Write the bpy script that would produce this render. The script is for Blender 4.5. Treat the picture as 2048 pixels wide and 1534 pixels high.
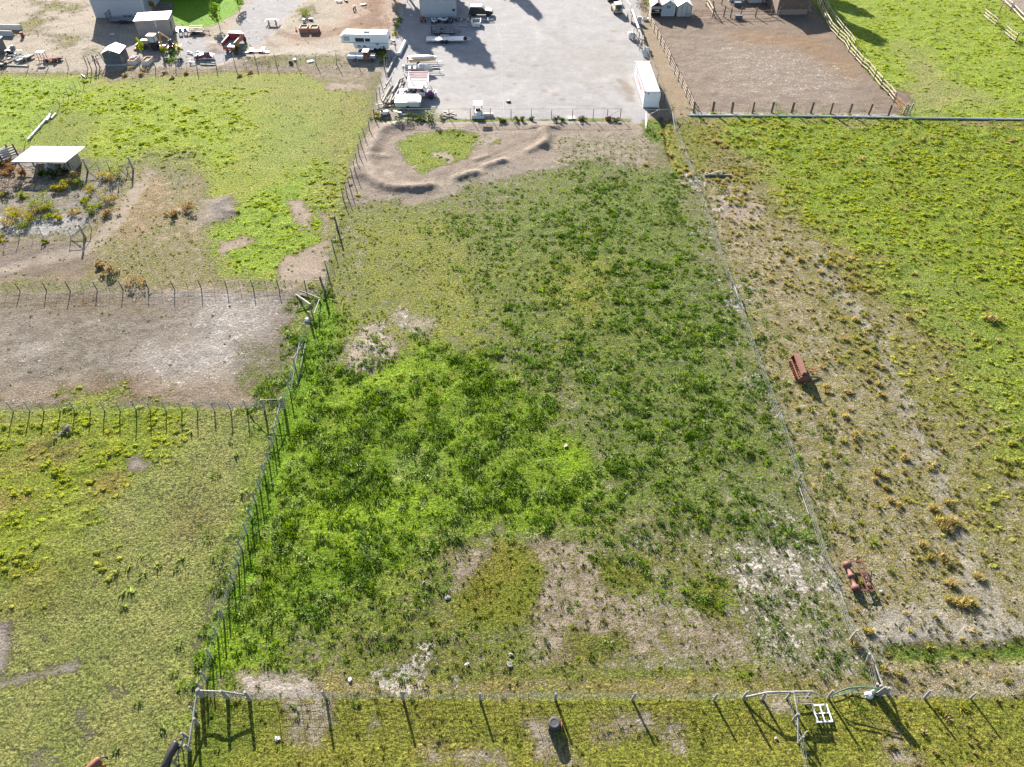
import bpy, math, random
import numpy as np
from mathutils import Vector, Matrix, Quaternion
for _o in list(bpy.data.objects): bpy.data.objects.remove(_o)
R = math.radians
scene = bpy.context.scene
col = scene.collection

# ---------------------------------------------------------------- camera, sky, sun, exposure
CAM_H, CAM_PITCH, FPX = 51.0, R(45.2), 1440.0        # metres above ground, tilt below the horizon, focal length in photo pixels
cam_d = bpy.data.cameras.new('camera'); cam = bpy.data.objects.new('camera', cam_d); col.objects.link(cam)
cam.location = (0, 0, CAM_H); cam.rotation_euler = (R(90) - CAM_PITCH, 0, 0)
cam_d.sensor_width = 36; cam_d.lens = 36 * FPX / 2048
cam_d.clip_start = 0.5; cam_d.clip_end = 6000
scene.camera = cam
SUN_EL, SUN_AZ = R(22), R(-19.3)                     # sun stands beyond the yards, a little to the west
world = bpy.data.worlds.new('World'); scene.world = world; world.use_nodes = True
wn = world.node_tree.nodes; wl = world.node_tree.links
sky = wn.new('ShaderNodeTexSky'); sky.sky_type = 'NISHITA'; sky.sun_disc = False
sky.sun_elevation = SUN_EL; sky.sun_rotation = SUN_AZ
bg = wn['Background']; bg.inputs['Strength'].default_value = 0.06
wl.new(sky.outputs[0], bg.inputs['Color'])
sd = bpy.data.lights.new('sun', 'SUN'); sun = bpy.data.objects.new('sun', sd); col.objects.link(sun)
sd.energy = 5.0; sd.angle = R(0.5); sd.color = (1.0, 0.93, 0.82)
sdir = Vector((math.sin(SUN_AZ) * math.cos(SUN_EL), math.cos(SUN_AZ) * math.cos(SUN_EL), math.sin(SUN_EL)))
sun.rotation_euler = sdir.to_track_quat('Z', 'Y').to_euler(); sun.location = (0, 60, 60)
scene.view_settings.view_transform = 'Standard'; scene.view_settings.look = 'None'
scene.view_settings.gamma = 1.0; scene.view_settings.exposure = 1.98
scene.view_settings.use_curve_mapping = False

# ---------------------------------------------------------------- helpers
_s, _c = math.sin(CAM_PITCH), math.cos(CAM_PITCH)
def P(x, y, z=0.0):
    """survey: a point read off the photo, back on the plane at height z (metres)"""
    v = (y - 767) / FPX; u = (x - 1024) / FPX; d = (CAM_H - z) / (_s + v * _c)
    return (u * d, d * (_c - v * _s))
def PA(poly):
    return np.array([P(x, y) for x, y in poly])
def lin(c):
    return tuple(((v / 255 / 12.92) if v / 255 <= .04045 else ((v / 255 + .055) / 1.055) ** 2.4) for v in c)
KAL = 2.15
def S(r, g, b):
    return tuple(v / KAL for v in lin((r, g, b)))

def _hash(ix, iy, seed):
    h = (ix.astype(np.int64) * 374761393 + iy.astype(np.int64) * 668265263 + seed * 1442695041) & 0xFFFFFFFF
    h = ((h ^ (h >> 13)) * 1274126177) & 0xFFFFFFFF
    h = h ^ (h >> 16)
    return (h & 0xFFFF).astype(np.float64) / 65535.0
def vnoise(x, y, seed=0):
    ix = np.floor(x); iy = np.floor(y); fx = x - ix; fy = y - iy
    fx = fx * fx * (3 - 2 * fx); fy = fy * fy * (3 - 2 * fy)
    a = _hash(ix, iy, seed); b = _hash(ix + 1, iy, seed); c = _hash(ix, iy + 1, seed); d = _hash(ix + 1, iy + 1, seed)
    return (a * (1 - fx) + b * fx) * (1 - fy) + (c * (1 - fx) + d * fx) * fy
def fbm(x, y, scale, seed=0, octs=4, gain=.55):
    t = np.zeros_like(x); amp = 1.0; tot = 0; f = scale
    for o in range(octs):
        t += amp * vnoise(x * f + 17.3 * o, y * f - 9.1 * o, seed + o * 7); tot += amp; amp *= gain; f *= 2.03
    return t / tot * 2 - 1                       # about -1..1
def sstep(a, b, x):
    t = np.clip((x - a) / (b - a), 0, 1); return t * t * (3 - 2 * t)

# ---------------------------------------------------------------- the ground: one sheet, fine where the photo looks, coarse to the horizon
def spaced(a, b, d): return list(np.arange(a, b, d))
xs = np.array([-2500, -1200, -600, -350, -220, -160, -130] + spaced(-114, -36, .38) + spaced(-36, 36, .24) + spaced(36, 114.2, .38) + [130, 160, 220, 350, 600, 1200, 2500])
ys = np.array([-2500, -900, -300, -120, -50, -20, -5, 4] + spaced(11, 50, .22) + spaced(50, 100, .27) + spaced(100, 176, .36) + [180, 190, 205, 230, 270, 340, 500, 900, 1800, 3500])
NX, NY = len(xs), len(ys)
GX, GY = np.meshgrid(xs, ys); gx = GX.ravel(); gy = GY.ravel(); N = gx.size
n_warp = 1.7 * fbm(gx, gy, 1 / 6.0, 3, 5, .65); n_fine = 1.6 * fbm(gx, gy, 1 / 1.3, 11, 4, .7); n_big = fbm(gx, gy, 1 / 16.0, 23, 3)
F = dict(soil=np.tile(S(176, 163, 138), (N, 1)), veg=np.tile(S(138, 146, 80), (N, 1)),
         cov=np.full(N, .55), wht=np.zeros(N), h=np.zeros(N), rough=np.full(N, .5),
         tg=np.full(N, .6), tw=np.zeros(N), tl=np.zeros(N), tb=np.zeros(N), ts=np.zeros(N), flat=np.zeros(N), lush=np.zeros(N))
def poly_sd(poly, margin):
    pts = PA(poly)
    x0, y0 = pts.min(0) - margin; x1, y1 = pts.max(0) + margin
    idx = np.nonzero((gx > x0) & (gx < x1) & (gy > y0) & (gy < y1))[0]
    px, py = gx[idx], gy[idx]
    d2 = np.full(idx.size, 1e9); ins = np.zeros(idx.size, bool)
    n = len(pts)
    for i in range(n):
        ax, ay = pts[i]; bx, by = pts[(i + 1) % n]
        ex, ey = bx - ax, by - ay; L = ex * ex + ey * ey + 1e-9
        t = np.clip(((px - ax) * ex + (py - ay) * ey) / L, 0, 1)
        d2 = np.minimum(d2, (px - ax - t * ex) ** 2 + (py - ay - t * ey) ** 2)
        cond = ((ay > py) != (by > py)) & (px < (bx - ax) * (py - ay) / (by - ay + 1e-12) + ax)
        ins ^= cond
    return idx, np.sqrt(d2) * np.where(ins, 1, -1)
def blend(idx, w, vals):
    for k, v in vals.items():
        if k in ('soil', 'veg'):
            F[k][idx] = F[k][idx] * (1 - w[:, None]) + np.array(v)[None] * w[:, None]
        elif k == 'hadd': F['h'][idx] += v * w
        else: F[k][idx] = F[k][idx] * (1 - w) + v * w
def paint(poly, fe=.8, nz=1.2, a=1.0, **vals):
    fe = fe * 1.7 if fe > .35 else fe
    idx, sdv = poly_sd(poly, fe + nz + 1)
    w = sstep(-fe, fe, sdv + nz * n_warp[idx] + .6 * nz * n_fine[idx]) * a
    blend(idx, w, vals)
def line_d(pl, margin):
    pts = PA(pl); x0, y0 = pts.min(0) - margin; x1, y1 = pts.max(0) + margin
    idx = np.nonzero((gx > x0) & (gx < x1) & (gy > y0) & (gy < y1))[0]
    px, py = gx[idx], gy[idx]; d2 = np.full(idx.size, 1e9)
    for i in range(len(pts) - 1):
        ax, ay = pts[i]; bx, by = pts[i + 1]; ex, ey = bx - ax, by - ay; L = ex * ex + ey * ey + 1e-9
        t = np.clip(((px - ax) * ex + (py - ay) * ey) / L, 0, 1)
        d2 = np.minimum(d2, (px - ax - t * ex) ** 2 + (py - ay - t * ey) ** 2)
    return idx, np.sqrt(d2)
def stroke(pl, width, fe=.4, nz=.3, a=1.0, **vals):
    idx, d = line_d(pl, width + fe + nz + 1)
    w = (1 - sstep(width - fe, width + fe, d + nz * n_warp[idx] + nz * n_fine[idx])) * a
    blend(idx, w, vals)
def ridge(pl, width, hh, rg=.25):
    idx, d = line_d(pl, width * 3)
    F['h'][idx] += .5 * hh * np.exp(-(d / width) ** 2) * (1 + .6 * rg * n_fine[idx])
# ---- yards beyond the pastures
paint([(-900,-300),(820,-300),(790,100),(765,146),(380,140),(200,150),(-900,132)], soil=S(194,180,164), veg=S(158,150,100), cov=.26, tg=.25, ts=.12, wht=.36, rough=.7, nz=.8)
paint([(790,60),(840,-300),(1262,-300),(1290,120),(1302,247),(742,250),(765,150)], soil=S(190,187,190), veg=S(150,150,110), cov=.02, tg=.01, rough=.12, flat=1, nz=.4, fe=.4)
paint([(1262,-300),(1300,30),(1392,232),(1300,245),(1290,120)], soil=S(172,152,128), veg=S(150,150,80), cov=.14, tg=.15, rough=.35, nz=.3, fe=.4)
paint([(1300,38),(1300,-300),(1395,-300),(1622,-2),(1650,43),(1735,144),(1818,234),(1388,232)], soil=S(156,138,124), cov=0, tg=0, rough=1.1, nz=.3, fe=.3)
paint([(1370,80),(1560,75),(1700,130),(1740,215),(1420,215),(1380,150)], soil=S(168,152,140), wht=.5, a=.85, fe=4, nz=4)
paint([(1470,62),(1620,68),(1720,125),(1700,150),(1600,100),(1480,85)], soil=S(168,138,108), a=.8, fe=2.5, nz=2)
paint([(1622,-2),(1395,-300),(2900,-300),(2700,242),(1818,236),(1735,144),(1650,43)], soil=S(165,150,120), veg=S(162,190,60), cov=1.0, tg=2.2, tl=1.8, rough=.6, nz=.3, fe=.3, lush=.6)
paint([(1800,85),(1850,110),(1900,160),(1975,205),(1900,225),(1815,222),(1800,190),(1830,150)], veg=S(172,174,110), cov=.9, tl=.1, tg=.6, a=.85, fe=2.5, nz=2.5, lush=0)
paint([(1775,175),(1810,190),(1825,222),(1795,205)], soil=S(150,130,120), cov=.15, tg=.1, tl=0, fe=.8)
paint([(1960,-80),(2100,-80),(2100,60),(2010,10)], soil=S(180,165,155), cov=.2, tg=.1, tl=.1)
paint([(1378,224),(1815,229),(1815,234),(1378,232)], soil=S(205,200,195), cov=.1, nz=.2, fe=.3)
# top left yard: gravel drive, lawn, dirt tracks
paint([(352,135),(350,62),(430,82),(470,52),(505,-10),(560,-300),(680,-300),(610,0),(550,55),(505,110),(470,133)], soil=S(176,173,178), cov=.03, tg=0, rough=.2, fe=.8, nz=1, flat=1)
paint([(290,-40),(505,-60),(478,22),(440,46),(410,56),(372,58),(345,44),(330,10)], veg=S(118,182,14), cov=1.3, tg=1.5, rough=.3, fe=.3, nz=.3, lush=.8)
paint([(312,8),(345,2),(348,25),(335,36),(318,40)], soil=S(150,140,130), cov=.1, tg=0, lush=0, fe=.3, nz=.4)
paint([(195,132),(210,70),(300,72),(350,120),(300,140)], soil=S(182,172,166), cov=.1, a=.8)
paint([(660,-60),(790,-60),(800,20),(770,70),(700,70),(600,92),(560,84),(600,60),(690,40)], soil=S(186,160,142), wht=.3, cov=.03, tg=0, a=.85)
paint([(725,-40),(762,-40),(766,30),(772,52),(720,60),(700,42),(738,24)], soil=S(150,116,96), cov=0, fe=.7, nz=1)
stroke([(545,55),(570,70),(610,76),(655,70),(690,58),(720,44),(745,30)], 1.0, .5, .5, .8, soil=S(152,124,106), cov=0)
stroke([(530,70),(540,88),(570,98),(605,102),(650,100)], .5, .3, .3, .6, soil=S(158,134,116), cov=0)
stroke([(770,30),(778,55),(760,72)], .35, .2, .1, .8, soil=S(150,120,100)); stroke([(757,42),(764,60),(745,75)], .3, .2, .1, .7, soil=S(150,120,100))
stroke([(700,62),(735,58),(765,68)], .3, .2, .1, .7, soil=S(150,120,100)); stroke([(690,52),(660,62),(630,66)], .3, .2, .1, .7, soil=S(150,120,100))
paint([(560,95),(680,90),(680,112),(540,112)], soil=S(212,202,192), a=.6, fe=1, nz=1.5)
paint([(470,118),(530,112),(560,112),(540,128),(440,133)], soil=S(165,145,128), cov=.1, hadd=.25, fe=.8, nz=.4)
paint([(415,86),(440,88),(440,104),(420,104)], soil=S(160,140,126), cov=0, hadd=.3, fe=.7, nz=.3)
for pl in ([(110,70),(160,72),(165,80),(140,92),(112,80)], [(160,95),(205,96),(200,108),(165,108)], [(60,28),(110,0),(120,10),(70,50)], [(40,50),(95,40),(90,58),(50,64)],
           [(505,118),(680,112),(690,132),(500,134)], [(680,104),(720,106),(720,120),(690,120)], [(0,-30),(60,-30),(60,-8),(0,-5)], [(60,-5),(120,8),(165,14),(150,22),(60,8)], [(600,18),(628,18),(632,36),(604,38)]):
    paint(pl, veg=S(160,156,80), cov=.62, tg=2.4, ts=1.6, fe=1.4, nz=2.4)
# strip along the far fence
paint([(195,140),(380,133),(720,132),(745,150),(735,180),(560,150),(380,158),(210,170)], soil=S(176,160,142), veg=S(160,152,100), cov=.35, tg=.8, fe=1, nz=1.5)
# north west pasture
paint([(-900,132),(180,150),(215,163),(380,150),(560,146),(728,178),(742,240),(700,350),(655,470),(640,560),(575,575),(430,560),(425,470),(400,360),(270,325),(170,318),(-900,290)],
      soil=S(168,150,120), veg=S(162,178,64), cov=.95, tg=1.6, ts=.4, rough=.5, fe=1, nz=1.5, lush=.35)
paint([(-900,132),(180,160),(60,290),(-900,290)], veg=S(158,192,50), cov=1.1, tg=2.4, tl=1.2, lush=.8)
paint([(200,165),(400,162),(560,158),(700,178),(725,230),(600,240),(400,175)], veg=S(160,166,86), a=.8, fe=3, nz=3, tg=.6)
paint([(520,230),(690,220),(690,330),(560,330),(500,330)], veg=S(152,172,78), a=.85, fe=2.5, nz=2.5, tg=.8)
paint([(120,190),(300,185),(430,200),(500,205),(500,285),(440,325),(330,330),(160,315),(170,260),(100,220)], veg=S(160,188,40), cov=1.05, tg=2.6, tl=2.0, fe=3, nz=4.5, lush=.9)
paint([(60,280),(110,215),(200,235),(170,285),(200,320),(160,318)], veg=S(142,160,60), tl=.1, a=.8)
paint([(430,455),(480,410),(560,370),(640,320),(700,330),(700,380),(670,450),(655,500),(600,560),(560,560),(430,545),(400,480)], veg=S(150,184,46), cov=.95, tg=2.4, tl=1.4, fe=1.2, nz=2, lush=.8)
for pl in ([(580,403),(598,404),(625,425),(622,458),(606,460),(590,430)], [(432,482),(480,470),(512,484),(470,500),(440,512)], [(575,512),(640,482),(672,470),(660,570),(560,578),(548,545)], [(650,165),(735,168),(730,182),(660,180)], [(640,420),(665,430),(660,470),(640,480)]):
    paint(pl, soil=S(182,164,148), cov=.08, tg=.1, tl=0, fe=.5, nz=.8)
paint([(640,250),(700,180),(745,160),(742,240),(700,350),(660,470),(640,400)], soil=S(170,155,135), veg=S(162,160,88), cov=.55, a=.6, fe=2, nz=2.5)
# mixed dry ground, west
paint([(265,325),(330,335),(410,345),(410,470),(440,545),(560,565),(645,578),(-900,580),(-900,475),(150,480)], soil=S(194,176,148), veg=S(164,164,98), cov=.46, tg=1.2, ts=.6, tl=0, rough=.55, lush=0, nz=2)
paint([(225,440),(300,355),(350,380),(340,420),(250,490)], soil=S(194,168,136), veg=S(182,158,110), cov=.4, a=.85, nz=2)
paint([(270,300),(400,295),(405,350),(350,380),(330,345),(270,330)], soil=S(175,168,150), veg=S(150,158,90), cov=.5, a=.7)
paint([(190,500),(330,490),(420,530),(400,565),(200,560)], veg=S(150,152,92), cov=.6, a=.7, fe=2, nz=3)
paint([(385,400),(465,395),(470,440),(400,450)], soil=S(172,160,148), cov=.1, fe=1)
paint([(418,405),(450,400),(465,425),(445,440),(425,425)], soil=S(150,142,138), cov=.05, hadd=.3, fe=1.0, nz=1.4, rough=1)
paint([(-900,300),(30,300),(170,342),(262,352),(160,470),(-900,482)], soil=S(170,162,156), veg=S(170,162,84), cov=.36, tg=1.2, ts=.8, wht=.25, rough=.9, lush=0)
paint([(-900,320),(40,330),(60,365),(-900,400)], soil=S(188,158,128), veg=S(180,156,108), cov=.3, a=.7)
paint([(-300,430),(150,430),(165,470),(-300,475)], soil=S(176,172,170), wht=.45, cov=.12, tg=.2)
paint([(-900,480),(165,478),(190,520),(150,560),(-900,580)], soil=S(150,136,124), veg=S(150,140,105), cov=.15, tg=.4, rough=.9)
stroke([(-200,570),(0,540),(90,515),(165,500),(210,470),(260,400),(300,350)], .9, .7, .4, .8, soil=S(182,168,155), cov=.15, tg=.1, rough=.3)
paint([(60,530),(160,520),(200,555),(60,560)], soil=S(138,116,98), a=.6, fe=1.5)
# paddock between the two cross fences
paint([(-900,582),(645,580),(622,640),(562,812),(-900,822)], soil=S(164,152,142), veg=S(160,154,112), cov=.3, tg=.6, ts=.08, wht=.3, tl=0, rough=1.1, fe=.4, nz=.4)
paint([(-900,584),(250,582),(300,625),(-900,640)], soil=S(156,140,118), veg=S(158,146,100), cov=.3, a=.7)
paint([(420,600),(500,605),(505,640),(450,680),(470,720),(400,760),(290,760),(290,700),(380,670)], soil=S(186,178,172), wht=.46, cov=.1, tg=.1, a=.85, fe=3, nz=4)
paint([(20,670),(110,680),(90,710),(30,710)], soil=S(190,180,170), wht=.5, a=.8, fe=1.5, nz=2); paint([(-900,690),(40,770),(560,760),(560,815),(-900,822)], soil=S(172,150,126), cov=.15, a=.7, fe=1.5, nz=1.5)
paint([(190,765),(300,752),(280,795),(200,800)], soil=S(150,124,104), a=.6)
paint([(120,585),(210,585),(200,615),(110,610)], soil=S(128,108,90), a=.6); paint([(480,690),(520,690),(520,770),(490,790)], veg=S(140,160,70), cov=.6, tg=1.5, a=.7)
paint([(100,640),(250,650),(240,740),(60,740)], veg=S(160,165,125), cov=.4, a=.5, fe=2, nz=3)
# south west pasture
paint([(-900,822),(562,815),(548,880),(470,1150),(403,1390),(340,1600),(-900,1600)], soil=S(128,118,102), veg=S(164,174,96), cov=.8, tg=1.4, rough=1.0, fe=.25, nz=.3)
paint([(-900,822),(390,822),(320,870),(290,930),(180,980),(130,1060),(100,1150),(-900,1220)], veg=S(160,182,44), cov=1.0, tg=3.0, tl=1.6, fe=2.5, nz=3.5, lush=.6)
paint([(-200,900),(130,885),(170,900),(120,930),(-200,960)], veg=S(172,154,92), a=.7, nz=2); paint([(-50,995),(60,985),(70,1010),(-40,1030)], veg=S(178,146,98), a=.8); paint([(195,960),(240,955),(235,985),(200,985)], veg=S(165,150,80), a=.8)
paint([(258,915),(300,925),(298,948),(262,940)], soil=S(175,162,152), cov=.1, tl=0, fe=.4, nz=.7)
paint([(555,840),(566,820),(548,890),(525,930),(485,1050),(440,1180),(405,1290),(395,1390),(372,1390),(390,1270),(425,1160),(470,1040),(510,930)], soil=S(132,126,122), cov=.15, tg=.1, rough=1.3, a=.9, fe=.5, nz=.7)
paint([(330,900),(540,850),(500,1000),(430,1100),(330,1050)], soil=S(120,112,102), cov=.72, a=.8, fe=2, nz=3)
paint([(350,1000),(440,1000),(420,1050),(370,1060)], veg=S(150,142,84), cov=.6, a=.7, fe=1.5, nz=2)
paint([(60,1130),(160,1150),(130,1230),(20,1250)], veg=S(142,140,70), cov=.75, a=.6, fe=2, nz=2)
paint([(-200,1240),(18,1245),(30,1290),(12,1350),(-200,1400)], soil=S(180,168,160), cov=.05, tg=.1, fe=.6, nz=.5)
stroke([(150,1330),(60,1355),(0,1370),(-80,1380)], .35, .3, .1, .7, soil=S(175,165,155), cov=.15)
for c in ((235,1385),(170,1470),(80,1520),(170,1430),(90,1270)): paint([(c[0]-18,c[1]),(c[0],c[1]-16),(c[0]+20,c[1]),(c[0],c[1]+18)], soil=S(158,148,140), cov=.3, a=.8, fe=.4, nz=.8)

# ---- dry strip and lumpy pasture, east
paint([(1325,240),(3200,240),(4200,1600),(1800,1600),(1760,1395),(1700,1280),(1600,950),(1480,600),(1385,350)], soil=S(206,194,168), veg=S(178,172,104), cov=.52, tg=2.2, ts=2.0, tl=0, tb=.25, rough=1, fe=.4, nz=.5)
paint([(1380,240),(3200,240),(4200,1200),(2100,1060),(2000,950),(1950,860),(1895,720),(1800,610),(1690,510),(1570,430),(1500,340),(1440,262)], soil=S(150,150,90), veg=S(146,172,46), cov=1.0, tg=1.6, tl=2.6, rough=.7, fe=2.4, nz=4.5, lush=.8)
paint([(1540,400),(1600,420),(1700,500),(1800,590),(1890,700),(1850,700),(1740,560),(1620,470)], soil=S(170,150,110), veg=S(156,158,66), cov=.8, a=.5, fe=2, nz=3)
paint([(1760,480),(1900,560),(2000,700),(2060,860),(1960,850),(1890,700),(1780,580)], veg=S(146,168,76), tl=.5, a=.8, fe=3, nz=3)
paint([(1400,255),(1500,330),(1560,430),(1480,420),(1390,330)], veg=S(154,150,72), cov=.6, a=.7)
paint([(1390,370),(1500,380),(1600,520),(1620,640),(1540,640),(1480,560),(1430,480)], soil=S(204,188,160), veg=S(178,164,100), cov=.42, a=.8, nz=2)
paint([(1425,400),(1500,390),(1520,440),(1460,450)], soil=S(178,162,152), cov=.12, tg=.4, a=.8)
paint([(1345,245),(1420,245),(1445,290),(1400,340),(1370,300)], veg=S(150,156,60), cov=.85, tg=2, a=.8)
paint([(1350,235),(1440,240),(1540,400),(1640,510),(1730,600),(1760,690),(1690,700),(1580,600),(1480,460),(1400,350)], tb=.7, a=1, fe=1.5, nz=3)
paint([(1430,240),(1480,300),(1545,420),(1640,520),(1720,600),(1700,640),(1600,580),(1520,440),(1450,330)], tb=1.7, a=.8, fe=1, nz=2)
paint([(1600,500),(1700,510),(1760,640),(1780,720),(1720,720),(1640,620)], tb=1.5, veg=S(160,158,70), cov=.65, a=.8, fe=1, nz=2)
paint([(1520,600),(1700,620),(1800,720),(1900,900),(1950,1100),(1980,1250),(1880,1250),(1820,1050),(1720,900),(1560,720)], tb=.55, a=.9, fe=2, nz=3)
paint([(1700,640),(1880,700),(1960,880),(2080,1000),(2080,1150),(1950,1100),(1880,900),(1780,780)], veg=S(166,168,80), cov=.65, tl=.9, ts=2, a=.8, fe=2, nz=3)
stroke([(1640,520),(1750,680),(1850,900),(1930,1120),(2000,1260)], .8, .8, .8, .6, soil=S(182,176,166), cov=.2, tg=.3)
paint([(1800,1240),(2300,1220),(2300,1290),(1800,1310),(1760,1270)], soil=S(182,176,170), cov=.2, a=.8, fe=1, nz=1.5)
paint([(1790,1308),(1900,1296),(2300,1282),(2300,1318),(1900,1322),(1820,1326)], veg=S(112,146,48), cov=1.2, tg=4, tw=.4, lush=.6, fe=.4, nz=.6, hadd=-.15)
paint([(1765,1336),(1850,1330),(2300,1322),(2300,1396),(1760,1396)], soil=S(196,186,165), veg=S(186,174,130), cov=.5, tg=2, fe=.4, nz=.5)

# ---- dirt bike track field
paint([(742,246),(1262,246),(1305,262),(1300,330),(1180,330),(1060,345),(960,375),(880,408),(780,415),(690,418),(700,330)], soil=S(168,152,140), veg=S(150,150,100), cov=.08, tg=.1, rough=.7, fe=.5, nz=.5)
paint([(1100,270),(1300,262),(1340,340),(1200,345),(1090,330)], soil=S(188,176,156), veg=S(160,160,104), cov=.4, tg=.9, ts=1.8, wht=.2, rough=1, a=.85, fe=1.2, nz=1.5)
paint([(785,292),(812,266),(922,262),(990,268),(1000,288),(950,300),(925,318),(845,345),(818,335),(800,318)], soil=S(196,180,164), veg=S(148,170,56), cov=.85, tg=2.4, tl=.5, fe=.4, nz=.8, lush=.4)
paint([(780,300),(800,310),(830,335),(815,340),(785,325)], cov=.1, a=.9, fe=.3); paint([(860,302),(905,308),(900,322),(862,312)], cov=.15, wht=.4, a=.8, fe=.3); paint([(950,262),(1000,268),(985,300),(945,300)], cov=.25, wht=.5, a=.8, fe=.4)
for o in (0, 4, 8, -5): stroke([(745+o,345-o),(725+o,320),(735+o,295),(760+o,272)], .18, .12, .05, .5, soil=S(202,186,172))
for o in (-8, -3, 2, 7, 12): stroke([(770,345+o*.6),(830,368+o*.5),(900,355+o),(980,325+o),(1060,290+o)], .16, .12, .08, .55, soil=S(204,186,170))
for o in (-9, -6, 0, 3, 9): stroke([(790,352+o*.5),(850,362+o*.4),(920,345+o*.8),(1000,310+o*.8)], .1, .08, .08, .6, soil=S(142,124,112))
for o in (-3, 1, 5, 9): stroke([(752+o,330),(750+o,310),(762+o,285),(790,268-o*.3),(840,256)], .1, .08, .08, .55, soil=S(144,126,114))
for o in (-2, 1, 3): stroke([(830,256+o),(900,258+o),(1000,262+o),(1080,262+o)], .12, .08, .1, .5, soil=S(200,184,168))
for o in (-5, 0, 6): stroke([(1080,268+o*.4),(1040,290+o),(960,322+o),(870,352+o)], .15, .1, .08, .5, soil=S(140,122,112))
ridge([(745,297),(748,284),(758,268),(775,256),(800,250),(818,250)], 1.1, .9)
ridge([(716,338),(722,350),(745,362),(768,374),(800,379),(832,378),(856,374)], .9, 1.05)
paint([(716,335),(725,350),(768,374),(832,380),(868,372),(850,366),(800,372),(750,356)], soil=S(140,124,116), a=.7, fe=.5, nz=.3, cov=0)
ridge([(918,357),(935,350),(950,346)], .8, .9); ridge([(975,332),(992,326),(1008,322)], .7, .7); ridge([(1088,262),(1094,275),(1090,292)], .8, 1.0, .1); ridge([(1085,288),(1060,302)], .7, .6)
ridge([(1066,254),(1110,254)], .9, .55, .1); ridge([(880,262),(925,263)], .8, .5, .1); ridge([(895,255),(920,256)], .9, .35, .1); ridge([(740,310),(772,314)], .8, .35)
ridge([(952,320),(975,312)], .5, .3)
paint([(742,237),(1262,237),(1262,243),(742,244)], soil=S(150,140,120), veg=S(128,150,56), cov=.75, tg=3, fe=.3, nz=.4, flat=0)

for pl, cc in (([(1240,160),(1250,178),(1262,200)],(150,138,124)), ([(1225,168),(1240,185)],(160,150,138)), ([(1252,165),(1262,188)],(158,146,132)),
    ([(1100,60),(1150,90),(1210,110)],(176,172,170)), ([(1095,62),(1145,94),(1205,116)],(178,174,172)), ([(900,190),(1000,195),(1120,180),(1240,150)],(202,198,198)), ([(880,160),(1000,150),(1150,160),(1260,190)],(180,176,176)), ([(1060,20),(1080,80),(1060,160),(1000,200)],(202,199,199)),
    ([(1120,30),(1140,100),(1180,170),(1250,225)],(182,178,178)), ([(830,100),(900,110),(1000,105),(1100,90)],(180,177,178)), ([(1080,205),(1140,210),(1200,215)],(170,165,160))):
    stroke(pl, .5, .6, .5, .7, soil=S(*cc))
paint([(1150,110),(1230,100),(1260,150),(1180,160)], soil=S(182,174,168), a=.6, fe=4, nz=4); paint([(1020,110),(1110,100),(1120,150),(1040,160)], soil=S(182,178,178), a=.6, fe=4, nz=4)
paint([(860,205),(930,205),(960,235),(870,235)], soil=S(206,200,194), a=.7, fe=1.5, nz=2); paint([(745,215),(800,200),(860,215),(900,240),(745,240)], soil=S(170,160,146), veg=S(150,155,80), cov=.3, tg=1, a=.7, flat=.4)
for k in range(26):
    q = random.Random(k); px, py = q.uniform(840, 1240), q.uniform(60, 225); paint([(px-5,py-1.5),(px,py-2.5),(px+6,py-1),(px+4,py+2),(px-4,py+1.5)], soil=S(168,150,132), fe=.2, nz=.4, a=.6)

# ---- the main field
MF = [(690,420),(760,408),(880,398),(960,372),(1060,345),(1180,330),(1330,335),(1382,350),(1480,600),(1600,950),(1700,1280),(1752,1392),(405,1392),(470,1165),(560,815),(640,600)]
paint(MF, soil=S(200,188,166), veg=S(138,152,78), cov=.55, tg=1.6, ts=.8, rough=.8, fe=.6, nz=.6)
paint([(700,420),(940,395),(990,560),(1010,680),(980,705),(800,700),(690,740),(655,640),(660,560),(675,480)], veg=S(160,172,66), cov=.68, tg=2.8, ts=1.2, fe=2.5, nz=3.5, lush=.3)
paint([(750,420),(880,405),(1000,345),(1180,335),(1340,345),(1330,400),(1150,400),(960,430),(880,420)], soil=S(184,178,166), veg=S(142,156,84), cov=.6, tg=1, a=.7, fe=3, nz=3, ts=1.8)
paint([(930,430),(1000,390),(1110,375),(1190,345),(1330,360),(1380,400),(1470,600),(1560,880),(1580,1060),(1450,1080),(1200,1040),(1190,950),(1050,760),(990,700),(985,560)], veg=S(124,150,60), cov=.7, tw=3.0, tg=2.2, ts=1.2, fe=3, nz=4)
paint([(1080,535),(1180,540),(1215,600),(1210,680),(1120,640),(1085,590)], veg=S(166,168,56), cov=.8, tw=.5, tg=3, a=.75, fe=2.5, nz=4, lush=.3)
paint([(950,500),(1000,490),(1010,660),(960,690)], tw=.4, a=.7); paint([(1060,345),(1180,340),(1160,400),(960,500),(950,430)], veg=S(140,160,70), tw=.35, a=.7, fe=1.5, nz=1.5)
paint([(640,600),(665,640),(680,740),(800,705),(1000,700),(1050,760),(1190,950),(1210,1060),(1030,1075),(900,1090),(800,1180),(620,1270),(470,1330),(415,1370),(405,1392),(470,1165),(560,815)], soil=S(120,126,60), veg=S(124,160,22), cov=1.1, tw=3.4, tl=0, tg=2.2, rough=.6, fe=2, nz=3, lush=.8)
paint([(470,1330),(620,1270),(800,1180),(900,1090),(1000,1080),(940,1180),(900,1260),(900,1330),(470,1350)], soil=S(184,168,140), veg=S(132,150,56), cov=.68, tw=1.5, tg=2.4, ts=2.2, fe=2, nz=3, lush=.3)
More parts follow.
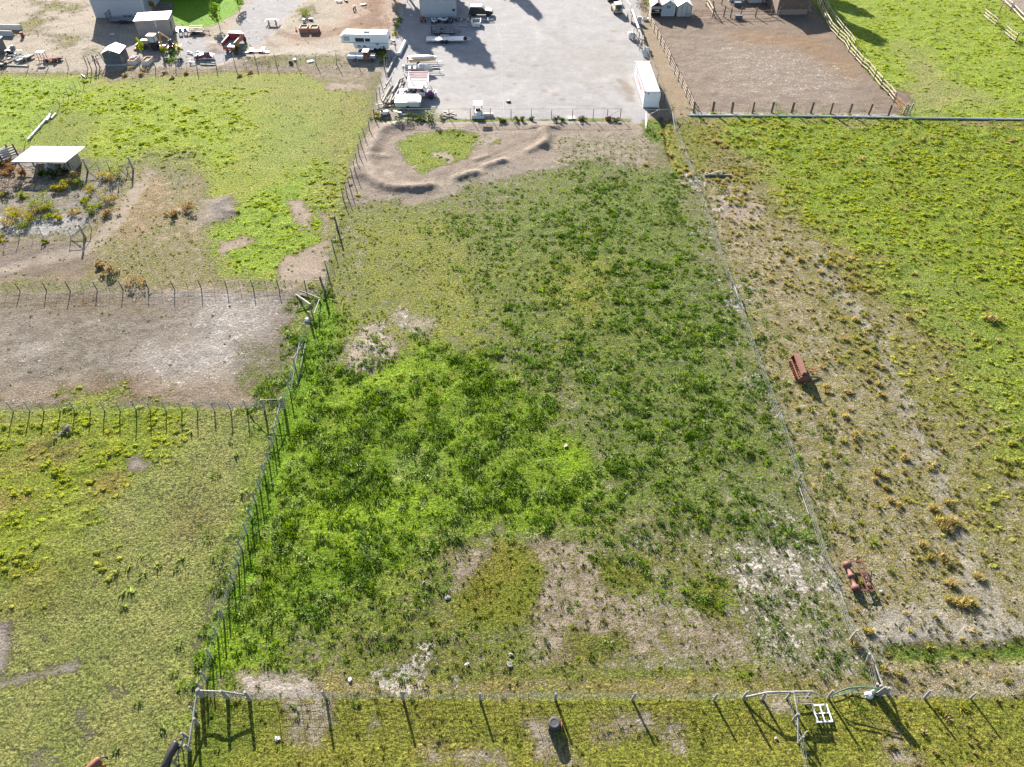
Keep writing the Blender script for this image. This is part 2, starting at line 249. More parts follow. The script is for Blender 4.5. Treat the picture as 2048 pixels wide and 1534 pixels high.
paint([(640,596),(668,600),(672,640),(640,740),(600,840),(545,1000),(490,1200),(440,1330),(440,1392),(404,1392),(470,1165),(560,815),(625,650)], veg=S(122,172,16), cov=1.4, tg=3.5, tw=.8, lush=1, soil=S(90,120,40), fe=.3, nz=.4)
for pl in ([(640,1030),(700,1005),(760,1010),(730,1060),(680,1070)], [(760,990),(850,975),(860,1010),(770,1040)], [(830,1010),(1060,1010),(1040,1040),(850,1060)], [(1120,900),(1190,960),(1200,1010),(1130,980)], [(850,890),(900,880),(890,910)], [(740,740),(840,700),(850,730),(700,810)], [(600,850),(640,760),(660,760),(610,900)], [(430,1290),(520,1300),(560,1340),(430,1370)]):
    paint(pl, veg=S(146,188,8), tw=.3, tl=0, tg=4, a=.95, fe=1.6, nz=2.2)
for pl in ([(820,900),(880,890),(890,960),(830,960)], [(780,920),(820,900),(810,980),(770,960)], [(870,1040),(930,1040),(910,1080),(880,1080)], [(1000,880),(1040,870),(1030,900),(1000,900)]):
    paint(pl, veg=S(150,175,90), a=.7, fe=.7, nz=.8)
# bare ground and low mats, lower right
paint([(900,1100),(1040,1075),(1150,1080),(1210,1110),(1260,1190),(1330,1200),(1500,1250),(1510,1330),(1100,1335),(1060,1240),(900,1195)], soil=S(190,174,156), veg=S(150,148,84), cov=.4, tw=.1, ts=1.6, tg=2.0, tl=0, lush=0, fe=.7, nz=1.2)
paint([(1200,1040),(1420,1050),(1480,1170),(1540,1240),(1440,1230),(1260,1190),(1220,1130)], veg=S(134,146,60), cov=.6, tw=1.2, ts=1.6, tg=2.4, fe=1.5, nz=2, lush=0)
paint([(1000,1085),(1050,1090),(1088,1150),(1075,1200),(1045,1240),(1000,1260),(920,1260),(905,1200),(945,1160)], soil=S(150,140,90), veg=S(136,142,44), cov=1.1, tw=0, tg=5, fe=.4, nz=.4, lush=.3)
paint([(1130,1270),(1250,1265),(1260,1310),(1150,1320)], veg=S(126,136,50), cov=.8, tg=4, a=.9, fe=.5, nz=.8); paint([(1305,1230),(1350,1240),(1350,1300),(1310,1290)], veg=S(128,140,56), cov=.8, tg=4, fe=.4, nz=.7); paint([(1380,1160),(1450,1170),(1440,1230),(1390,1210)], veg=S(126,136,46), cov=.9, tg=4, fe=.4, nz=.7)
paint([(1200,1120),(1290,1140),(1290,1190),(1220,1180)], veg=S(126,136,46), cov=.85, tg=4, fe=.5, nz=.7)
paint([(700,1290),(900,1250),(1060,1260),(1060,1335),(700,1350)], soil=S(182,168,142), veg=S(130,142,58), cov=.66, tg=2.6, ts=2.2, tw=.6, lush=.1, a=.9, fe=.8, nz=1)
paint([(1500,1100),(1640,1120),(1720,1300),(1740,1390),(1500,1340),(1520,1240)], soil=S(200,192,174), veg=S(136,150,68), cov=.52, tg=2.0, tw=.8, ts=2, lush=0, a=.8, fe=1, nz=1.2)
paint([(1440,900),(1580,940),(1640,1080),(1560,1080),(1430,1010)], tw=1.0, cov=.6, a=.6)
# salt-white patches
paint([(940,440),(1200,380),(1400,420),(1500,650),(1560,900),(1660,1180),(1700,1320),(1500,1240),(1200,1060),(1050,780),(960,560)], wht=.4, fe=3, nz=4)
paint([(680,440),(900,430),(940,560),(900,700),(680,740)], wht=.4, fe=2, nz=3)
for pl, w in (([(1374,345),(1392,350),(1500,640),(1560,830),(1600,950),(1570,940),(1530,850),(1490,720),(1440,560),(1400,440)], .66), ([(1530,850),(1590,930),(1640,1080),(1690,1210),(1660,1210),(1600,1110),(1560,1010)], .5),
              ([(1440,1050),(1520,1030),(1620,1080),(1690,1190),(1660,1230),(1570,1220),(1500,1180),(1440,1110)], .62), ([(1450,900),(1540,900),(1600,1060),(1480,1060)], .38), ([(1520,990),(1560,1000),(1600,1050),(1520,1070)], .55),
              ([(1110,800),(1200,795),(1260,820),(1290,850),(1160,900),(1110,870)], .48), ([(1250,790),(1330,790),(1320,840),(1260,830)], .5), ([(1260,940),(1340,860),(1370,960),(1420,1010),(1350,1040),(1270,1010)], .38), ([(1198,1025),(1240,1040),(1300,1075),(1330,1110),(1300,1160),(1250,1100),(1210,1060)], .62),
              ([(1300,1100),(1340,1110),(1340,1170),(1305,1160)], .5), ([(960,500),(1030,480),(1060,560),(1000,600),(960,560)], .44), ([(1070,450),(1110,440),(1170,480),(1160,520),(1130,500)], .5), ([(1000,580),(1040,640),(1060,780),(1020,760),(990,640)], .36),
              ([(690,460),(715,470),(735,560),(710,560),(690,520)], .6), ([(660,560),(700,570),(770,600),(780,640),(720,630),(670,600)], .52), ([(780,530),(850,540),(860,570),(800,570)], .5), ([(780,430),(800,425),(800,470),(760,460)], .4),
              ([(1400,260),(1445,265),(1450,300),(1420,290)], .2), ([(1610,1210),(1660,1230),(1720,1330),(1690,1370),(1640,1290)], .4), ([(880,425),(930,410),(960,470),(900,480)], .42), ([(1300,800),(1420,780),(1500,860),(1440,900),(1340,880)], .3), ([(760,1350),(850,1325),(840,1360),(770,1380)], .7), ([(1600,1345),(1660,1340),(1660,1370),(1610,1365)], .5)):
    paint(pl, wht=w - .03, ts=2.4, fe=1.8, nz=4.0)
paint([(690,690),(740,650),(800,690),(800,710),(740,745),(690,745)], soil=S(192,176,160), cov=.15, tg=1.5, fe=.8, nz=1.2)
paint([(800,620),(860,640),(860,670),(810,660)], cov=.3, a=.8)
paint([(480,1352),(560,1350),(650,1368),(690,1385),(640,1410),(560,1402),(500,1390)], soil=S(200,188,178), veg=S(176,166,120), cov=.18, wht=.4, tg=1.2, tw=0, lush=0, fe=.5, nz=.6)
# straw strip along the south fence and the mown strip below it
paint([(640,1346),(900,1334),(1500,1340),(1740,1372),(1745,1396),(640,1400)], soil=S(196,182,150), veg=S(166,160,86), cov=.6, tg=4, tw=.05, lush=0, fe=.5, nz=.6)
paint([(700,1336),(1500,1336),(1500,1356),(700,1360)], veg=S(122,140,54), cov=.85, a=.7, fe=.3, nz=.5, tg=4)
paint([(403,1397),(1760,1396),(4300,1390),(5200,1900),(300,1900),(360,1534)], soil=S(190,174,140), veg=S(160,166,60), cov=.82, tg=5.5, tl=0, ts=.8, rough=1.0, fe=.25, nz=.25, lush=.3)
paint([(403,1397),(560,1397),(500,1480),(430,1560),(360,1560)], veg=S(122,150,40), a=.8, fe=.8, nz=.8, lush=.6)
for pl in ([(560,1398),(650,1398),(650,1440),(630,1475),(570,1470),(590,1430)], [(1050,1440),(1110,1430),(1140,1500),(1160,1534),(1060,1534)], [(1240,1430),(1290,1430),(1290,1460),(1240,1460)], [(1540,1400),(1580,1400),(1580,1425),(1550,1425)], [(1760,1470),(1800,1480),(1850,1534),(1780,1534)], [(1335,1450),(1360,1460),(1370,1500),(1345,1500)], [(840,1500),(1000,1490),(1010,1534),(860,1534)], [(1180,1440),(1230,1450),(1220,1480),(1185,1470)]):
    paint(pl, soil=S(196,184,168), veg=S(178,168,110), cov=.3, a=.85, fe=.5, nz=.8, tg=2.5)
stroke([(1322,236),(1330,262),(1334,290),(1345,325)], .35, .2, .1, 1, soil=S(130,112,98), cov=0, tw=0, tg=0, hadd=-.35)
stroke([(1330,240),(1338,270),(1342,300)], .5, .3, .1, .8, soil=S(170,150,128), cov=.1)
paint([(1340,240),(1352,300),(1372,340),(1350,345),(1330,300),(1322,250)], veg=S(146,152,60), cov=.9, tg=4, tb=1.2, fe=.4, nz=.4); paint([(1286,238),(1320,240),(1325,280),(1300,285),(1288,262)], veg=S(120,150,50), cov=.9, tg=4, tw=1.2, fe=.4, nz=.5)

# relief
F['soil'] *= np.array([1.0, 1.0, .985]); F['veg'] *= np.array([1.12, 1.02, 1.08]); F['veg'] += .06 * (F['veg'].mean(1, keepdims=True) - F['veg'])
rg = F['rough'] * (1 - .9 * F['flat'])
F['h'] += rg * (.06 * fbm(gx, gy, 1 / 2.2, 51, 3) + .05 * fbm(gx, gy, 1.1, 57, 2)) + .05 * n_big * (1 - F['flat'])
lump = np.maximum(0, fbm(gx, gy, 1 / 1.1, 61, 3)) 
F['h'] += .30 * np.clip(F['tl'], 0, 1.5) / 1.5 * lump + .22 * np.clip(F['tw'], 0, 1.5) / 1.5 * lump
far = (np.abs(gx) > 116) | (gy < 8) | (gy > 178)
F['h'][far] = 0
def gh(x, y):
    i = int(np.clip(np.searchsorted(xs, x) - 1, 0, NX - 2)); j = int(np.clip(np.searchsorted(ys, y) - 1, 0, NY - 2))
    tx = (x - xs[i]) / (xs[i + 1] - xs[i]); ty = (y - ys[j]) / (ys[j + 1] - ys[j]); H = F['h']
    return float((H[j*NX+i]*(1-tx)+H[j*NX+i+1]*tx)*(1-ty)+(H[(j+1)*NX+i]*(1-tx)+H[(j+1)*NX+i+1]*tx)*ty)
def G(px, py):
    x, y = P(px, py); return Vector((x, y, gh(x, y)))

def node(nt, t, **kw):
    n = nt.nodes.new(t)
    for k, v in kw.items(): setattr(n, k, v)
    return n
def ground_mat():
    m = bpy.data.materials.new('ground_cover'); m.use_nodes = True; nt = m.node_tree; L = nt.links
    b = nt.nodes['Principled BSDF']; b.inputs['Roughness'].default_value = .95; b.inputs['Specular IOR Level'].default_value = .1
    def at(n): a = node(nt, 'ShaderNodeAttribute'); a.attribute_name = n; return a
    geo = node(nt, 'ShaderNodeNewGeometry')
    def noise(scale, detail, rough=.6, dist=0):
        n = node(nt, 'ShaderNodeTexNoise'); n.inputs['Scale'].default_value = scale; n.inputs['Detail'].default_value = detail
        n.inputs['Roughness'].default_value = rough; n.inputs['Distortion'].default_value = dist; L.new(geo.outputs['Position'], n.inputs['Vector']); return n.outputs['Fac']
    def M(op, a, b_=None, c_=None):
        n = node(nt, 'ShaderNodeMath', operation=op)
        for i, v in enumerate((a, b_, c_)):
            if v is None: continue
            if isinstance(v, (int, float)): n.inputs[i].default_value = v
            else: L.new(v, n.inputs[i])
        return n.outputs[0]
    def ramp(x, a, b_):
        n = node(nt, 'ShaderNodeMapRange'); n.interpolation_type = 'SMOOTHSTEP'; L.new(x, n.inputs[0]); n.inputs[1].default_value = a; n.inputs[2].default_value = b_; return n.outputs[0]
    def mixc(f, a, b_, t='MIX'):
        n = node(nt, 'ShaderNodeMix', data_type='RGBA', blend_type=t)
        if isinstance(f, (int, float)): n.inputs[0].default_value = f
        else: L.new(f, n.inputs[0])
        for i, v in ((6, a), (7, b_)):
            if isinstance(v, tuple): n.inputs[i].default_value = (*v, 1)
            else: L.new(v, n.inputs[i])
        return n.outputs[2]
    soil, veg = at('soil').outputs['Color'], at('veg').outputs['Color']
    cov, wht, flat, lush = at('cov').outputs['Fac'], at('wht').outputs['Fac'], at('flat').outputs['Fac'], at('lush').outputs['Fac']
    nA = noise(.9, 6, .68); nB = noise(3.2, 6, .72); nC = noise(14, 4, .7); nD = noise(.28, 4, .6); nE = noise(45, 2, .7); nF = noise(6.5, 3, .65)
    # salt crust
    cA, cB, cC = (M('SUBTRACT', n_, .5) for n_ in (nA, nB, nC))
    tw_ = M('ADD', M('ADD', M('MULTIPLY', cA, 3.0), M('MULTIPLY', cB, 3.4)), M('ADD', M('MULTIPLY', cC, 1.6), M('MULTIPLY', M('SUBTRACT', wht, .58), 2.0)))
    w = ramp(tw_, -.1, .3)
    w = M('MULTIPLY', w, ramp(wht, .05, .25))
    soil2 = mixc(M('MULTIPLY', w, .75), soil, S(224, 218, 212))
    # soil tone variation
    sv = M('ADD', 1.0, M('ADD', M('MULTIPLY', cB, 2.0), M('MULTIPLY', M('SUBTRACT', nF, .5), 1.6))); sv2 = M('ADD', .72, M('MULTIPLY', nD, .56))
    svf = M('MULTIPLY', M('MULTIPLY', sv, sv2), M('ADD', 1.0, M('MULTIPLY', cC, 1.3)))
    k = node(nt, 'ShaderNodeMix', data_type='FLOAT'); L.new(flat, k.inputs[0]); L.new(svf, k.inputs[2]); L.new(M('MULTIPLY', M('ADD', .74, M('MULTIPLY', nD, .52)), M('ADD', M('MULTIPLY', cA, .6), M('ADD', 1.0, M('ADD', M('MULTIPLY', cB, .7), M('MULTIPLY', cC, .9))))), k.inputs[3])
    def vm(c, f):
        n = node(nt, 'ShaderNodeVectorMath', operation='SCALE'); L.new(c, n.inputs[0]); L.new(f, n.inputs['Scale']); return n.outputs[0]
    soil3 = vm(soil2, k.outputs[0])
    # plants: yellower and greener tufts, colour darkened by noise as shade between clumps
    vy = mixc(M('MULTIPLY', ramp(nA, .42, .68), .55), veg, mixc(.55, veg, S(176, 160, 92)))
    vg = mixc(M('MULTIPLY', ramp(nD, .35, .62), .5), vy, mixc(.5, veg, S(96, 140, 34)))
    vv = M('MAXIMUM', M('MULTIPLY', M('ADD', 1.1, M('MULTIPLY', cB, 3.4)), M('ADD', 1.0, M('ADD', M('MULTIPLY', M('SUBTRACT', nF, .5), 3.6), M('MULTIPLY', cC, 2.0)))), .15)
    veg3 = vm(vg, vv)
    tg_ = M('ADD', M('ADD', M('MULTIPLY', cA, 2.4), M('MULTIPLY', cB, 3.4)), M('ADD', M('MULTIPLY', cC, 2.6), M('MULTIPLY', M('SUBTRACT', M('SUBTRACT', cov, M('MULTIPLY', w, .5)), .5), 1.9)))
    g = ramp(tg_, -.16, .16)
    g = M('MULTIPLY', g, ramp(cov, .02, .1))
    c = mixc(g, soil3, veg3)
    L.new(c, b.inputs['Base Color'])
    ro = at('rough').outputs['Fac']
    bh = M('ADD', M('ADD', M('MULTIPLY', nB, .42), M('MULTIPLY', nF, .22)), M('ADD', M('MULTIPLY', nC, .1), M('MULTIPLY', nE, .015)))
    bh = M('MULTIPLY', bh, M('ADD', .3, M('MULTIPLY', g, .8)))
    bh = M('MULTIPLY', M('ADD', bh, M('MULTIPLY', M('MULTIPLY', g, nC), .05)), M('ADD', .12, ro))
    bp = node(nt, 'ShaderNodeBump'); bp.inputs['Strength'].default_value = 1.0; bp.inputs['Distance'].default_value = 1.0
    L.new(bh, bp.inputs['Height']); L.new(bp.outputs[0], b.inputs['Normal'])
    return m
def make_ground():
    me = bpy.data.meshes.new('ground')
    co = np.stack([gx, gy, F['h']], 1).astype(np.float32)
    ii, jj = np.meshgrid(np.arange(NX - 1), np.arange(NY - 1)); a = (jj * NX + ii).ravel()
    faces = np.stack([a, a + 1, a + 1 + NX, a + NX], 1).astype(np.int32); nf = len(faces)
    me.vertices.add(N); me.vertices.foreach_set('co', co.ravel())
    me.loops.add(nf * 4); me.loops.foreach_set('vertex_index', faces.ravel())
    me.polygons.add(nf); me.polygons.foreach_set('loop_start', np.arange(0, nf * 4, 4, dtype=np.int32))
    try: me.polygons.foreach_set('loop_total', np.full(nf, 4, np.int32))
    except Exception: pass
    me.update(calc_edges=True)
    me.polygons.foreach_set('use_smooth', np.ones(nf, bool))
    for k in ('soil', 'veg'):
        a = me.attributes.new(k, 'FLOAT_COLOR', 'POINT'); a.data.foreach_set('color', np.concatenate([F[k], np.ones((N, 1))], 1).astype(np.float32).ravel())
    for k in ('cov', 'wht', 'rough', 'flat', 'lush'):
        a = me.attributes.new(k, 'FLOAT', 'POINT'); a.data.foreach_set('value', F[k].astype(np.float32))
    me.materials.append(ground_mat())
    o = bpy.data.objects.new('ground', me); col.objects.link(o); o['kind'] = 'structure'; return o
make_ground()

# ---------------------------------------------------------------- plant cover: real blades and leaves, joined per kind (nobody could count them)
rng = np.random.default_rng(7)
def sample(field, x, y):
    i = np.clip(np.searchsorted(xs, x) - 1, 0, NX - 2); j = np.clip(np.searchsorted(ys, y) - 1, 0, NY - 2)
    i = i + (x - xs[i] > .5 * (xs[i + 1] - xs[i])); j = j + (y - ys[j] > .5 * (ys[j + 1] - ys[j]))
    return F[field][j * NX + i]
def scatter(field, dmax, seed, near=1.0, clump=None):
    """random points over the ground in view, denser where the field says"""
    x0, x1, y0, y1 = -113, 113, 13, 172
    n = int(dmax * (x1 - x0) * (y1 - y0)); r = np.random.default_rng(seed)
    x = r.uniform(x0, x1, n); y = r.uniform(y0, y1, n)
    k = np.abs(x) < .66 * y * .98 + 26 - .0 * y
    x, y = x[k], y[k]
    d = sample(field, x, y) / dmax
    fall = np.clip(55.0 / (y + 5), .28, 1.0) ** near
    if clump is not None:
        c = fbm(x, y, clump[0], seed + 5, 3); d = d * (clump[1] + (1 - clump[1]) * 2.2 * sstep(-.15, .25, c))
    k = r.uniform(0, 1, x.size) < d * fall
    return x[k], y[k]
def leaf_mat(name, trans=.4, gloss=0.0):
    m = bpy.data.materials.new(name); m.use_nodes = True; nt = m.node_tree; L = nt.links
    nt.nodes.remove(nt.nodes['Principled BSDF']); out = nt.nodes['Material Output']
    a = node(nt, 'ShaderNodeAttribute'); a.attribute_name = 'tint'
    n = node(nt, 'ShaderNodeTexNoise'); n.inputs['Scale'].default_value = 2.0; n.inputs['Detail'].default_value = 3
    geo = node(nt, 'ShaderNodeNewGeometry'); L.new(geo.outputs['Position'], n.inputs['Vector'])
    mr = node(nt, 'ShaderNodeMapRange'); L.new(n.outputs['Fac'], mr.inputs[0]); mr.inputs[1].default_value = .3; mr.inputs[2].default_value = .7; mr.inputs[3].default_value = .75; mr.inputs[4].default_value = 1.25
    sc = node(nt, 'ShaderNodeVectorMath', operation='SCALE'); L.new(a.outputs['Color'], sc.inputs[0]); L.new(mr.outputs[0], sc.inputs['Scale'])
    d = node(nt, 'ShaderNodeBsdfDiffuse'); t = node(nt, 'ShaderNodeBsdfTranslucent'); mx = node(nt, 'ShaderNodeMixShader'); mx.inputs[0].default_value = trans
    hs = node(nt, 'ShaderNodeHueSaturation'); hs.inputs['Saturation'].default_value = 1.15; hs.inputs['Value'].default_value = 1.25; L.new(sc.outputs[0], hs.inputs['Color'])
    L.new(sc.outputs[0], d.inputs['Color']); L.new(hs.outputs[0], t.inputs['Color']); L.new(d.outputs[0], mx.inputs[1]); L.new(t.outputs[0], mx.inputs[2])
    gl = node(nt, 'ShaderNodeBsdfGlossy'); gl.inputs['Roughness'].default_value = .5; fr = node(nt, 'ShaderNodeMixShader'); fr.inputs[0].default_value = gloss * .3
    L.new(mx.outputs[0], fr.inputs[1]); L.new(gl.outputs[0], fr.inputs[2]); L.new(fr.outputs[0], out.inputs['Surface'])
    return m
M_LEAF = leaf_mat('leaf_blades')
def tri_mesh(name, V, C, m):
    """V (n,3,3) triangles, C (n,3) colour per triangle"""
    n = len(V); me = bpy.data.meshes.new(name)
    me.vertices.add(n * 3); me.vertices.foreach_set('co', V.astype(np.float32).ravel())
    me.loops.add(n * 3); me.loops.foreach_set('vertex_index', np.arange(n * 3, dtype=np.int32))
    me.polygons.add(n); me.polygons.foreach_set('loop_start', np.arange(0, n * 3, 3, dtype=np.int32))
    try: me.polygons.foreach_set('loop_total', np.full(n, 3, np.int32))
    except Exception: pass
    me.update(calc_edges=True)
    a = me.attributes.new('tint', 'FLOAT_COLOR', 'POINT'); cc = np.repeat(np.concatenate([C, np.ones((n, 1))], 1), 3, 0)
    a.data.foreach_set('color', cc.astype(np.float32).ravel()); me.materials.append(m); return me
def blades(cx, cy, cz, R0, Hh, colr, nb, width, up=.8, fill=.0, seed=1, lean=.5, var=.28):
    """nb blades per plant; R0 radius, Hh height arrays"""
    r = np.random.default_rng(seed); n = len(cx)
    idx = np.repeat(np.arange(n), nb); m = idx.size
    ang = r.uniform(0, 2 * np.pi, m); rad = np.sqrt(r.uniform(0, 1, m)) * R0[idx]
    bx = cx[idx] + np.cos(ang) * rad; by = cy[idx] + np.sin(ang) * rad
    prof = np.clip(1 - (rad / np.maximum(R0[idx], 1e-3)) ** 2, 0, 1)
    bz = cz[idx] + fill * Hh[idx] * prof * r.uniform(.1, .9, m)
    L = Hh[idx] * r.uniform(.55, 1.1, m)
    a2 = ang + r.normal(0, .7, m); tilt = np.abs(r.normal(0, lean, m)) + (1 - up)
    dx, dy, dz = np.cos(a2) * np.sin(tilt), np.sin(a2) * np.sin(tilt), np.cos(tilt)
    a3 = r.uniform(0, 2 * np.pi, m); w = width * r.uniform(.6, 1.4, m) * (.6 + .4 * L / np.maximum(Hh[idx], .01))
    wx, wy, wz = np.cos(a3) * w, np.sin(a3) * w, r.uniform(-.4, .4, m) * w
    V = np.empty((m, 3, 3))
    V[:, 0] = np.stack([bx - wx, by - wy, bz - wz - .02], 1); V[:, 1] = np.stack([bx + wx, by + wy, bz + wz - .02], 1)
    V[:, 2] = np.stack([bx + dx * L, by + dy * L, bz + np.maximum(dz, .05) * L], 1)
    C = colr[idx] * (1 + r.uniform(-var, var, (m, 1))) * (1 + r.uniform(-.08, .08, (m, 3)))
    return V, C
def domes(cx, cy, cz, R0, Hh, colr, seed=1, top=1.25, k=6):
    """rough little mounds: a peak, a shoulder ring and a foot ring"""
    r = np.random.default_rng(seed); n = len(cx); T = []
    j = lambda: r.uniform(.72, 1.28, n)
    a0 = r.uniform(0, 6.28, n)
    peak = np.stack([cx + R0 * r.uniform(-.25, .25, n), cy + R0 * r.uniform(-.25, .25, n), cz + Hh * j()], 1)
    ex = r.uniform(.8, 1.5, n)
    S_, B_ = [], []
    for i in range(k):
        a = a0 + 2 * np.pi * i / k + r.uniform(-.25, .25, n); q = j()
        S_.append(np.stack([cx + np.cos(a) * R0 * .68 * q * ex, cy + np.sin(a) * R0 * .62 * q, cz + Hh * .72 * j()], 1))
        B_.append(np.stack([cx + np.cos(a) * R0 * 1.05 * q * ex, cy + np.sin(a) * R0 * q, cz - .06], 1))
    for i in range(k):
        o = (i + 1) % k
        T += [np.stack([peak, S_[i], S_[o]], 1), np.stack([S_[i], B_[i], B_[o]], 1), np.stack([S_[i], B_[o], S_[o]], 1)]
    V = np.stack(T, 1).reshape(-1, 3, 3); C = np.repeat(colr, len(T), 0) * r.uniform(.8, 1.2, (len(V), 1)) * np.array([top, 1, 1] * k * n)[:, None][:len(V)] ** .5  # peak facets get a lighter colour, a painted sunlit top
    return V, C
def stuff_obj(name, parts):
    V = np.concatenate([p[0] for p in parts]); C = np.concatenate([p[1] for p in parts])
    me = tri_mesh(name, V, np.clip(C, 0, 1), M_LEAF); o = bpy.data.objects.new(name, me); col.objects.link(o); o['kind'] = 'stuff'
    print(name, len(V)); return o
# short grass
x, y = scatter('tg', 5.5, 101, 1.0, (1 / 1.4, .35)); z = sample('h', x, y); n = x.size; r = np.random.default_rng(5)
cb = sample('veg', x, y) * (.9 + .4 * sample('lush', x, y))[:, None] * r.uniform(.7, 1.2, (n, 1))
stuff_obj('grass', [blades(x, y, z, r.uniform(.08, .22, n), r.uniform(.05, .15, n), cb, 6, .03, seed=11, lean=.8)])
# lumpy pasture tussocks
x, y = scatter('tl', 3.4, 202, .5, (1 / 1.5, .06)); z = sample('h', x, y); n = x.size
cb = (.55 * sample('veg', x, y) * 1.2 + .45 * np.array(S(200, 204, 84))) * r.uniform(.8, 1.2, (n, 1)); R_ = .1 + .24 * r.uniform(0, 1, n) ** 1.5; H_ = R_ * r.uniform(.35, .55, n)
stuff_obj('tussocks', [domes(x, y, z, R_, H_ * .8, cb * 1.15, 12), blades(x, y, z, R_ * 1.15, H_ * 1.7, cb * 1.2, 16, .04, fill=.6, seed=12, lean=.7)])
# dark leafy weeds
x, y = scatter('tw', 5.0, 303, .4, (1 / 1.9, .25)); z = sample('h', x, y); n = x.size
base = np.array([S(100, 132, 52), S(124, 154, 76), S(84, 116, 40), S(164, 182, 116), S(134, 164, 46)])[r.integers(0, 5, n)]
cb = base * r.uniform(.95, 1.45, (n, 1)); sz = (.35 + .85 * r.uniform(0, 1, n) ** 2.2) * np.where(y > 60, .85, 1.0) * (1 + .45 * np.clip(sample('lush', x, y), 0, 1))
stuff_obj('weeds', [blades(x, y, z, .42 * sz, .32 * sz, cb, 36, .045, fill=.85, seed=13, lean=.85, up=.6, var=.4)])
# small dark tufts dotted over the thin ground
x, y = scatter('ts', 2.4, 505, .5, (1 / 2.2, .3)); z = sample('h', x, y); n = x.size
cb = (.35 * sample('veg', x, y) + .65 * np.array([S(120, 138, 62), S(140, 146, 74), S(100, 128, 56), S(160, 158, 92)])[r.integers(0, 4, n)]) * r.uniform(1.0, 1.4, (n, 1)); sz = r.uniform(.35, .95, n)
stuff_obj('small_tufts', [domes(x, y, z, .08 * sz, .07 * sz, cb * 1.1, 17, k=5), blades(x, y, z, .17 * sz, .2 * sz, cb, 14, .035, fill=.7, seed=15, lean=.6)])
# dry bunchgrass
F['tb'] = F['tb'] * 1.5
x, y = scatter('tb', 2.6, 404, .2, (1 / 3.0, .25)); z = sample('h', x, y); n = x.size
base = np.array([S(214, 200, 136), S(200, 190, 112), S(184, 182, 88), S(222, 202, 150)])[r.integers(0, 4, n)]
cb = base * r.uniform(.75, 1.1, (n, 1)); sz = .3 + .75 * r.uniform(0, 1, n) ** 2
stuff_obj('dry_bunchgrass', [domes(x, y, z, .16 * sz, .2 * sz, cb, 16), blades(x, y, z, .3 * sz, .4 * sz, cb, 26, .035, fill=.6, seed=14, lean=.5, up=.9)])
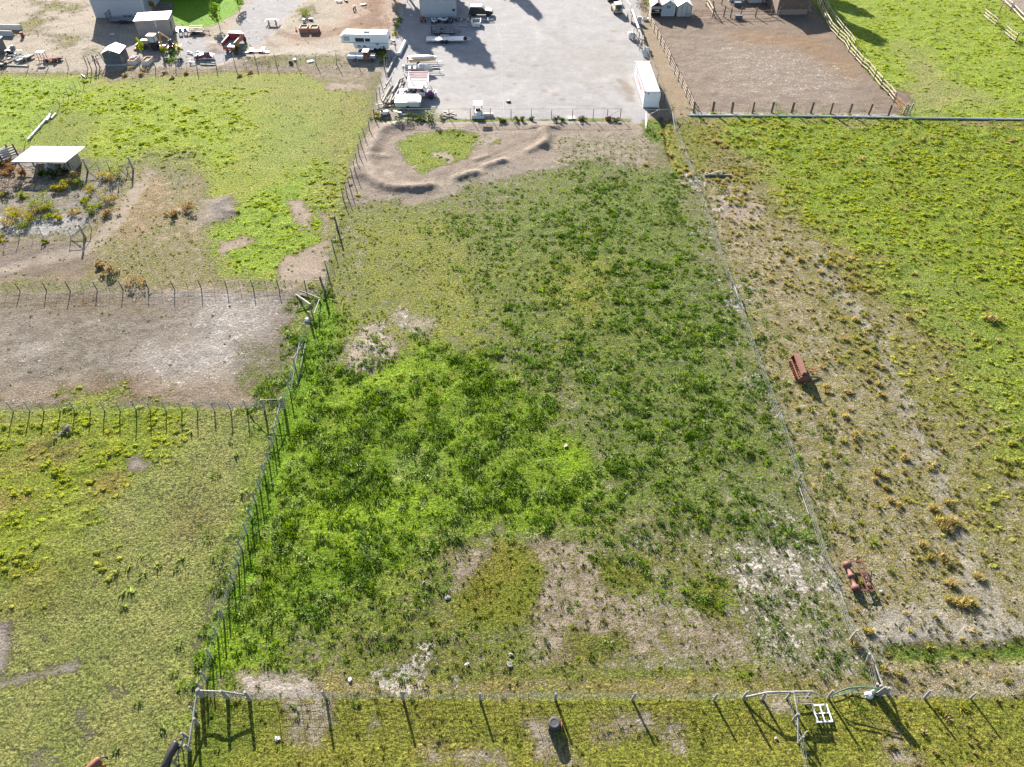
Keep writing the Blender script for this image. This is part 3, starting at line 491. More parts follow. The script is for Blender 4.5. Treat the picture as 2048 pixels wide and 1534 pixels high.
# ---------------------------------------------------------------- mesh builder
class MB:
    def __init__(s): s.v = []; s.f = []; s.sm = []
    def add(s, vs, fs, smooth=False):
        o = len(s.v); s.v += [tuple(v) for v in vs]; s.f += [tuple(i + o for i in f) for f in fs]; s.sm += [smooth] * len(fs); return s
    def box(s, x0, x1, y0, y1, z0, z1, M=None, top=1.0, topy=None):
        topy = top if topy is None else topy
        mx, my = (x0 + x1) / 2, (y0 + y1) / 2; v = []
        for z, k, ky in ((z0, 1, 1), (z1, top, topy)):
            for x, y in ((x0, y0), (x1, y0), (x1, y1), (x0, y1)): v.append(Vector((mx + (x - mx) * k, my + (y - my) * ky, z)))
        if M: v = [M @ p for p in v]
        return s.add(v, [(0, 3, 2, 1), (4, 5, 6, 7), (0, 1, 5, 4), (1, 2, 6, 5), (2, 3, 7, 6), (3, 0, 4, 7)])
    def tube(s, pts, r, n=6, r1=None, smooth=True):
        pts = [Vector(p) for p in pts]; k = len(pts); rings = []
        for i, p in enumerate(pts):
            d = (pts[min(i + 1, k - 1)] - pts[max(i - 1, 0)]).normalized()
            a = d.orthogonal().normalized() if abs(d.z) > .9 else d.cross(Vector((0, 0, 1))).normalized(); b = d.cross(a)
            rr = r if r1 is None else r + (r1 - r) * i / (k - 1)
            if isinstance(r, (list, tuple)): rr = r[i]
            rings.append([p + (a * math.cos(2 * math.pi * j / n + .4) + b * math.sin(2 * math.pi * j / n + .4)) * rr for j in range(n)])
        v = [q for ring in rings for q in ring]; f = []
        for i in range(k - 1):
            for j in range(n): f.append((i * n + j, i * n + (j + 1) % n, (i + 1) * n + (j + 1) % n, (i + 1) * n + j))
        s.add(v, f, smooth)
        s.add(rings[0], [tuple(range(n - 1, -1, -1))]); s.add(rings[-1], [tuple(range(n))]); return s
    def bar(s, p0, p1, w, h=None, up=(0, 0, 1)):
        """square section bar"""
        h = h or w; p0, p1 = Vector(p0), Vector(p1); d = (p1 - p0).normalized(); u = Vector(up)
        if abs(d.dot(u)) > .95: u = Vector((0, 1, 0))
        a = d.cross(u).normalized() * w / 2; b = a.cross(d).normalized() * h / 2
        v = [p + q for p in (p0, p1) for q in (-a - b, a - b, a + b, -a + b)]
        return s.add(v, [(3, 2, 1, 0), (4, 5, 6, 7), (0, 1, 5, 4), (1, 2, 6, 5), (2, 3, 7, 6), (3, 0, 4, 7)])
    def prism(s, prof, a0, a1, axis='y', inset=0):
        """prof: polygon (u, v) extruded along an axis; axis y: u=x v=z; axis x: u=y v=z; axis z: u=x v=y"""
        def pt(u, v, a): return {'y': (u, a, v), 'x': (a, u, v), 'z': (u, v, a)}[axis]
        n = len(prof); v = [pt(u, w, a0) for u, w in prof] + [pt(u, w, a1) for u, w in prof]
        return s.add(v, [tuple(range(n)), tuple(range(2 * n - 1, n - 1, -1))] + [(i, i + n, (i + 1) % n + n, (i + 1) % n) for i in range(n)])
    def quad(s, a, b, c, d): return s.add([a, b, c, d], [(0, 1, 2, 3)])
    def lathe(s, prof, c=(0, 0, 0), axis='z', n=14, smooth=True):
        """prof: (radius, height) turned round an axis"""
        v = []
        for r, h in prof:
            for j in range(n):
                t = 2 * math.pi * j / n; q = (r * math.cos(t), r * math.sin(t))
                v.append({'z': (c[0] + q[0], c[1] + q[1], c[2] + h), 'y': (c[0] + q[0], c[1] + h, c[2] + q[1]), 'x': (c[0] + h, c[1] + q[0], c[2] + q[1])}[axis])
        k = len(prof); f = []
        for i in range(k - 1):
            for j in range(n): f.append((i * n + j, i * n + (j + 1) % n, (i + 1) * n + (j + 1) % n, (i + 1) * n + j))
        s.add(v, f, smooth)
        if prof[0][0] > 1e-4: s.add(v[:n], [tuple(range(n))])
        if prof[-1][0] > 1e-4: s.add(v[-n:], [tuple(range(n))])
        return s
    def blob(s, c, rx, ry, rz, n=10, m=6, jit=0, seed=0):
        rd = random.Random(seed); v = []; f = []
        for i in range(m + 1):
            t = math.pi * i / m
            for j in range(n):
                a = 2 * math.pi * j / n; k = 1 + rd.uniform(-jit, jit)
                v.append((c[0] + rx * k * math.sin(t) * math.cos(a), c[1] + ry * k * math.sin(t) * math.sin(a), c[2] - rz * k * math.cos(t)))
        for i in range(m):
            for j in range(n): f.append((i * n + j, i * n + (j + 1) % n, (i + 1) * n + (j + 1) % n, (i + 1) * n + j))
        return s.add(v, f, jit == 0)
    def mesh(s, name, m):
        me = bpy.data.meshes.new(name); me.from_pydata(s.v, [], s.f)
        me.polygons.foreach_set('use_smooth', s.sm); me.materials.append(m); me.update()
        import bmesh
        bm = bmesh.new(); bm.from_mesh(me); bmesh.ops.recalc_face_normals(bm, faces=bm.faces); bm.to_mesh(me); bm.free()
        return me
def mat(name, c, rough=.7, metal=0, var=.18, scale=6, bump=0, dirt=None, dscale=1.5, dmin=.5, dmax=.62, trans=0, alpha=None, streak=None):
    if name in bpy.data.materials: return bpy.data.materials[name]
    m = bpy.data.materials.new(name); m.use_nodes = True; nt = m.node_tree; L = nt.links; b = nt.nodes['Principled BSDF']
    b.inputs['Roughness'].default_value = rough; b.inputs['Metallic'].default_value = metal
    tc = node(nt, 'ShaderNodeTexCoord'); n = node(nt, 'ShaderNodeTexNoise'); n.inputs['Scale'].default_value = scale; n.inputs['Detail'].default_value = 5; n.inputs['Roughness'].default_value = .65
    src = tc.outputs['Object']
    if streak:
        mp = node(nt, 'ShaderNodeMapping'); mp.inputs['Scale'].default_value = streak; L.new(src, mp.inputs['Vector']); src = mp.outputs[0]
    L.new(src, n.inputs['Vector'])
    mr = node(nt, 'ShaderNodeMapRange'); L.new(n.outputs['Fac'], mr.inputs[0]); mr.inputs[1].default_value = .3; mr.inputs[2].default_value = .7; mr.inputs[3].default_value = 1 - var; mr.inputs[4].default_value = 1 + var
    sc = node(nt, 'ShaderNodeVectorMath', operation='SCALE'); sc.inputs[0].default_value = c; L.new(mr.outputs[0], sc.inputs['Scale']); o = sc.outputs[0]
    if dirt:
        n2 = node(nt, 'ShaderNodeTexNoise'); n2.inputs['Scale'].default_value = dscale; n2.inputs['Detail'].default_value = 6; n2.inputs['Roughness'].default_value = .7; L.new(src, n2.inputs['Vector'])
        r2 = node(nt, 'ShaderNodeMapRange'); L.new(n2.outputs['Fac'], r2.inputs[0]); r2.inputs[1].default_value = dmin; r2.inputs[2].default_value = dmax
        mx = node(nt, 'ShaderNodeMix', data_type='RGBA'); L.new(r2.outputs[0], mx.inputs[0]); L.new(o, mx.inputs[6]); mx.inputs[7].default_value = (*dirt, 1); o = mx.outputs[2]
    L.new(o, b.inputs['Base Color'])
    if bump:
        bp = node(nt, 'ShaderNodeBump'); bp.inputs['Strength'].default_value = 1; bp.inputs['Distance'].default_value = bump; L.new(n.outputs['Fac'], bp.inputs['Height']); L.new(bp.outputs[0], b.inputs['Normal'])
    if alpha is not None: b.inputs['Alpha'].default_value = alpha
    return m
WOOD = mat('weathered_wood', (.30, .28, .25), .9, var=.35, scale=5, bump=.01, dirt=(.16, .13, .11), streak=(4, 4, .6))
WOODD = mat('dark_post_wood', (.10, .075, .06), .9, var=.4, scale=5, bump=.01)
WOODL = mat('pale_log_wood', (.33, .27, .20), .85, var=.25, scale=4, dirt=(.28, .22, .17), dmin=.52, dmax=.7)
WOODW = mat("bleached_wood", (.25, .24, .225), .85, var=.25, scale=5, dirt=(.15, .14, .13))
RUST = mat('rusty_steel', (.26, .085, .05), .85, .1, var=.35, scale=7, bump=.004, dirt=(.13, .05, .035))
RUSTL = mat('pale_rust_steel', (.36, .15, .10), .8, .1, var=.25, scale=5, dirt=(.22, .08, .05))
STEEL = mat('galvanised_steel', (.42, .43, .44), .5, .4, var=.12, scale=8)
STEELD = mat('dark_steel', (.07, .07, .075), .55, .3, var=.3, scale=8)
TPOST = mat('green_steel_stake', (.055, .06, .05), .7, .2, var=.4, scale=9)
WHITE = mat('white_paint', (.58, .58, .57), .5, var=.05, scale=3, dirt=(.34, .32, .29), dmin=.52, dmax=.72)
WHITER = mat('white_metal_roofing', (.72, .72, .71), .45, .1, var=.05, scale=2, dirt=(.5, .48, .46), dmin=.62, dmax=.85)
BLACK = mat('black_rubber', (.022, .022, .024), .85, var=.3, scale=12)
BLACKP = mat('black_paint', (.025, .026, .03), .35, var=.2, scale=6)
GLASS = mat('dark_window_glass', (.035, .045, .055), .08, .0, var=.2, scale=3)
GLASSL = mat('pale_window_glass', (.35, .42, .48), .1, .0, var=.2, scale=3)
GREYM = mat('grey_metal', (.30, .31, .32), .5, .2, var=.15, scale=4)
CONC = mat('concrete', (.42, .41, .39), .9, var=.2, scale=4, bump=.01)
REDP = mat('faded_red_paint', (.33, .045, .035), .5, var=.25, scale=4, dirt=(.2, .07, .05))
BLUEP = mat('dark_blue_paint', (.035, .075, .18), .45, var=.2, scale=4)
YELP = mat('tan_yellow_machine_paint', (.46, .27, .10), .6, var=.25, scale=5, dirt=(.28, .16, .08))
SIDING = mat('grey_blue_siding', (.36, .38, .42), .65, var=.06, scale=2)
RIMM = mat('steel_rim', (.55, .55, .56), .4, .5, var=.15, scale=9)

def link(o): col.objects.link(o); return o
def root(name, label, cat, loc, rz=0, group=None):
    o = link(bpy.data.objects.new(name, None)); o.location = loc; o.rotation_euler = (0, 0, rz); o.empty_display_size = .3
    o['label'] = label; o['category'] = cat
    if group: o['group'] = group
    return o
def part(name, mb, m, parent, label=None, loc=None, rot=None, kind=None):
    me = mb if isinstance(mb, bpy.types.Mesh) else mb.mesh(name, m)
    o = link(bpy.data.objects.new(name, me)); o.parent = parent
    if loc is not None: o.location = loc
    if rot is not None: o.rotation_euler = rot
    if label: o['label'] = label
    if kind: o['kind'] = kind
    return o
def single(name, mb, m, label, cat, loc, rz=0, group=None, rot=None):
    o = link(bpy.data.objects.new(name, mb.mesh(name, m))); o.location = loc; o.rotation_euler = rot or (0, 0, rz)
    o['label'] = label; o['category'] = cat
    if group: o['group'] = group
    return o
def copy_tree(o, parent=None):
    c = o.copy(); link(c); c.parent = parent
    for ch in list(o.children): copy_tree(ch, c)
    return c
def gpt(px, py, z=0.0):
    """ground point with height of relief"""
    x, y = P(px, py); return Vector((x, y, gh(x, y) + z))
def span(a, b):
    """direction angle and length between two photo ground points"""
    A, B = Vector(P(*a)), Vector(P(*b)); d = B - A; return math.atan2(d.y, d.x), d.length
_rd = random.Random(5)
def post_mesh(h, r, m, knots=True, seed=0, n=7):
    rd = random.Random(seed); k = 5
    pts = [(rd.uniform(-.02, .02) * (i > 0), rd.uniform(-.02, .02) * (i > 0), -.3 + (h + .3) * i / (k - 1)) for i in range(k)]
    return MB().tube(pts, [r * (1.1 - .05 * i) * rd.uniform(.9, 1.1) for i in range(k)], n=n).mesh('fence_post', m)
def stake_mesh(h): return MB().tube([(0, 0, -.2), (0, 0, h)], .022, n=3, smooth=False).mesh('stake', TPOST)
def fence(label, posts, h=1.35, r=.07, m=WOOD, stakes=(), sh=1.25, wires=(.3, .6, .9, 1.2), net=None, rails=(), rm=WOOD, rr=.05, lean=.05, big=(), bigh=1.7, bigr=.13, cat='fence', name='wire_fence', seed=1, wr=.008, box=False, group=None, path=None):
    rd = random.Random(seed); o0 = gpt(*posts[0]); root_ = root(name, label, cat, o0, 0, group)
    meshes = [post_mesh(h, r, m, seed=seed * 10 + i) for i in range(3)] if not box else [MB().box(-r, r, -r, r, -.3, h).mesh('fence_post', m)]
    bigm = post_mesh(bigh, bigr, m, seed=seed + 77)
    for i, p in enumerate(posts):
        q = gpt(*p) - o0
        me = bigm if i in big else meshes[i % len(meshes)]
        ob = part('fence_post', me, None, root_, loc=q, rot=(rd.uniform(-lean, lean), rd.uniform(-lean, lean), rd.uniform(0, 6)))
        ob.scale = (1, 1, rd.uniform(.9, 1.08) if not box else 1)
    if stakes:
        sm = stake_mesh(sh)
        for p in stakes: part('stake', sm, None, root_, loc=gpt(*p) - o0, rot=(rd.uniform(-.06, .06), rd.uniform(-.06, .06), rd.uniform(0, 3)))
    line = [gpt(*p) - o0 for p in (path or posts)]
    def strand(z, rad, sag=.03):
        pts = []
        for a, b in zip(line, line[1:]):
            k = max(2, int((b - a).length / 1.5))
            for i in range(k): t = i / k; pts.append(a.lerp(b, t) + Vector((0, 0, z - sag * 4 * t * (1 - t) + rd.uniform(-.015, .015))))
        pts.append(line[-1] + Vector((0, 0, z))); return pts
    for z in wires: part('wire', MB().tube(strand(z, wr), wr, n=3, smooth=False), STEEL, root_)
    if net:
        mb = MB(); step, z0, z1 = net
        for a, b in zip(line, line[1:]):
            k = max(1, int((b - a).length / step))
            for i in range(k):
                p = a.lerp(b, (i + .5) / k); mb.bar(p + Vector((0, 0, z0)), p + Vector((rd.uniform(-.02, .02), 0, z1)), .01)
        part('wire_mesh', mb, STEEL, root_, kind='stuff')
    for z in rails:
        for a, b in zip(line, line[1:]):
            d = (b - a).normalized() * .12; off = Vector((0, -r * .9, 0))
            part('rail', MB().tube([a - d + off + Vector((0, 0, z + rd.uniform(-.04, .04))), (a + b) / 2 + off + Vector((0, 0, z + rd.uniform(-.05, .03))), b + d + off + Vector((0, 0, z + rd.uniform(-.04, .04)))], rr * rd.uniform(.85, 1.15), n=7), rm, root_)
    return root_
def logbar(parent, a, za, b, zb, r, m=WOODW, name='brace', o0=None, bow=0):
    A = gpt(*a, za) - o0; B = gpt(*b, zb) - o0
    return part(name, MB().tube([A, (A + B) / 2 + Vector((0, 0, bow)), B], [r * .82, r * .75, r * .66], n=7), m, parent)
# ---------------------------------------------------------------- fences and gates
# west side fence of the main field, from the bottom corner up
FL = [(404.7,1393),(407,1380.7),(413.2,1359.3),(424.3,1317),(435.6,1272.9),(447.3,1235.6),(457.4,1196),(468.4,1164.7),(476.6,1128.4),(485.2,1101.7),(494.6,1068.8),(503.8,1039.9),(512.2,1007.1),(520.9,979.5),(529.8,951.9),(538,924.4),(547.2,892.8),(552.2,874.4),(558,845),(568.9,818),(579.9,784),(590.8,734.6),(604,699),(620.9,644)]
st = [((a[0]+b[0])/2, (a[1]+b[1])/2) for a, b in zip(FL[1:], FL[2:])]
f = fence('weathered post and wire fence along the west side of the weedy field', FL, h=1.45, r=.065, stakes=st, sh=1.3, wires=(.25,.5,.75,1.0,1.25), net=(.3,.1,1.0), big=(0, 19, 23), bigh=1.5, bigr=.12, m=WOODW, seed=2)
o0 = gpt(*FL[0])
logbar(f, (568,818), 1.2, (552,868), .9, .07, o0=o0)
logbar(f, (552,868), 1.0, (549,893), .3, .05, o0=o0)
logbar(f, (604,699), 1.1, (585,775), .3, .07, o0=o0, bow=.1); logbar(f, (606,694), .4, (590,734), 1.1, .05, o0=o0); logbar(f, (612,690), .2, (594,770), .15, .06, o0=o0)
f = fence('leaning dark post and wire fence running north from the log corner', [(626,633),(648,581),(655,545),(667,499),(675.6,460),(687,401),(694.8,394),(700.6,379),(705.9,359.5),(710.5,345.7),(714.5,329.5),(718.6,311),(722.8,292.5),(729.7,276.3),(739.4,262.4),(749.8,239.3)],
      h=1.7, r=.06, m=WOODD, wires=(.3,.7,1.1,1.4), net=(.5,.1,.9), stakes=[(661,522),(671,480),(681,430)], big=(1, 4), bigh=1.9, seed=3, lean=.08)
o0 = gpt(626,633)
for a, za, b, zb, r in (((640,600),.2,(600,585),.3,.12),((625,625),1.1,(592,590),.1,.13),((622,612),.15,(592,622),.1,.07),((648,578),1.2,(622,566),.5,.06),((655,560),.9,(646,600),.1,.09),((660,566),1.2,(655,590),.1,.08),((632,640),.9,(640,600),.2,.08)): logbar(f, a, za, b, zb, r, WOODW, o0=o0)
part('stone', MB().blob((0,0,.1), .35, .28, .22, jit=.15), WHITE, f, loc=gpt(615,642) - o0)
fence('leaning post and wire fence beside the log pile and gravel yard', [(749.8,239.3),(754.4,208.5),(760.3,196.6),(765.4,179.7),(772,152.5),(775.6,125.4),(782.6,120),(790.8,98.3),(797.7,69.5),(801,47.5),(808.6,28.8),(815,5),(819,-12)], h=1.9, r=.06, m=WOODD, wires=(.4,.8,1.2), lean=.12, seed=4)
f = fence('white braced log posts running down from the bottom west corner of the field', [(397.4,1449),(381,1501),(367,1552)], h=1.2, r=.1, m=WOODW, wires=(.3,.6), seed=44)
o0 = gpt(397.4,1449); logbar(f, (404,1397), 1.1, (382,1499), .5, .09, o0=o0); logbar(f, (378,1482), .9, (356,1530), .6, .09, o0=o0)
for k, (px, py) in enumerate(((392,1425),(378,1477),(354,1530))): part('fence_post', post_mesh(1.2, .085, WOODW, seed=60 + k), None, f, loc=gpt(px, py) - o0, rot=(.05, -.08, 0))
# cross fences of the western paddocks
F1 = [(-60,584),(-10,584),(40.3,582.8),(93.5,582),(141,581.7),(194.6,581),(246.4,580.4),(297.6,579.5),(349.7,579.5),(403,578),(454,578),(506.8,577),(558,577),(612,578)]
fence('wire fence crossing above the bare grey paddock, thin dark posts with stakes between', F1, h=1.3, r=.055, m=WOODD, stakes=[((a[0]+b[0])/2, (a[1]+b[1])/2) for a, b in zip(F1, F1[1:])], sh=1.15, wires=(.3,.6,.9,1.15), net=(.6,.1,.9), seed=5)
F2 = [(-35,824),(-5,824),(27,823.7),(59.8,822.6),(88.6,823),(121,822.6),(149.6,822.6),(181.3,822.6),(209,822.6),(240.9,822.8),(274,822.8),(301.8,823),(332.4,823),(363.9,822.6),(394.5,822),(428.7,822),(462,822),(494.4,821),(529,821),(568,818)]
f = fence('wire fence with close set posts crossing below the bare grey paddock', F2, h=1.35, r=.06, m=WOOD, wires=(.3,.6,.9,1.15), net=(.45,.1,1.0), seed=6, big=(18,), bigh=1.6, bigr=.1)
o0 = gpt(-35,824); logbar(f, (495,821), .2, (529,821), 1.45, .06, WOODW, o0=o0); logbar(f, (529,821), 1.45, (568,818), 1.35, .06, WOODW, o0=o0)
# weedy enclosure by the open shelter
f = fence('wire fence round the shrubby enclosure with log braced corner posts', [(-40,479),(39,478),(87.3,477),(142,475.5),(170.8,475.5),(183.8,458.5),(216,413),(237,376),(255,342.5),(266,340),(219,338),(199,340),(176,341)], h=1.3, r=.05, m=WOOD, stakes=[(12,478),(66.5,478),(110.8,478),(196,440),(206,428),(226,395),(246,360),(240,339)], sh=1.2, wires=(.3,.7,1.05), big=(4, 9, 12), bigh=2.0, bigr=.13, seed=7)
o0 = gpt(-40,479)
for a, za, b, zb in (((142,475.5),1.2,(170.8,475.5),1.1),((142,475.5),.2,(170.8,475.5),1.1),((170.8,475.5),1.2,(183.8,458.5),1.0),((145,478),.3,(184,458),1.2),((176,341),1.3,(199,340),1.1),((176,341),.2,(199,340),1.1),((266,340),1.3,(244,340),1.1),((244,340),.2,(266,340),1.3),((255,342.5),.2,(266,340),1.3)): logbar(f, a, za, b, zb, .05, WOODW, o0=o0)
for b in (4,): logbar(f, (170.8,475.5), .6, (168,508), .15, .06, WOODD, o0=o0)
# fence line of the north west corner
f = fence('leaning post and wire fence between the far northwest pasture and the green one', [(176,138),(169,167),(153,181.5),(137.4,195),(119.6,210.6),(103.6,231),(85.4,244.7),(67.3,262),(51.3,284)], h=1.5, r=.05, m=WOOD, wires=(.4,.8,1.2), stakes=[(161,174),(145,188),(128,203),(111,221),(94,238),(76,254)], seed=8, lean=.1)
FB = [(193,136),(280,136),(310.7,135),(351.7,133.6),(394,136),(433,133.6),(470,131),(513.4,130),(553,131),(593.8,131),(632.5,131),(674,131),(716,129),(770,140.6)]
fence('tall leaning post and wire fence along the back of the junk yard', FB, h=1.95, r=.07, m=WOOD, wires=(.4,.8,1.2,1.5), net=(.6,.1,1.0), stakes=[((a[0]+b[0])/2, (a[1]+b[1])/2) for a, b in zip(FB[1:], FB[2:])], sh=1.2, seed=9, lean=.1)
f = fence('wire fence along the junk row at the far west edge', [(-50,134),(10,134),(58,133),(97,136),(137,136),(176,137)], h=1.8, r=.06, m=WOOD, wires=(.4,.8,1.2), seed=10, lean=.12)
f = fence('pole gate corner of dark braced posts beside the dark garden shed', [(176,137),(184,142),(193,136),(200,134),(213,130)], h=2.3, r=.07, m=WOODD, wires=(), rails=(1.4,), rm=WOODD, rr=.04, seed=11, lean=.18)
o0 = gpt(176,137); logbar(f, (193,136), 2.2, (203,139), .2, .09, WOODD, o0=o0); logbar(f, (184,152), .2, (168,150), .9, .05, WOODW, o0=o0)
# south fence of the main field
FS = [(404.7,1394),(455,1397),(500,1400),(652.7,1399),(807,1400),(960,1400),(1111.2,1399.6),(1264.6,1399.6),(1427,1400),(1486,1397)]
f = fence('wire mesh fence along the bottom of the weedy field with a white log corner brace', FS, h=1.3, r=.085, m=WOODW, stakes=[(555,1402),(602,1402),(706,1402),(755,1402),(858,1401),(908,1401),(1013,1401),(1056,1402),(1167,1401),(1215,1401),(1318,1401),(1370,1401),(1457,1400)], sh=1.15, wires=(.15,.35,.55,.75,.95,1.15), net=(.16,.1,1.15), big=(0,1,2), bigh=1.35, bigr=.13, seed=12, wr=.007)
o0 = gpt(*FS[0]); logbar(f, (404,1394), 1.1, (455,1397), 1.15, .09, o0=o0); logbar(f, (455,1397), 1.15, (500,1400), .8, .09, o0=o0)
tape = mat('pink_ribbon', (.75, .12, .22), .6, var=.1)
for p, z in (((500,1400),1.3),((478,1399),1.15),((495,1402),.45)): part('ribbon', MB().box(-.09,.09,-.012,.012,-.06,.06), tape, f, loc=gpt(*p, z) - o0, rot=(.4,.3,_rd.uniform(0,3)))
f = fence('rough pole rail fence between the mesh fence and the green bowed gate', [(1486,1397),(1525,1398),(1573,1397),(1613,1397),(1656,1396)], h=1.3, r=.09, m=WOODW, wires=(.3,.6,.9), rails=(), seed=13, lean=.03)
o0 = gpt(1486,1397); logbar(f, (1486,1398), .2, (1525,1398), 1.15, .1, o0=o0); logbar(f, (1525,1398), 1.15, (1573,1397), 1.15, .1, o0=o0); logbar(f, (1573,1397), 1.15, (1613,1397), 1.2, .1, o0=o0); logbar(f, (1613,1397), 1.2, (1645,1397), .3, .07, o0=o0)
f = fence('pole fence running down out of the picture from the bottom gate', [(1573,1397),(1586,1441),(1597,1486),(1612,1560)], h=1.2, r=.08, m=WOODW, wires=(.3,.6), seed=14)
o0 = gpt(1573,1397); logbar(f, (1577,1397), 1.2, (1588,1441), 1.0, .1, o0=o0, bow=.05); logbar(f, (1588,1436), 1.05, (1594,1486), .3, .09, o0=o0); logbar(f, (1597,1470), .8, (1613,1520), .1, .05, o0=o0); logbar(f, (1597,1486), .2, (1605,1474), 1.1, .07, o0=o0)
# bowed green gate
GREENM = mat('green_gate_paint', (.05, .12, .08), .6, var=.2)
o0 = gpt(1662,1396); g = root('tube_gate', 'bowed green tube gate hanging at the bottom corner of the field', 'gate', o0)
E_ = gpt(1745,1392) - o0
def gp(t, z, b=0): return E_ * t + Vector((0, .25 * math.sin(t * 3.14) + b, z))
for z, za in ((1.2, .75), (1.05, .6)): part('gate_rail', MB().tube([gp(0, za), gp(.1, za + .2), gp(.35, z - .1), gp(.7, z), gp(1, z + .05)], .035, n=6), GREENM, g)
part('gate_rail', MB().tube([gp(0, .15), gp(.5, .1), gp(.9, .15)], .03, n=6), GREENM, g); part('gate_post', MB().tube([gp(.5, .1), gp(.55, 1.15)], .03), GREENM, g); part('gate_post', MB().tube([gp(0, .1), gp(0, .8)], .035), GREENM, g); part('gate_post', MB().tube([gp(1, .1), gp(1, 1.3)], .035), GREENM, g)
for z in (.3, .5, .75): part('wire', MB().tube([gp(0, z), gp(.5, z), gp(1, z)], .01, n=3), STEEL, g)
# east side fence
FR = [(1747,1388),(1733,1325),(1700.5,1280.7),(1643.4,1108),(1596.8,958.7),(1555.3,835.3),(1515.9,729.4),(1473.8,605),(1464,580.6),(1455.5,556),(1430,484.8),(1406.7,413.6),(1386,361),(1367.6,309),(1356,272),(1342.4,235.6)]
f = fence('sagging post and wire fence between the weedy field and the dry tussock strip', FR, h=1.15, r=.06, m=WOOD, stakes=[(1723,1290),(1685,1230),(1665,1180),(1620,1030),(1575,890),(1535,780),(1503,690),(1490,655),(1443,520),(1420,448),(1397,385),(1377,330)], sh=1.0, wires=(.2,.5,.8,1.0), net=(.35,.05,.75), big=(0, 1, 2), bigh=1.35, bigr=.1, seed=15, lean=.14)
o0 = gpt(1747,1388)
for a, za, b, zb, r in (((1700.5,1280.7),1.3,(1733,1325),1.1,.08),((1733,1325),1.1,(1755,1380),.9,.09),((1598,975),.1,(1617,1030),.1,.06),((1464,580),.9,(1474,612),.9,.07),((1342,236),1.2,(1350,262),.2,.09)): logbar(f, a, za, b, zb, r, WOODW, o0=o0)
for k, (px, py) in enumerate(((1744,1386),(1753,1390),(1760,1391))): part('fence_post', post_mesh(1.45, .12, WOODW, seed=30 + k), None, f, loc=gpt(px, py) - o0, rot=(.05, .12, 0))
part('stone', MB().blob((0,0,.08), .32, .25, .2, jit=.15), WHITE, f, loc=gpt(1736,1392) - o0)
fence('short wire fence with one grey post running east from the bottom corner', [(1760,1391),(1848,1396),(1940,1397),(2060,1396),(2200,1396)], h=1.2, r=.08, m=WOODW, wires=(.3,.6,.9), seed=16, lean=.06)
fence('wire fence behind the white shipping container', [(1342.4,235.6),(1328,205),(1313,165),(1297,122),(1284,92)], h=1.6, r=.06, m=WOODD, wires=(.3,.7,1.1,1.4), net=(.4,.1,1.4), seed=17, lean=.08)
# yard fence: rust posts and a top pipe
FY = [(749,238),(778,238),(818,238),(857,238),(899,238),(941,238),(981,238),(1022,238),(1062.5,238),(1103,238),(1144.6,238),(1186,238),(1214,238),(1240.5,237)]
f = fence('rusty pipe fence with top rail along the south edge of the gravel yard', FY, h=1.62, r=.055, m=RUST, wires=(.3,.6,.9,1.2), net=(.5,.05,.9), rails=(), seed=18, lean=.0, wr=.006)
o0 = gpt(749,238)
for a, b in zip(FY, FY[1:]): logbar(f, a, 1.62, b, 1.62, .035, GREYM, 'top_rail', o0)
logbar(f, (1240.5,237), 1.5, (1214,238), .2, .03, RUST, o0=o0)
def pipe_gate(label, a, b, h, m=GREYM, rails=(.2,.6,1.0,1.4), name='pipe_gate', rr=.03, diag=False):
    o = gpt(*a); E = gpt(*b) - o; g = root(name, label, 'gate', o)
    for z in rails: part('gate_rail', MB().tube([Vector((0,0,z)), E + Vector((0,0,z))], rr, n=6), m, g)
    for t in (0, .5, 1): part('gate_post', MB().tube([E * t + Vector((0,0,.1)), E * t + Vector((0,0,h))], rr * 1.2, n=6), m, g)
    if diag: part('brace', MB().tube([Vector((0,0,.2)), E * .5 + Vector((0,0,h))], rr, n=6), m, g)
    return g
pipe_gate('grey pipe gate in front of the container end', (1290,236), (1342,235), 1.35, rails=(1.3,), diag=True)
pipe_gate('open white pipe gate folded back over the weeds below the container', (1290,240), (1291.5,262), 1.4, WHITE, (.3,.7,1.1,1.4), rr=.035)
pipe_gate('short grey pipe panel between the container corner and the corral', (1343,234), (1378,231), 1.2, rails=(1.15,), rr=.03)
# corral
FC = [(1295,37),(1301.5,51),(1308,64.6),(1314.5,77),(1320.4,89.8),(1327.6,102.5),(1334.4,115),(1339.5,129),(1349,147.7),(1356.3,162),(1363.7,175),(1372.3,193.8),(1378.9,207),(1386.6,224.6)]
fence('corral fence of dark posts and pale rails beside the alley', FC, h=1.75, r=.09, m=WOODD, wires=(), rails=(.45,.95,1.45), rm=WOODL, rr=.045, seed=19, name='rail_fence', lean=.03)
FD = [(1386.6,224.6),(1425,224.6),(1463,225.6),(1504.6,225.6),(1543,225.6),(1583,225.6),(1621.5,226),(1659.8,228),(1697.8,229),(1737.6,229),(1776.5,232)]
fence('row of dark railway tie posts with wire along the bottom of the corral', FD, h=1.75, r=.13, m=WOODD, wires=(.5,1.1,1.5), seed=20, box=True, lean=.04, stakes=[(1440,227),(1496,227),(1550,228),(1612,228),(1676,231),(1728,232)], sh=1.2, name='post_fence')
FE = [(1632,2),(1640,20),(1650,43),(1660,60),(1675,76),(1689,90),(1697,104),(1709.7,118.5),(1722,132.5),(1735,144.4),(1747.6,159),(1760.5,175),(1776,190),(1787,204)]
fence('corral fence of pale lodgepole rails along the green pasture', FE, h=1.7, r=.1, m=WOODD, wires=(), rails=(.4,.95,1.5), rm=WOODL, rr=.085, seed=21, name='rail_fence', lean=.04)
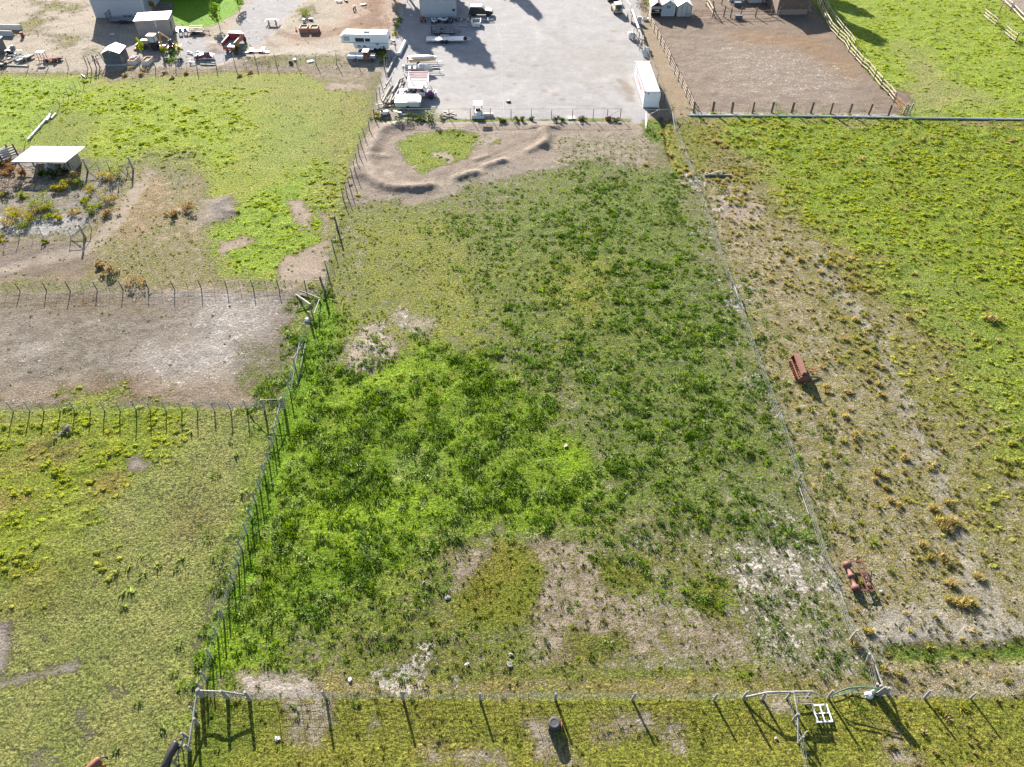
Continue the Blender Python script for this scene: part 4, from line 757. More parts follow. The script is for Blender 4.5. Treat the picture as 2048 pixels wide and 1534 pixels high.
f = fence('second row of pale poles set just outside the corral fence', [(1636,-8),(1647,14),(1657,34),(1670,52),(1684,70),(1697,87),(1706,98)], h=1.8, r=.08, m=WOODD, wires=(), rails=(1.1,1.6), rm=WOODL, rr=.07, seed=22, name='rail_fence')
pipe_gate('red tube gate at the corner of the corral', (1789,208), (1806,229), 1.5, RUSTL, (.2,.5,.8,1.1,1.4))
f = fence('grey corner posts at the end of the corral beside the irrigation pipe', [(1806,229),(1812,232),(1818,231)], h=1.9, r=.12, m=WOOD, wires=(), rails=(1.0,), seed=23)
fence('wire fence on thin stakes along the irrigation pipe', [(1818,231),(1825,235),(1873,236),(1920,236),(1972,236),(2022,236),(2080,237),(2200,238)], h=1.5, r=.035, m=TPOST, wires=(.4,.8,1.2), seed=24, lean=.1)
f = fence('corral back fence of dark posts and light rails by the barn', [(1425,34),(1447,34),(1460.5,35),(1480.6,34),(1510.7,34),(1541.5,31),(1557,33)], h=1.9, r=.12, m=WOODD, wires=(), rails=(.5,1.1), rm=WOODL, rr=.05, seed=25, name='rail_fence')
f = fence('inner pen fence of dark posts behind the back fence', [(1443,9),(1462,9),(1495,8),(1525,6)], h=1.8, r=.1, m=WOODD, wires=(), rails=(.9,1.5), rm=GREYM, rr=.035, seed=26, name='rail_fence')
f = fence('pale rail fence slanting down to the back corral corner', [(1408,-8),(1412,12),(1425,34)], h=1.9, r=.09, m=WOODD, wires=(), rails=(.7,1.5), rm=WOODL, rr=.1, seed=27, name='rail_fence')
pipe_gate('brown pipe gate between the pale shed and the back fence', (1386,36), (1421,35), 1.4, RUST, (.3,.7,1.1,1.4))
for lab, pts in (('short weathered rail panel in the far green pasture, the upper one', [(1965,33),(1976,43),(1989,52)]), ('short weathered rail panel in the far green pasture, the lower one', [(2007,68),(2018,77),(2029,85)])):
    f = fence(lab, pts, h=1.9, r=.1, m=WOOD, wires=(), rails=(.4,.9,1.4), rm=WOODL, rr=.08, seed=28 + len(lab), name='rail_fence')
fence('pale rail fence at the far upper corner of the green pasture', [(2000,-4),(2006,6),(2022,22),(2038,40),(2050,52)], h=1.7, r=.09, m=WOOD, wires=(), rails=(.6,1.3), rm=WOODL, rr=.12, seed=31, name='rail_fence')
fence('dark wire and post fence behind the upper rail panel', [(1968,25),(1997,28),(2020,22)], h=1.6, r=.09, m=WOODD, wires=(.5,1.0), rails=(1.5,), rm=WOODD, rr=.03, seed=32)
fence('dark post and wire fence by the lower rail panel', [(2029,86),(2045,70),(2070,78)], h=1.8, r=.09, m=WOODD, wires=(.5,1.0,1.4), seed=33)
for i, (px, py, lab) in enumerate(((1867,70,'bleached stake standing alone in the far green pasture, upper one'), (1912,121,'bleached stake leaning alone in the far green pasture, lower one'))):
    o = link(bpy.data.objects.new('wooden_stake', post_mesh(1.3, .07, WOODW, seed=40 + i))); o.location = gpt(px, py); o.rotation_euler = (.1, .15, 0); o['label'] = lab; o['category'] = 'stake'
# irrigation pipe on the ground
IRR = mat('aluminium_pipe', (.52, .56, .56), .4, .2, var=.1)
o0 = gpt(1379, 232); mb = MB(); pts = [gpt(px, py, .12) - o0 for px, py in ((1379,232),(1500,232.5),(1640,234),(1760,236),(1900,238),(2048,240),(2200,242))]
single('irrigation_pipe', mb.tube(pts, .13, n=8), IRR, 'long pale irrigation pipe lying along the foot of the corral fence', 'pipe', o0)
a, Ln = span((57,281),(97,236)); single('white_pipe', MB().tube([(0,0,.15),(Ln/2,0,.13),(Ln,0,.15)], .17, n=8), WHITE, 'long white pipe lying in the northwest pasture beside the leaning fence', 'pipe', gpt(57,281), a)
a, Ln = span((93,245),(100,232)); single('white_pipe', MB().tube([(0,0,.15),(Ln,0,.15)], .2, n=8), WHITE, 'shorter white pipe piece lying against the end of the long one', 'pipe', gpt(95,243), a)
a, Ln = span((104,238),(112,229)); single('white_pipe', MB().tube([(0,0,.12),(Ln,0,.12)], .16, n=8), WHITE, 'smallest white pipe piece at the upper end of the pipe row', 'pipe', gpt(104,238), a)
# ---------------------------------------------------------------- buildings
def wheel(par, x, y, z, r, w, rim=RIMM, rr=.55, name='wheel'):
    t = part(name, MB().lathe([(r*.62,-w/2),(r*.92,-w/2),(r,-w*.3),(r,w*.3),(r*.92,w/2),(r*.62,w/2)], (x,y,z), 'y', 16), BLACK, par)
    if rim: part('rim', MB().lathe([(r*rr*.35,-w*.46),(r*.63,-w*.42),(r*.63,w*.42),(r*rr*.35,w*.46)], (x,y,z), 'y', 12), rim, t)
    return t
def corrugated(mb, p0, p1, z0, z1, pitch=.28, depth=.05):
    """wall sheet of folded ribs from p0 to p1"""
    p0, p1 = Vector(p0), Vector(p1); d = p1 - p0; L = d.length; d.normalize(); nrm = Vector((d.y, -d.x, 0)); k = int(L / pitch); pts = []
    for i in range(k):
        b = i * L / k
        for t, q in ((0, 0), (.3, 0), (.45, 1), (.85, 1)): pts.append(p0 + d * (b + t * L / k) - nrm * depth * q)
    pts.append(p1)
    v = [(p.x, p.y, z0) for p in pts] + [(p.x, p.y, z1) for p in pts]; n = len(pts)
    return mb.add(v, [(i, i + 1, i + 1 + n, i + n) for i in range(n - 1)])
def lap_wall(mb, p0, p1, z0, z1, pitch=.2, depth=.03):
    p0, p1 = Vector(p0), Vector(p1); d = (p1 - p0).normalized(); nrm = Vector((d.y, -d.x, 0)); k = max(1, int((z1 - z0) / pitch)); st = (z1 - z0) / k
    for i in range(k):
        a = z0 + i * st
        v = [p0 + nrm * depth + Vector((0,0,a)), p1 + nrm * depth + Vector((0,0,a)), p1 + Vector((0,0,a+st)), p0 + Vector((0,0,a+st)), p0 + Vector((0,0,a)), p1 + Vector((0,0,a))]
        mb.add(v, [(0,1,2,3), (0,4,5,1)])
    return mb
# white shipping container
CX, CY = P(1285.5, 215); Cb = Vector(P(1268.5, 153.5))
o0 = Vector((CX, CY, 0)); az, _ = span((1314.5,215), (1285.5,215))
cw, cl, ch = 2.44, 12.2, 2.6
CONT = mat('white_container_paint', (.74, .75, .76), .5, .0, var=.04, scale=2, dirt=(.5, .45, .42), dmin=.64, dmax=.85)
c = root('shipping_container', 'long white corrugated shipping container on the edge of the gravel yard', 'container', (CX + .05, CY, 0), R(0.6))
mb = MB(); corrugated(mb, (0,0,0), (cw,0,0), .15, ch-.08, .2, .04); part('front_wall', mb, CONT, c)
mb = MB(); corrugated(mb, (0,cl,0), (0,0,0), .15, ch-.08, .3, .05); part('side_wall', mb, CONT, c)
mb = MB(); corrugated(mb, (cw,0,0), (cw,cl,0), .15, ch-.08, .3, .05); part('side_wall', mb, CONT, c)
mb = MB(); mb.box(0, cw, cl-.05, cl, .15, ch-.08); part('door', mb, CONT, c)
mb = MB(); n = 40
for i in range(n): y0 = cl * i / n; mb.add([(0.06,y0,ch),(cw-.06,y0,ch),(cw-.06,y0+cl/n*.6,ch+.02),(0.06,y0+cl/n*.6,ch+.02),(0.06,y0+cl/n,ch),(cw-.06,y0+cl/n,ch)], [(0,1,2,3),(3,2,5,4)])
part('roof', mb, WHITER, c)
for q, (x, y) in enumerate(((0,0),(cw,0),(0,cl),(cw,cl))):
    part('corner_post', MB().box(x-.08,x+.08,y-.08,y+.08,.0,ch+.03), CONT, c)
for x in (0, cw): part('corner_casting', MB().box(x-.11,x+.11,-.11,.1,ch-.12,ch+.05), RUST, c); part('corner_casting', MB().box(x-.1,x+.1,-.1,.1,.0,.14), CONT, c)
part('rust_streak', MB().box(cw+.01,cw+.1,-.095,-.085,.5,1.2), RUST, c)
for y0 in (0,): part('bottom_rail', MB().box(.1,cw-.1,-.05,.05,.02,.15), WHITE, c)
LET = mat('faded_red_lettering', (.48, .16, .17), .7, var=.3, scale=3); LETP = mat('purple_lettering', (.26, .14, .30), .7, var=.3)
# lettering on the west side: a large first letter and smaller faded ones, read from outside
mb = MB(); yy = cl - 3.4
def stroke3(mb, y0, z0, y1, z1, w=.12): mb.bar((-.012,y0,z0), (-.012,y1,z1), w, .01, up=(1,0,0))
stroke3(mb, yy+.7, 2.0, yy-.5, 2.0, .2); stroke3(mb, yy+.1, 2.0, yy+.1, 1.0, .22); part('lettering', mb, LETP, c)
mb = MB(); yy -= 1.1
for k in range(6):
    y = yy - k * .82; stroke3(mb, y, 1.15, y, 1.75); stroke3(mb, y, 1.7, y-.45, 1.7, .1)
    if k % 2 == 0: stroke3(mb, y, 1.4, y-.38, 1.4, .1)
    if k % 3: stroke3(mb, y-.45, 1.15, y-.45, 1.7, .1)
part('lettering', mb, LET, c)
mb = MB(); mb.box(.52,.62,-.01,-.004,2.05,2.4); mb.box(.62,.7,-.01,-.004,2.22,2.4); part('marking', mb, LETP, c)
mb = MB(); mb.box(1.5,1.62,-.01,-.004,2.2,2.32); part('marking', mb, LET, c)

# big metal shed, north west
def boxhouse(name, label, cat, a, b, depth, h, wall, roofm, kind='lap', pitch_h=1.2, corner=WHITE, pitch=.25):
    """a, b: photo base corners of the front wall; ridge runs front to back"""
    ang, L = span(a, b); o = root(name, label, cat, (*P(*a), 0), ang)
    W = ((0,0,0),(L,0,0)), ((L,0,0),(L,depth,0)), ((L,depth,0),(0,depth,0)), ((0,depth,0),(0,0,0))
    for p0, p1 in W:
        mb = MB()
        (lap_wall if kind == 'lap' else corrugated)(mb, p0, p1, 0, h, pitch, .02); part('wall', mb, wall, o)
    for x, y in ((0,0),(L,0)): part('corner_trim', MB().box(x-.07,x+.07,y-.09,y+.05,0,h+.02), corner, o)
    if pitch_h:
        for y in (0, depth): part('gable', MB().prism([(0,h),(L,h),(L/2,h+pitch_h)], y-.02, y+.04), wall, o)
        for s in (0, 1):
            x0, x1 = (-.3, L/2) if s == 0 else (L/2, L+.3); z0, z1 = (h-.1, h+pitch_h) if s == 0 else (h+pitch_h, h-.1)
            part('roof', MB().prism([(x0,z0),(x1,z1),(x1,z1+.1),(x0,z0+.1)], -.35, depth+.35), roofm, o)
    return o, L
b, L = boxhouse('metal_shed', 'large grey lap sided metal building with a white corner, at the top edge', 'building', (193,36), (293,33.5), 14, 5.2, SIDING, WHITER, pitch_h=2.2)
b, L = boxhouse('block_garage', 'tall grey block garage beside the black car, above the yard trailers', 'building', (842,35), (914,33), 13, 5.0, SIDING, WHITER, 'lap', 2.0, corner=GREYM, pitch=5.0)
mb = MB(); nx, nz = 9, 13
for i in range(nx):
    for j in range(nz): mb.box(.1+i*(L-.2)/nx+.02, .1+(i+1)*(L-.2)/nx-.02, -.06, -.012, .05+j*.38+.015, .05+(j+1)*.38-.015)
part('blocks', mb, SIDING, b, kind='stuff')
# tan storage shed
TANS = mat('taupe_metal_sheet', (.33, .29, .28), .6, .1, var=.1, scale=3)
ang, L = span((280,76), (346,72)); s = root('storage_shed', 'taupe corrugated storage shed with pale flat roof behind the backhoe', 'shed', (*P(280,76), 0), ang)
D_, h = 4.2, 3.0
for p0, p1 in (((0,0,0),(L,0,0)), ((L,0,0),(L,D_,0)), ((L,D_,0),(0,D_,0)), ((0,D_,0),(0,0,0))):
    mb = MB(); corrugated(mb, p0, p1, 0, h, .3, .04); part('wall', mb, TANS, s)
part('roof', MB().box(-.15, L+.15, -.2, D_+.2, h, h+.12), mat('pinkish_white_roof', (.72,.66,.64), .6, var=.05), s)
part('door', MB().box(L+.02, L+.06, .6, 1.8, 0, 2.2), STEELD, s); part('ramp_door', MB().prism([(L+.1,.05),(L+2.4,.05),(L+2.4,.12),(L+.1,.25)], 1.8, 4.0), WHITE, s)
part('patch', MB().quad((L*.56,-.05,1.7),(L*.62,-.05,1.7),(L*.64,-.05,2.9),(L*.57,-.05,2.9)), mat('pale_patch', (.5,.47,.42), .7), s)
# dark garden shed
DKS = mat('charcoal_panel', (.075, .09, .11), .6, var=.12)
ang, L = span((213,131), (246,129)); s = root('garden_shed', 'small charcoal garden shed with a white gable roof by the back fence', 'shed', (*P(212,130), 0), R(2))
L = 3.0; D_ = 3.2; h = 2.0
for x0, x1, y0, y1 in ((0,L,0,.06),(0,L,D_-.06,D_),(0,.06,.06,D_-.06),(L-.06,L,.06,D_-.06)):
    part('wall', MB().box(x0,x1,y0,y1,0,h), DKS, s)
for y in (0, D_): part('gable', MB().prism([(0,h),(L,h),(L/2,h+.6)], y-.01, y+.05), DKS, s)
for q in (0, 1):
    x0, x1, z0, z1 = ((-.15, L/2, h-.02, h+.62), (L/2, L+.15, h+.62, h-.02))[q]
    part('roof', MB().prism([(x0,z0),(x1,z1),(x1,z1+.05),(x0,z0+.05)], -.15, D_+.15), WHITER, s)
part('vent', MB().box(1.35,1.65,-.03,-.012,2.15,2.3), WHITE, s); part('door', MB().box(L+.002,L+.03,1.0,2.0,0,1.9), STEELD, s); part('slab', MB().box(-.1,L+.6,-.35,-.02,0,.1), CONC, s)
# dark shed cut by the west edge
s = root('dark_hut', 'dark hut corner cut off by the west edge above the junk row', 'shed', (*P(-14,112), 0), R(4)); part('wall', MB().box(-1,1.3,0,3,0,2.2), DKS, s); part('roof', MB().box(-1.2,1.5,-.2,3.2,2.21,2.3), GREYM, s)
# open shelter with white roof
ang, L = span((56,342), (148,343)); s = root('open_shelter', 'open fronted livestock shelter with a white metal roof in the shrubby enclosure', 'shelter', (*P(56,343), 0), R(-1)); L = 6.6; D_ = 2.5
mb = MB(); k = 24
def rf(x, y): return 1.95 + (y + .9) * .12
for i in range(k):
    x0 = -1.0 + i * (L + 1.0) / k; x1 = x0 + (L + 1.0) / k; xm = x0 + .05; sk = lambda y: -.9 * 0 + (y + .9) * .35
    for xa, xb, za, zb in ((x0, xm, .04, .04), (xm, x1, 0, 0)):
        mb.add([(xa+sk(-.9), -.9, rf(0,-.9)+za), (xb+sk(-.9), -.9, rf(0,-.9)+zb), (xb+sk(D_+.3), D_+.3, rf(0,D_+.3)+zb), (xa+sk(D_+.3), D_+.3, rf(0,D_+.3)+za)], [(0,1,2,3)])
part('roof', mb, WHITER, s)
part('roof_frame', MB().box(-.9, L-.1, -.85, -.75, 1.8, 1.93).box(-.3, L+.6, D_, D_+.1, 2.2, 2.32), WOODD, s)
for i, x in enumerate((-.1, 1.9, 4.2, L-.1)): part('fence_post' if 0 else 'post', MB().bar((x,-.5,0), (x-.25,-.6,1.85), .16), WOOD if i % 2 else WOODW, s)
for i in range(26):
    x = i * L / 26; part('plank', MB().box(x+.01, x + L/26 - .01, D_-.03, D_, .05, 2.2), WOOD, s)
for i in range(9):
    y = -.4 + i * (D_+.4) / 9; part('plank', MB().box(L-.03, L, y+.01, y+(D_+.4)/9-.01, .05, 1.85 + (y+.9)*.11), WOOD, s)
for z in (.5, 1.0): part('rail', MB().bar((-.1,-.5,z), (1.8,-.5,z+.1), .09), WOODW, s)
part('rail', MB().bar((1.9,-.5,.3), (0,-.5,1.3), .09), WOODW, s)
rj = random.Random(3)
for k_, (x, y, lab, m) in enumerate(((2.6,.6,'white sack slumped in the middle bay of the shelter',WHITE),(3.5,.9,'grey bundle inside the shelter beside the white sack',GREYM),(4.9,.7,'pale bucket heap inside the last bay of the shelter',CONC),(5.5,1.1,'dark crate in the back corner of the shelter',STEELD))):
    w = s.matrix_basis @ Vector((x, y, 0))
    single('feed_sack' if k_ == 0 else ('bundle','bundle','bucket_heap','crate')[k_], MB().box(-.35,.35,-.3,.3,0,.6,top=.7).blob((0,0,.62),.25,.22,.16,n=8,m=5), m, lab, ('sack','bundle','bucket','crate')[k_], w, rj.uniform(0,3))
# three little sheds by the corral
PURP = mat('dull_purple_roof', (.16, .10, .12), .7, var=.15); SHING = mat('grey_brown_shingle', (.33, .30, .28), .9, var=.2, scale=12)
def little_shed(label, a, b, depth, h, wall, roofm, gh_, extra=None):
    ang, L = span(a, b); s = root('small_shed', label, 'shed', (*P(*a), 0), ang, 'little sheds above the corral')
    for p0, p1 in (((0,0,0),(L,0,0)), ((L,0,0),(L,depth,0)), ((L,depth,0),(0,depth,0)), ((0,depth,0),(0,0,0))):
        mb = MB()
        if extra != 'open' or p0 != (0,0,0): lap_wall(mb, p0, p1, 0, h, .24, .015); part('wall', mb, wall, s)
    for y in ((0, depth) if extra != 'open' else (depth,)): part('gable', MB().prism([(0,h),(L,h),(L/2,h+gh_)], y-.02, y+.03), wall, s)
    for q in (0, 1):
        x0, x1, z0, z1 = ((-.15, L/2, h-.05, h+gh_), (L/2, L+.15, h+gh_, h-.05))[q]
        part('roof', MB().prism([(x0,z0),(x1,z1),(x1,z1+.07),(x0,z0+.07)], -.25, depth+.25), roofm, s)
    return s, L
s, L = little_shed('open fronted kennel shed with a dull purple roof, first of the little sheds', (1301,33), (1322,33), 3.5, 1.9, GREYM, PURP, .8, 'open')
part('front_panel', MB().box(.05,L-.05,-.02,.03,1.4,1.9), GREYM, s); part('post', MB().box(.0,.1,-.05,.05,0,1.9), WOOD, s); part('post', MB().box(L-.1,L,-.05,.05,0,1.9), WOOD, s); part('rail', MB().box(.1,L-.1,-.02,.02,.7,.8), WOODW, s)
s, L = little_shed('grey cottage shed with white trim and a paired white window', (1322,32), (1348,32), 3.8, 2.1, SIDING, SHING, .85)
for x in (.05, L-.05): part('corner_trim', MB().box(x-.07,x+.07,-.05,.0,0,2.1), WHITE, s)
part('trim', MB().bar((-.1,-.27,2.05), (L/2,-.27,2.95), .1), WHITE, s); part('trim', MB().bar((L+.1,-.27,2.05), (L/2,-.27,2.95), .1), WHITE, s); part('trim', MB().box(.1,L-.1,-.05,-.02,0,.1), WHITE, s)
w = part('window', MB().box(L/2-.42,L/2+.42,-.07,-.02,1.3,2.15), WHITE, s)
for q in (-.2, .2): part('pane', MB().box(L/2+q-.13,L/2+q+.13,-.09,-.071,1.4,2.05), GLASS, w)
CANV = mat('translucent_panel', (.42, .41, .38), .6, var=.12)
s, L = little_shed('pale shed with white ribbed roof and pale panel walls, last of the little sheds', (1353,33), (1381,33), 4.0, 2.0, CANV, WHITER, .9)
for x in (0, L*.33, L*.66, L): part('post', MB().box(x-.05,x+.05,-.08,-.02,0,2.0), WOODW, s)
# dog pen frame, trough
# barn
BARNW = mat('brown_barn_board', (.13, .09, .075), .85, var=.35, scale=4, streak=(6,6,.6), dirt=(.28,.2,.16))
BROOF = mat('blue_grey_roof', (.42, .46, .52), .45, .2, var=.06)
s = root('wooden_barn', 'brown board barn with a pale blue metal roof behind the corral', 'barn', (*P(1552,30), 0), R(3)); L = 6.3; D_ = 8; h = 3.4
for i in range(22):
    x = i * L / 22; hh = h + (.5 - abs(i/22 - .0)) * .9; part('plank', MB().box(x+.012, x+L/22-.012, 0, .05, 0, h + .9*(1-i/22)), BARNW, s)
for p in ((0, .06, .05, D_), (L-.06, L, .05, D_)): part('wall', MB().box(p[0],p[1],p[2],p[3],0,h), BARNW, s)
part('wall', MB().box(0,L,D_,D_+.06,0,h), BARNW, s); part('skirt', MB().box(-.02,L+.02,-.06,-.005,0,1.0), mat('dusty_board', (.28,.2,.17), .9, var=.3, scale=5), s)
part('roof', MB().prism([(-.6,h+1.02),(L+.5,h-.02),(L+.5,h+.08),(-.6,h+1.12)], -.7, D_+.5), BROOF, s)
s = root('white_building', 'white ribbed metal building cut by the top edge behind the pens', 'building', (*P(1497,6), 0), R(3)); mb = MB(); corrugated(mb, (0,0,0), (4.6,0,0), 0, 3, .3, .04); corrugated(mb, (4.6,0,0), (4.6,8,0), 0, 3, .3, .04); corrugated(mb, (0,8,0), (0,0,0), 0, 3, .3, .04); part('wall', mb, WHITE, s); part('roof', MB().box(-.2,4.8,-.2,8.2,3.01,3.12), WHITER, s)
s = root('white_building', 'low white lean-to left of the white ribbed building behind the pens', 'building', (*P(1457,3), 0), R(3)); part('wall', MB().box(0,3.4,0,4,0,1.6), WHITE, s); part('roof', MB().box(-.1,3.5,-.1,4.1,1.61,1.7), WHITER, s)
# buildings and trees past the top edge whose shadows fall into the picture
HOUSEW = mat('house_siding', (.5, .48, .44), .7, var=.05)
def house_off(loc, L, D_, h, gh_, rz, label):
    s = root('farm_house', label, 'house', (*loc, 0), rz)
    part('wall', MB().box(0,L,0,D_,0,h), HOUSEW, s)
    for y in (0, D_): part('gable', MB().prism([(0,h),(L,h),(L/2,h+gh_)], y-.05, y+.05), HOUSEW, s)
    for q in (0, 1):
        x0, x1, z0, z1 = ((-.4, L/2, h-.1, h+gh_), (L/2, L+.4, h+gh_, h-.1))[q]
        part('roof', MB().prism([(x0,z0),(x1,z1),(x1,z1+.15),(x0,z0+.15)], -.5, D_+.5), SHING, s)
sx, sy = -math.sin(SUN_AZ), -math.cos(SUN_AZ)        # shadow direction on the ground
def caster(px, py, z):
    """ground spot that throws the shadow of its top (height z) onto a photo point"""
    x, y = P(px, py); L = z / math.tan(SUN_EL); return (x - sx * L, y - sy * L)
gxp = caster(380, 44, 7.6); house_off((gxp[0]-5, gxp[1]), 10, 9, 4.6, 3.0, 0, 'gabled farm house beyond the lawn whose shadow crosses it')

# ---------------------------------------------------------------- trees and shrubs
BARK = mat('bark', (.14, .11, .085), .95, var=.4, scale=6, bump=.02)
def crown(name, c, rx, ry, rz, colr, n, size, seed, par, lobes=9, fill=.35):
    r = np.random.default_rng(seed)
    lc = r.normal(0, .45, (lobes, 3)) * np.array([rx, ry, rz]) + np.array(c); lr = r.uniform(.35, .6, lobes)
    k = r.integers(0, lobes, n); d = r.normal(0, 1, (n, 3)); d /= np.linalg.norm(d, axis=1, keepdims=True)
    rad = lr[k] * (1 - fill * r.uniform(0, 1, n))
    p = lc[k] + d * rad[:, None] * np.array([rx, ry, rz])
    p[:, 2] = np.maximum(p[:, 2], .05)
    a = r.normal(0, 1, (n, 3)); a /= np.linalg.norm(a, axis=1, keepdims=True); b = np.cross(a, r.normal(0, 1, (n, 3))); b /= np.linalg.norm(b, axis=1, keepdims=True)
    s = size * r.uniform(.6, 1.4, (n, 1)); V = np.stack([p - a * s, p + a * s, p + b * s * 1.6], 1)
    C = np.array(colr)[None] * r.uniform(.65, 1.3, (n, 1)) * (1 + r.uniform(-.1, .1, (n, 3)))
    me = tri_mesh(name, V, np.clip(C, 0, 1), M_LEAF); o = link(bpy.data.objects.new(name, me)); o.parent = par; return o
def tree(label, loc, h, rx, colr, seed, n=700, size=.22, trunk=.12, rz_=None, cat='tree', name='tree', ry=None, base=.3):
    o = root(name, label, cat, loc); rd = random.Random(seed)
    top = h * .75
    mb = MB().tube([(0,0,-.2),(rd.uniform(-.1,.1)*h*.2,rd.uniform(-.1,.1)*h*.2,top*.5),(rd.uniform(-.1,.1)*h*.2,0,top)], trunk, n=7, r1=trunk*.3)
    for i in range(5):
        a = rd.uniform(0, 6.28); z = top * rd.uniform(.35, .8); mb.tube([(0,0,z),(math.cos(a)*rx*.6, math.sin(a)*rx*.6, z+h*.2)], trunk*.4, n=5, r1=trunk*.12)
    part('trunk', mb, BARK, o); zc = h * (base + 1) / 2
    crown('crown', (0,0,zc), rx, ry or rx, rz_ or h*(1-base)/2, colr, n, size, seed, o); return o
def shrub(label, px, py, w, h, colr, seed, n=260, size=.09, name='shrub', cat='shrub', group=None):
    o = root(name, label, cat, gpt(px, py), 0, group); rd = random.Random(seed)
    mb = MB()
    for i in range(4): a = rd.uniform(0, 6.28); mb.tube([(0,0,-.1),(math.cos(a)*w*.3,math.sin(a)*w*.3,h*.6)], .03, n=4, r1=.01)
    part('stem', mb, BARK, o); crown('foliage', (0,0,h*.42), w/2, w/2, h*.5, colr, n, size, seed, o, lobes=7, fill=.6); return o
cg = S(110,135,60)
LAWNG = S(120,160,60)
tree('young green tree casting a round shadow on the gravel drive by the lawn', gpt(440,56), 4.4, 1.35, S(140,175,80), 31, 600, .14, .07)
tree('second young tree at the lawn corner, nearer the top edge', gpt(478,18), 3.6, 1.1, S(140,175,80), 32, 450, .14, .06)
tree('yellow leaved small tree beside the big metal shed', gpt(309,26), 2.6, .9, S(180,165,90), 33, 350, .12, .05)
tree('thin yellow green sapling beside the backhoe bucket', gpt(287,109), 2.6, .7, S(170,185,70), 34, 300, .1, .04, base=.15)
tree('thin yellow green sapling in front of the small red tractor', gpt(332,114), 2.0, .55, S(150,165,70), 35, 220, .1, .03, base=.2)
tree('thin yellow sapling just east of the small red tractor', gpt(362,112), 2.4, .65, S(190,185,90), 36, 220, .1, .03, base=.2)
cx_, cy_ = caster(960, 150, 19); 
for k, (px, py, z, rx, lab) in enumerate(((985,150,20,3.6,'tall poplar beyond the garage, tallest of the row past the top edge'), (905,112,17,3.6,'tall poplar beyond the garage, shorter one of the row past the top edge'), (1045,12,15,3.0,'leafy tree past the top edge above the gravel yard'), (850,90,15,3.0,'leafy tree behind the block garage past the top edge'), (1756,84,17,1.9,'slender tall tree past the top edge of the east pasture'), (1700,30,14,3.5,'broad tree past the top edge of the east pasture'), (420,-10,12,4,'broad tree past the top edge behind the lawn'), (930,60,16,3.6,'leafy tree past the top edge over the black car'))):
    x, y = caster(px, py, z); tree(lab, (x, y, 0), z, rx, S(100,130,60), 50 + k, 2600, .5, .35, name='tree', base=.35)
YG = S(205,196,80); OG = S(150,165,80); TN = S(205,185,120)
shl = [(608,33,2.6,1.6,OG,'dark green shrub between the planters and the drive'),(1301,16,2.8,3.2,S(170,180,70),'tall yellow green shrub beside the purple roofed shed'),(1275,0,5,3.4,S(70,95,50),'dark green shrub mass at the top edge above the alley'),
 (337,122,2.4,1.0,S(150,180,70),'low pale green bush between the planters and the bush pair'),(343,113,1.5,1.3,S(90,125,50),'dark green garden bush, smaller of the pair by the back fence'),(356,121,2.0,1.4,S(95,130,55),'dark green garden bush, larger of the pair by the back fence'),
 (763,113,2.8,2.2,S(90,110,50),'dark green bush under the tail of the camper'),(766,122,2.0,1.4,S(150,165,70),'yellow green bush under the tail of the camper'),(482,108,2.0,1.5,S(120,135,60),'green weeds bush at the tail of the red dump truck'),
 (800,44,1.6,1.0,S(160,180,60),'upper yellow green weed clump on the yard fence'),(794,53,1.6,1.0,S(165,185,60),'second yellow green weed clump on the yard fence'),(792,69,1.3,.8,S(170,175,70),'lowest yellow green weed clump on the yard fence'),
 (866,239,2.8,1.8,S(130,150,80),'grey green bush behind the rusty yard fence beside the plank heap'),(812,239,3.0,1.4,S(95,120,50),'dark green bush behind the rusty yard fence below the white camper shell'),(843,242,2.0,1.0,S(100,120,60),'low dark bush behind the rusty yard fence between two larger ones'),(755,232,2.0,1.4,S(190,185,110),'straw coloured bush by the first rusty fence post'),
 (1000,243,1.0,.8,S(150,175,60),'small bright weed clump east of the white cart'),(1006,243,1.1,.7,S(110,135,70),'small dull weed clump east of the white cart'),(1034,241,.9,.8,S(140,140,60),'olive weed clump on the yard fence, first of a pair'),(1046,241,.9,.9,S(130,140,60),'olive weed clump on the yard fence, second of a pair'),(1063,240,1.0,.6,S(140,150,110),'grey weed clump at a rusty fence post'),(1113,242,1.3,.8,S(100,120,70),'dark weed clump east of mid yard fence'),(1124,241,1.0,.7,S(140,150,80),'small olive weed clump near the pallet'),(1164,241,1.9,.7,S(150,150,120),'wide grey weed clump near the pallet'),(1232,242,1.4,.6,S(150,145,120),'grey weed clump near the gate end of the yard fence'),
 (137,861,1.3,.9,S(190,185,175),'pale thistle bush standing in the green pasture below the post row')]
for k, (px, py, w, h, cc, lab) in enumerate(shl): shrub(lab, px, py, w, h, cc, 100 + k, n=int(120 + 90 * w), size=.07 + .012 * w)
ys_ = [(58,436,2.2,1.3),(70,425,2.6,1.5),(84,400,3.4,2.2),(75,412,2.6,1.6),(38,425,3.0,1.4),(24,432,2.6,1.4),(10,445,2.4,1.3),(50,447,2.4,1.3),(100,425,2.2,1.3),(95,412,2.0,1.2),(118,432,1.2,.8),(148,423,2.0,1.1),(180,422,1.3,1.0),(195,408,2.0,1.2),(110,375,1.6,1.0),(125,370,2.8,1.8),(140,362,3.0,1.8),(160,365,2.4,1.6),(172,398,2.4,1.3),(185,378,2.4,1.4),(205,352,2.0,1.4),(222,356,2.4,1.8),(240,352,2.2,1.5),(46,387,1.6,1.0),(8,387,1.2,.8),(0,472,1.6,1.2),(218,396,1.8,1.0),(88,480,.9,.5)]
